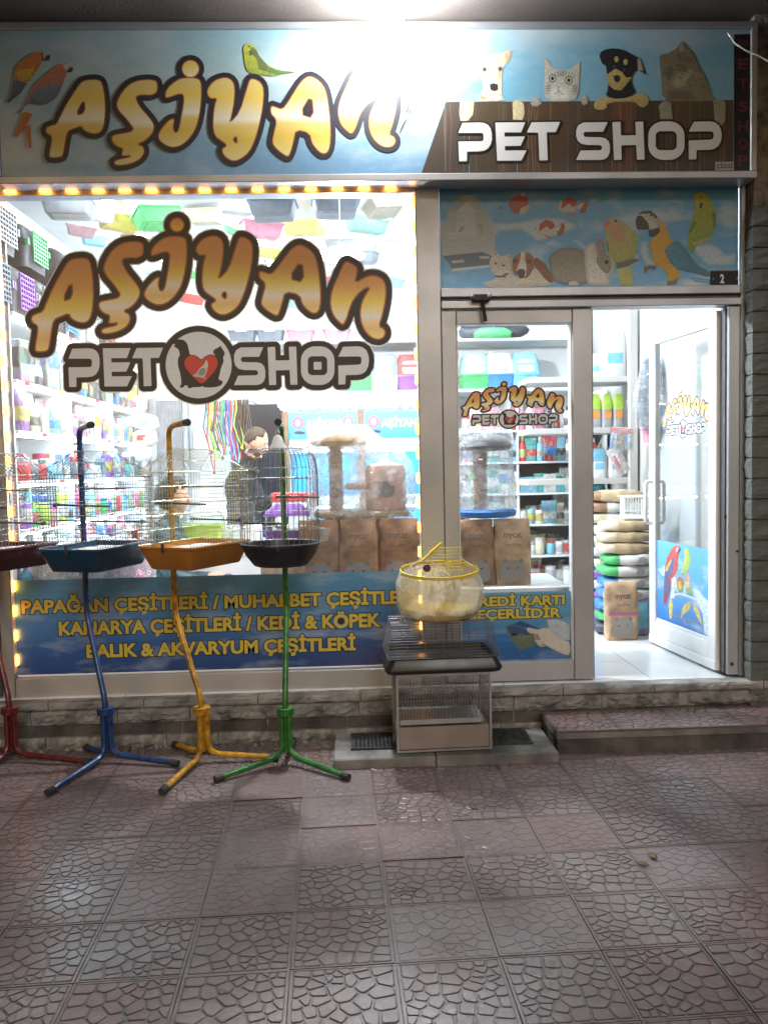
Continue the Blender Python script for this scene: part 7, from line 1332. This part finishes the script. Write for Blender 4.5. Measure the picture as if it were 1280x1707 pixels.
def person(label, loc, rz, J, limbs, cloth, hair_m, head, look, hair_kind, sleeves, voxel=.0075):
    """faces +x in its own frame; J joints, limbs lists of (joint, radius)"""
    t = thing('person', label, 'person', loc, rz); q = MB()
    for ch in limbs:
        pts = [Vector(J[j]) for j, r_ in ch]; fine = []; rr__ = []
        for i in range(len(pts) - 1):
            for k in range(6): u_ = k / 6; fine.append(pts[i].lerp(pts[i + 1], u_)); rr__.append(ch[i][1] * (1 - u_) + ch[i + 1][1] * u_)
        fine.append(pts[-1]); rr__.append(ch[-1][1]); q.tube(fine, rr__, 14)
        for (j, r_) in ch: b = uv_ball(J[j], (r_, r_, r_), 8); q.add(b.v, b.f)
    # torso as stacked ovals
    tor = J['torso']; q.loft([[(c[0] + sx_ * math.cos(2 * math.pi * k / 20), c[1] + sy_ * math.sin(2 * math.pi * k / 20), c[2]) for k in range(20)] for c, sx_, sy_ in tor])
    # hands
    for hnd, d_, s_ in J['hands']:
        d_ = Vector(d_).normalized(); side = Vector((-d_.y, d_.x, 0)).normalized() * s_; upv = d_.cross(side).normalized(); H = Vector(hnd); b = MB()
        b.tube([H, H + d_ * .045, H + d_ * .09], [.026, .036, .030], 10)
        for k, ln in enumerate((.062, .075, .070, .052)):
            o_ = H + d_ * .085 + side * ((k - 1.5) * .019); b.tube([o_, o_ + d_ * ln * .5 - Vector((0, 0, .006)), o_ + d_ * ln * .95 - Vector((0, 0, .028))], [.0095, .009, .008], 8)
        o_ = H + d_ * .03 + side * -.030; b.tube([o_, o_ + d_ * .035 - side * .02, o_ + d_ * .07 - side * .022], [.012, .011, .009], 8); q.add(b.v, b.f)
    # head with brow, nose, chin, ears; tilted by look
    hc = Vector(head); M_ = Matrix.Translation(hc) @ Matrix.Rotation(look[1], 4, 'Z') @ Matrix.Rotation(look[0], 4, 'Y')
    def shp(p):
        if p.z < -.02: k = (-.02 - p.z) / .1; p.y *= 1 - .38 * k; p.x = p.x * (1 - .12 * k) + .018 * k
        if p.x > .06: p.x = .06 + (p.x - .06) * .72
        if p.x < -.02: p.x *= 1.06
        return p
    b = uv_ball((0, 0, 0), (.098, .077, .118), 14, shp); hd = MB(); hd.add(b.v, b.f); hd.tube([(.083, 0, .022), (.100, 0, -.004), (.112, 0, -.022), (.092, 0, -.034)], [.008, .012, .017, .012], 8); hd.tube([(.07, -.04, .034), (.084, 0, .034), (.07, .04, .034)], .011, 6); hd.tube([(.078, -.022, -.062), (.088, 0, -.060), (.078, .022, -.062)], .009, 6); hd.tube([(.07, -.015, -.098), (.078, 0, -.100), (.07, .015, -.098)], .018, 8)
    for s_ in (-1, 1): e_ = uv_ball((-.008, s_ * .074, -.008), (.019, .009, .030), 8); hd.add(e_.v, e_.f)
    hd.xform(M_); q.add(hd.v, hd.f)
    me = q.mesh('body', ['skin', cloth, 'jeans', 'shoe']); tmp = bpy.data.objects.new('tmp', me); COL.objects.link(tmp); rm = tmp.modifiers.new('r', 'REMESH'); rm.mode = 'VOXEL'; rm.voxel_size = voxel; rm.use_smooth_shade = True; sm = tmp.modifiers.new('s', 'SMOOTH'); sm.factor = .5; sm.iterations = 3
    dg = bpy.context.evaluated_depsgraph_get(); m2 = bpy.data.meshes.new_from_object(tmp.evaluated_get(dg)); bpy.data.objects.remove(tmp); bpy.data.meshes.remove(me); m2.name = 'body'
    m2.materials.clear()
    for mm in ('skin', cloth, 'jeans', 'shoe'): m2.materials.append(MATS[mm])
    Mi = M_.inverted(); wr = [Vector(h[0]) for h in J['hands']]; hips = J['hip_z']
    for p in m2.polygons:
        c = p.center; l = Mi @ c; p.use_smooth = True
        if l.length < .135 and l.z > -.135: p.material_index = 0
        elif any((c - w_).length < .13 and (c - w_).dot(Vector(J['hands'][i][1])) > -.005 for i, w_ in enumerate(wr)): p.material_index = 0
        elif c.z < .09 and J['stand']: p.material_index = 3
        elif c.z < hips: p.material_index = 2
        else: p.material_index = 1
    co = np.zeros(len(m2.vertices) * 3, 'f'); m2.vertices.foreach_get('co', co); nr = np.array([tuple(n_.vector) for n_ in m2.vertex_normals]); co = co.reshape(-1, 3)
    for i in range(len(co)):                         # folds in the clothing
        c = Vector(co[i]); l = Mi @ c
        if l.length > .16 and all((c - w_).length > .15 for w_ in wr): co[i] += nr[i] * (mnoise.noise(Vector((c.x * 9, c.y * 9, c.z * 17))) * .011 + mnoise.noise(c * 30) * .004)
    m2.vertices.foreach_set('co', co.ravel()); m2.update()
    link('body', m2, t)
    hb_ = MB()
    if hair_kind == 'short':
        def cut(p): return p
        b = uv_ball((-.012, 0, .014), (.096, .0835, .112), 16, lambda p: p); keep = []
        hb_.add(b.v, [f for f in b.f if len(f) == 4 and all((b.v[i][2] > (.045 if b.v[i][0] > .02 else -.045 + max(0, b.v[i][0] + .04) * 1.1)) and b.v[i][0] < .068 for i in f)])
        bd = uv_ball((.018, 0, -.075), (.062, .058, .045), 10); hb_.add(bd.v, [f for f in bd.f if len(f) == 4 and all(bd.v[i][2] < -.048 for i in f)])
    else:
        b = uv_ball((-.025, 0, .022), (.122, .108, .132), 18, lambda p: p + p.normalized() * mnoise.noise(p * 26) * .016); hb_.add(b.v, [f for f in b.f if len(f) == 4 and all((b.v[i][0] < .045 + max(0, b.v[i][2] - .06) * .6) and (b.v[i][2] > -.10) and not (b.v[i][0] > .0 and b.v[i][2] < .03) for i in f)])
    hb_.xform(M_); ho = hb_.build('hair', hair_m, t, True, world=False); sdm = ho.modifiers.new('thick', 'SOLIDIFY'); sdm.thickness = .012; sdm.offset = -1
    for s_ in (-1, 1): e_ = uv_ball((.080, s_ * .030, .014), (.006, .010, .0035), 8); e_.xform(M_); e_.build('eye', 'eye', t, True, world=False)
    # hood, collar
    cl_ = MB(); cl_.tube([(J['neck'][0] + .085 * math.cos(2 * math.pi * k / 18) - .01, J['neck'][1] + .085 * math.sin(2 * math.pi * k / 18), J['neck'][2] - .015 + .022 * math.cos(2 * math.pi * k / 18 + math.pi)) for k in range(18)], .030 if hair_kind == 'short' else .022, 8, closed=True); cl_.build('collar', cloth, t, True, world=False)
    return t
# standing man: black hooded top, head bowed, forearm forward
mh = at(428, 737, 1.85); base = Vector((mh.x - .10, 1.85, FZ)); hz = mh.z - FZ
J = {'hipl': (-.02, .09, .90), 'kneel': (.01, .10, .49), 'ankl': (-.02, .10, .08), 'toel': (.13, .11, .035), 'hipr': (-.02, -.09, .90), 'kneer': (.0, -.10, .49), 'ankr': (-.03, -.10, .08), 'toer': (.12, -.11, .035), 'shl': (-.02, .19, hz - .27), 'ell': (.06, .24, hz - .53), 'wrl': (.27, .20, hz - .50), 'shr': (-.02, -.19, hz - .27), 'elr': (.05, -.25, hz - .54), 'wrr': (.28, -.20, hz - .46), 'neck': (.015, 0, hz - .20), 'nk2': (.055, 0, hz - .10),
     'torso': [((-.02, 0, .82), .13, .17), ((-.02, 0, .92), .135, .18), ((-.03, 0, 1.05), .125, .165), ((-.04, 0, hz - .42), .13, .18), ((-.03, 0, hz - .30), .125, .20), ((-.015, 0, hz - .22), .085, .13), ((.01, 0, hz - .17), .06, .07)], 'hands': [((.27, .20, hz - .50), (1, -.2, .15), 1), ((.28, -.20, hz - .46), (1, .15, .25), -1)], 'hip_z': .90, 'stand': True}
LIMB = [[('hipl', .095), ('kneel', .062), ('ankl', .045), ('toel', .036)], [('hipr', .095), ('kneer', .062), ('ankr', .045), ('toer', .036)], [('shl', .066), ('ell', .052), ('wrl', .036)], [('shr', .066), ('elr', .052), ('wrr', .036)], [('neck', .062), ('nk2', .056)]]
person('man in black hooded top standing behind the desk and looking down', tuple(base), R(-8), J, LIMB, 'hoodie_black', 'hair_brown', (.10, 0, hz), (R(24), 0), 'short', True)
# seated person in dark teal jacket, in profile
sh = at(292, 829, 1.02); base = Vector((sh.x - .03, 1.02, FZ)); hz = sh.z - FZ
J = {'hipl': (-.02, .09, .50), 'kneel': (.36, .11, .50), 'ankl': (.34, .11, .09), 'toel': (.48, .12, .04), 'hipr': (-.02, -.09, .50), 'kneer': (.36, -.11, .50), 'ankr': (.33, -.11, .09), 'toer': (.47, -.12, .04), 'shl': (-.02, .19, hz - .26), 'ell': (.06, .23, hz - .53), 'wrl': (.26, .17, hz - .60), 'shr': (-.02, -.19, hz - .26), 'elr': (.05, -.24, hz - .53), 'wrr': (.25, -.17, hz - .60), 'neck': (-.005, 0, hz - .19), 'nk2': (.01, 0, hz - .09),
     'torso': [((-.03, 0, .44), .14, .18), ((-.03, 0, .55), .14, .185), ((-.04, 0, hz - .45), .13, .175), ((-.03, 0, hz - .29), .125, .205), ((-.02, 0, hz - .21), .085, .13), ((-.005, 0, hz - .16), .058, .066)], 'hands': [((.26, .17, hz - .60), (1, -.2, -.1), 1), ((.25, -.17, hz - .60), (1, .2, -.1), -1)], 'hip_z': .56, 'stand': True}
person('dark-haired person in teal jacket seated in profile behind the yellow cage', tuple(base), R(-4), J, LIMB, 'jacket_teal', 'hair_black', (.03, 0, hz), (R(6), 0), 'full', True)
t = thing('stool', 'low stool under the seated person', 'stool', (base.x - .03, base.y, FZ)); q = MB(); q.lathe([(.15, .40), (.17, .405), (.17, .425), (.15, .43)], 18); q.build('seat', 'p_dark', t, world=False)
for sx_ in (-1, 1):
    for sy_ in (-1, 1): q = MB(); q.tube([(sx_ * .15, sy_ * .15, 0), (sx_ * .10, sy_ * .10, .40)], .012, 8); q.build('leg', 'zinc', t, world=False)
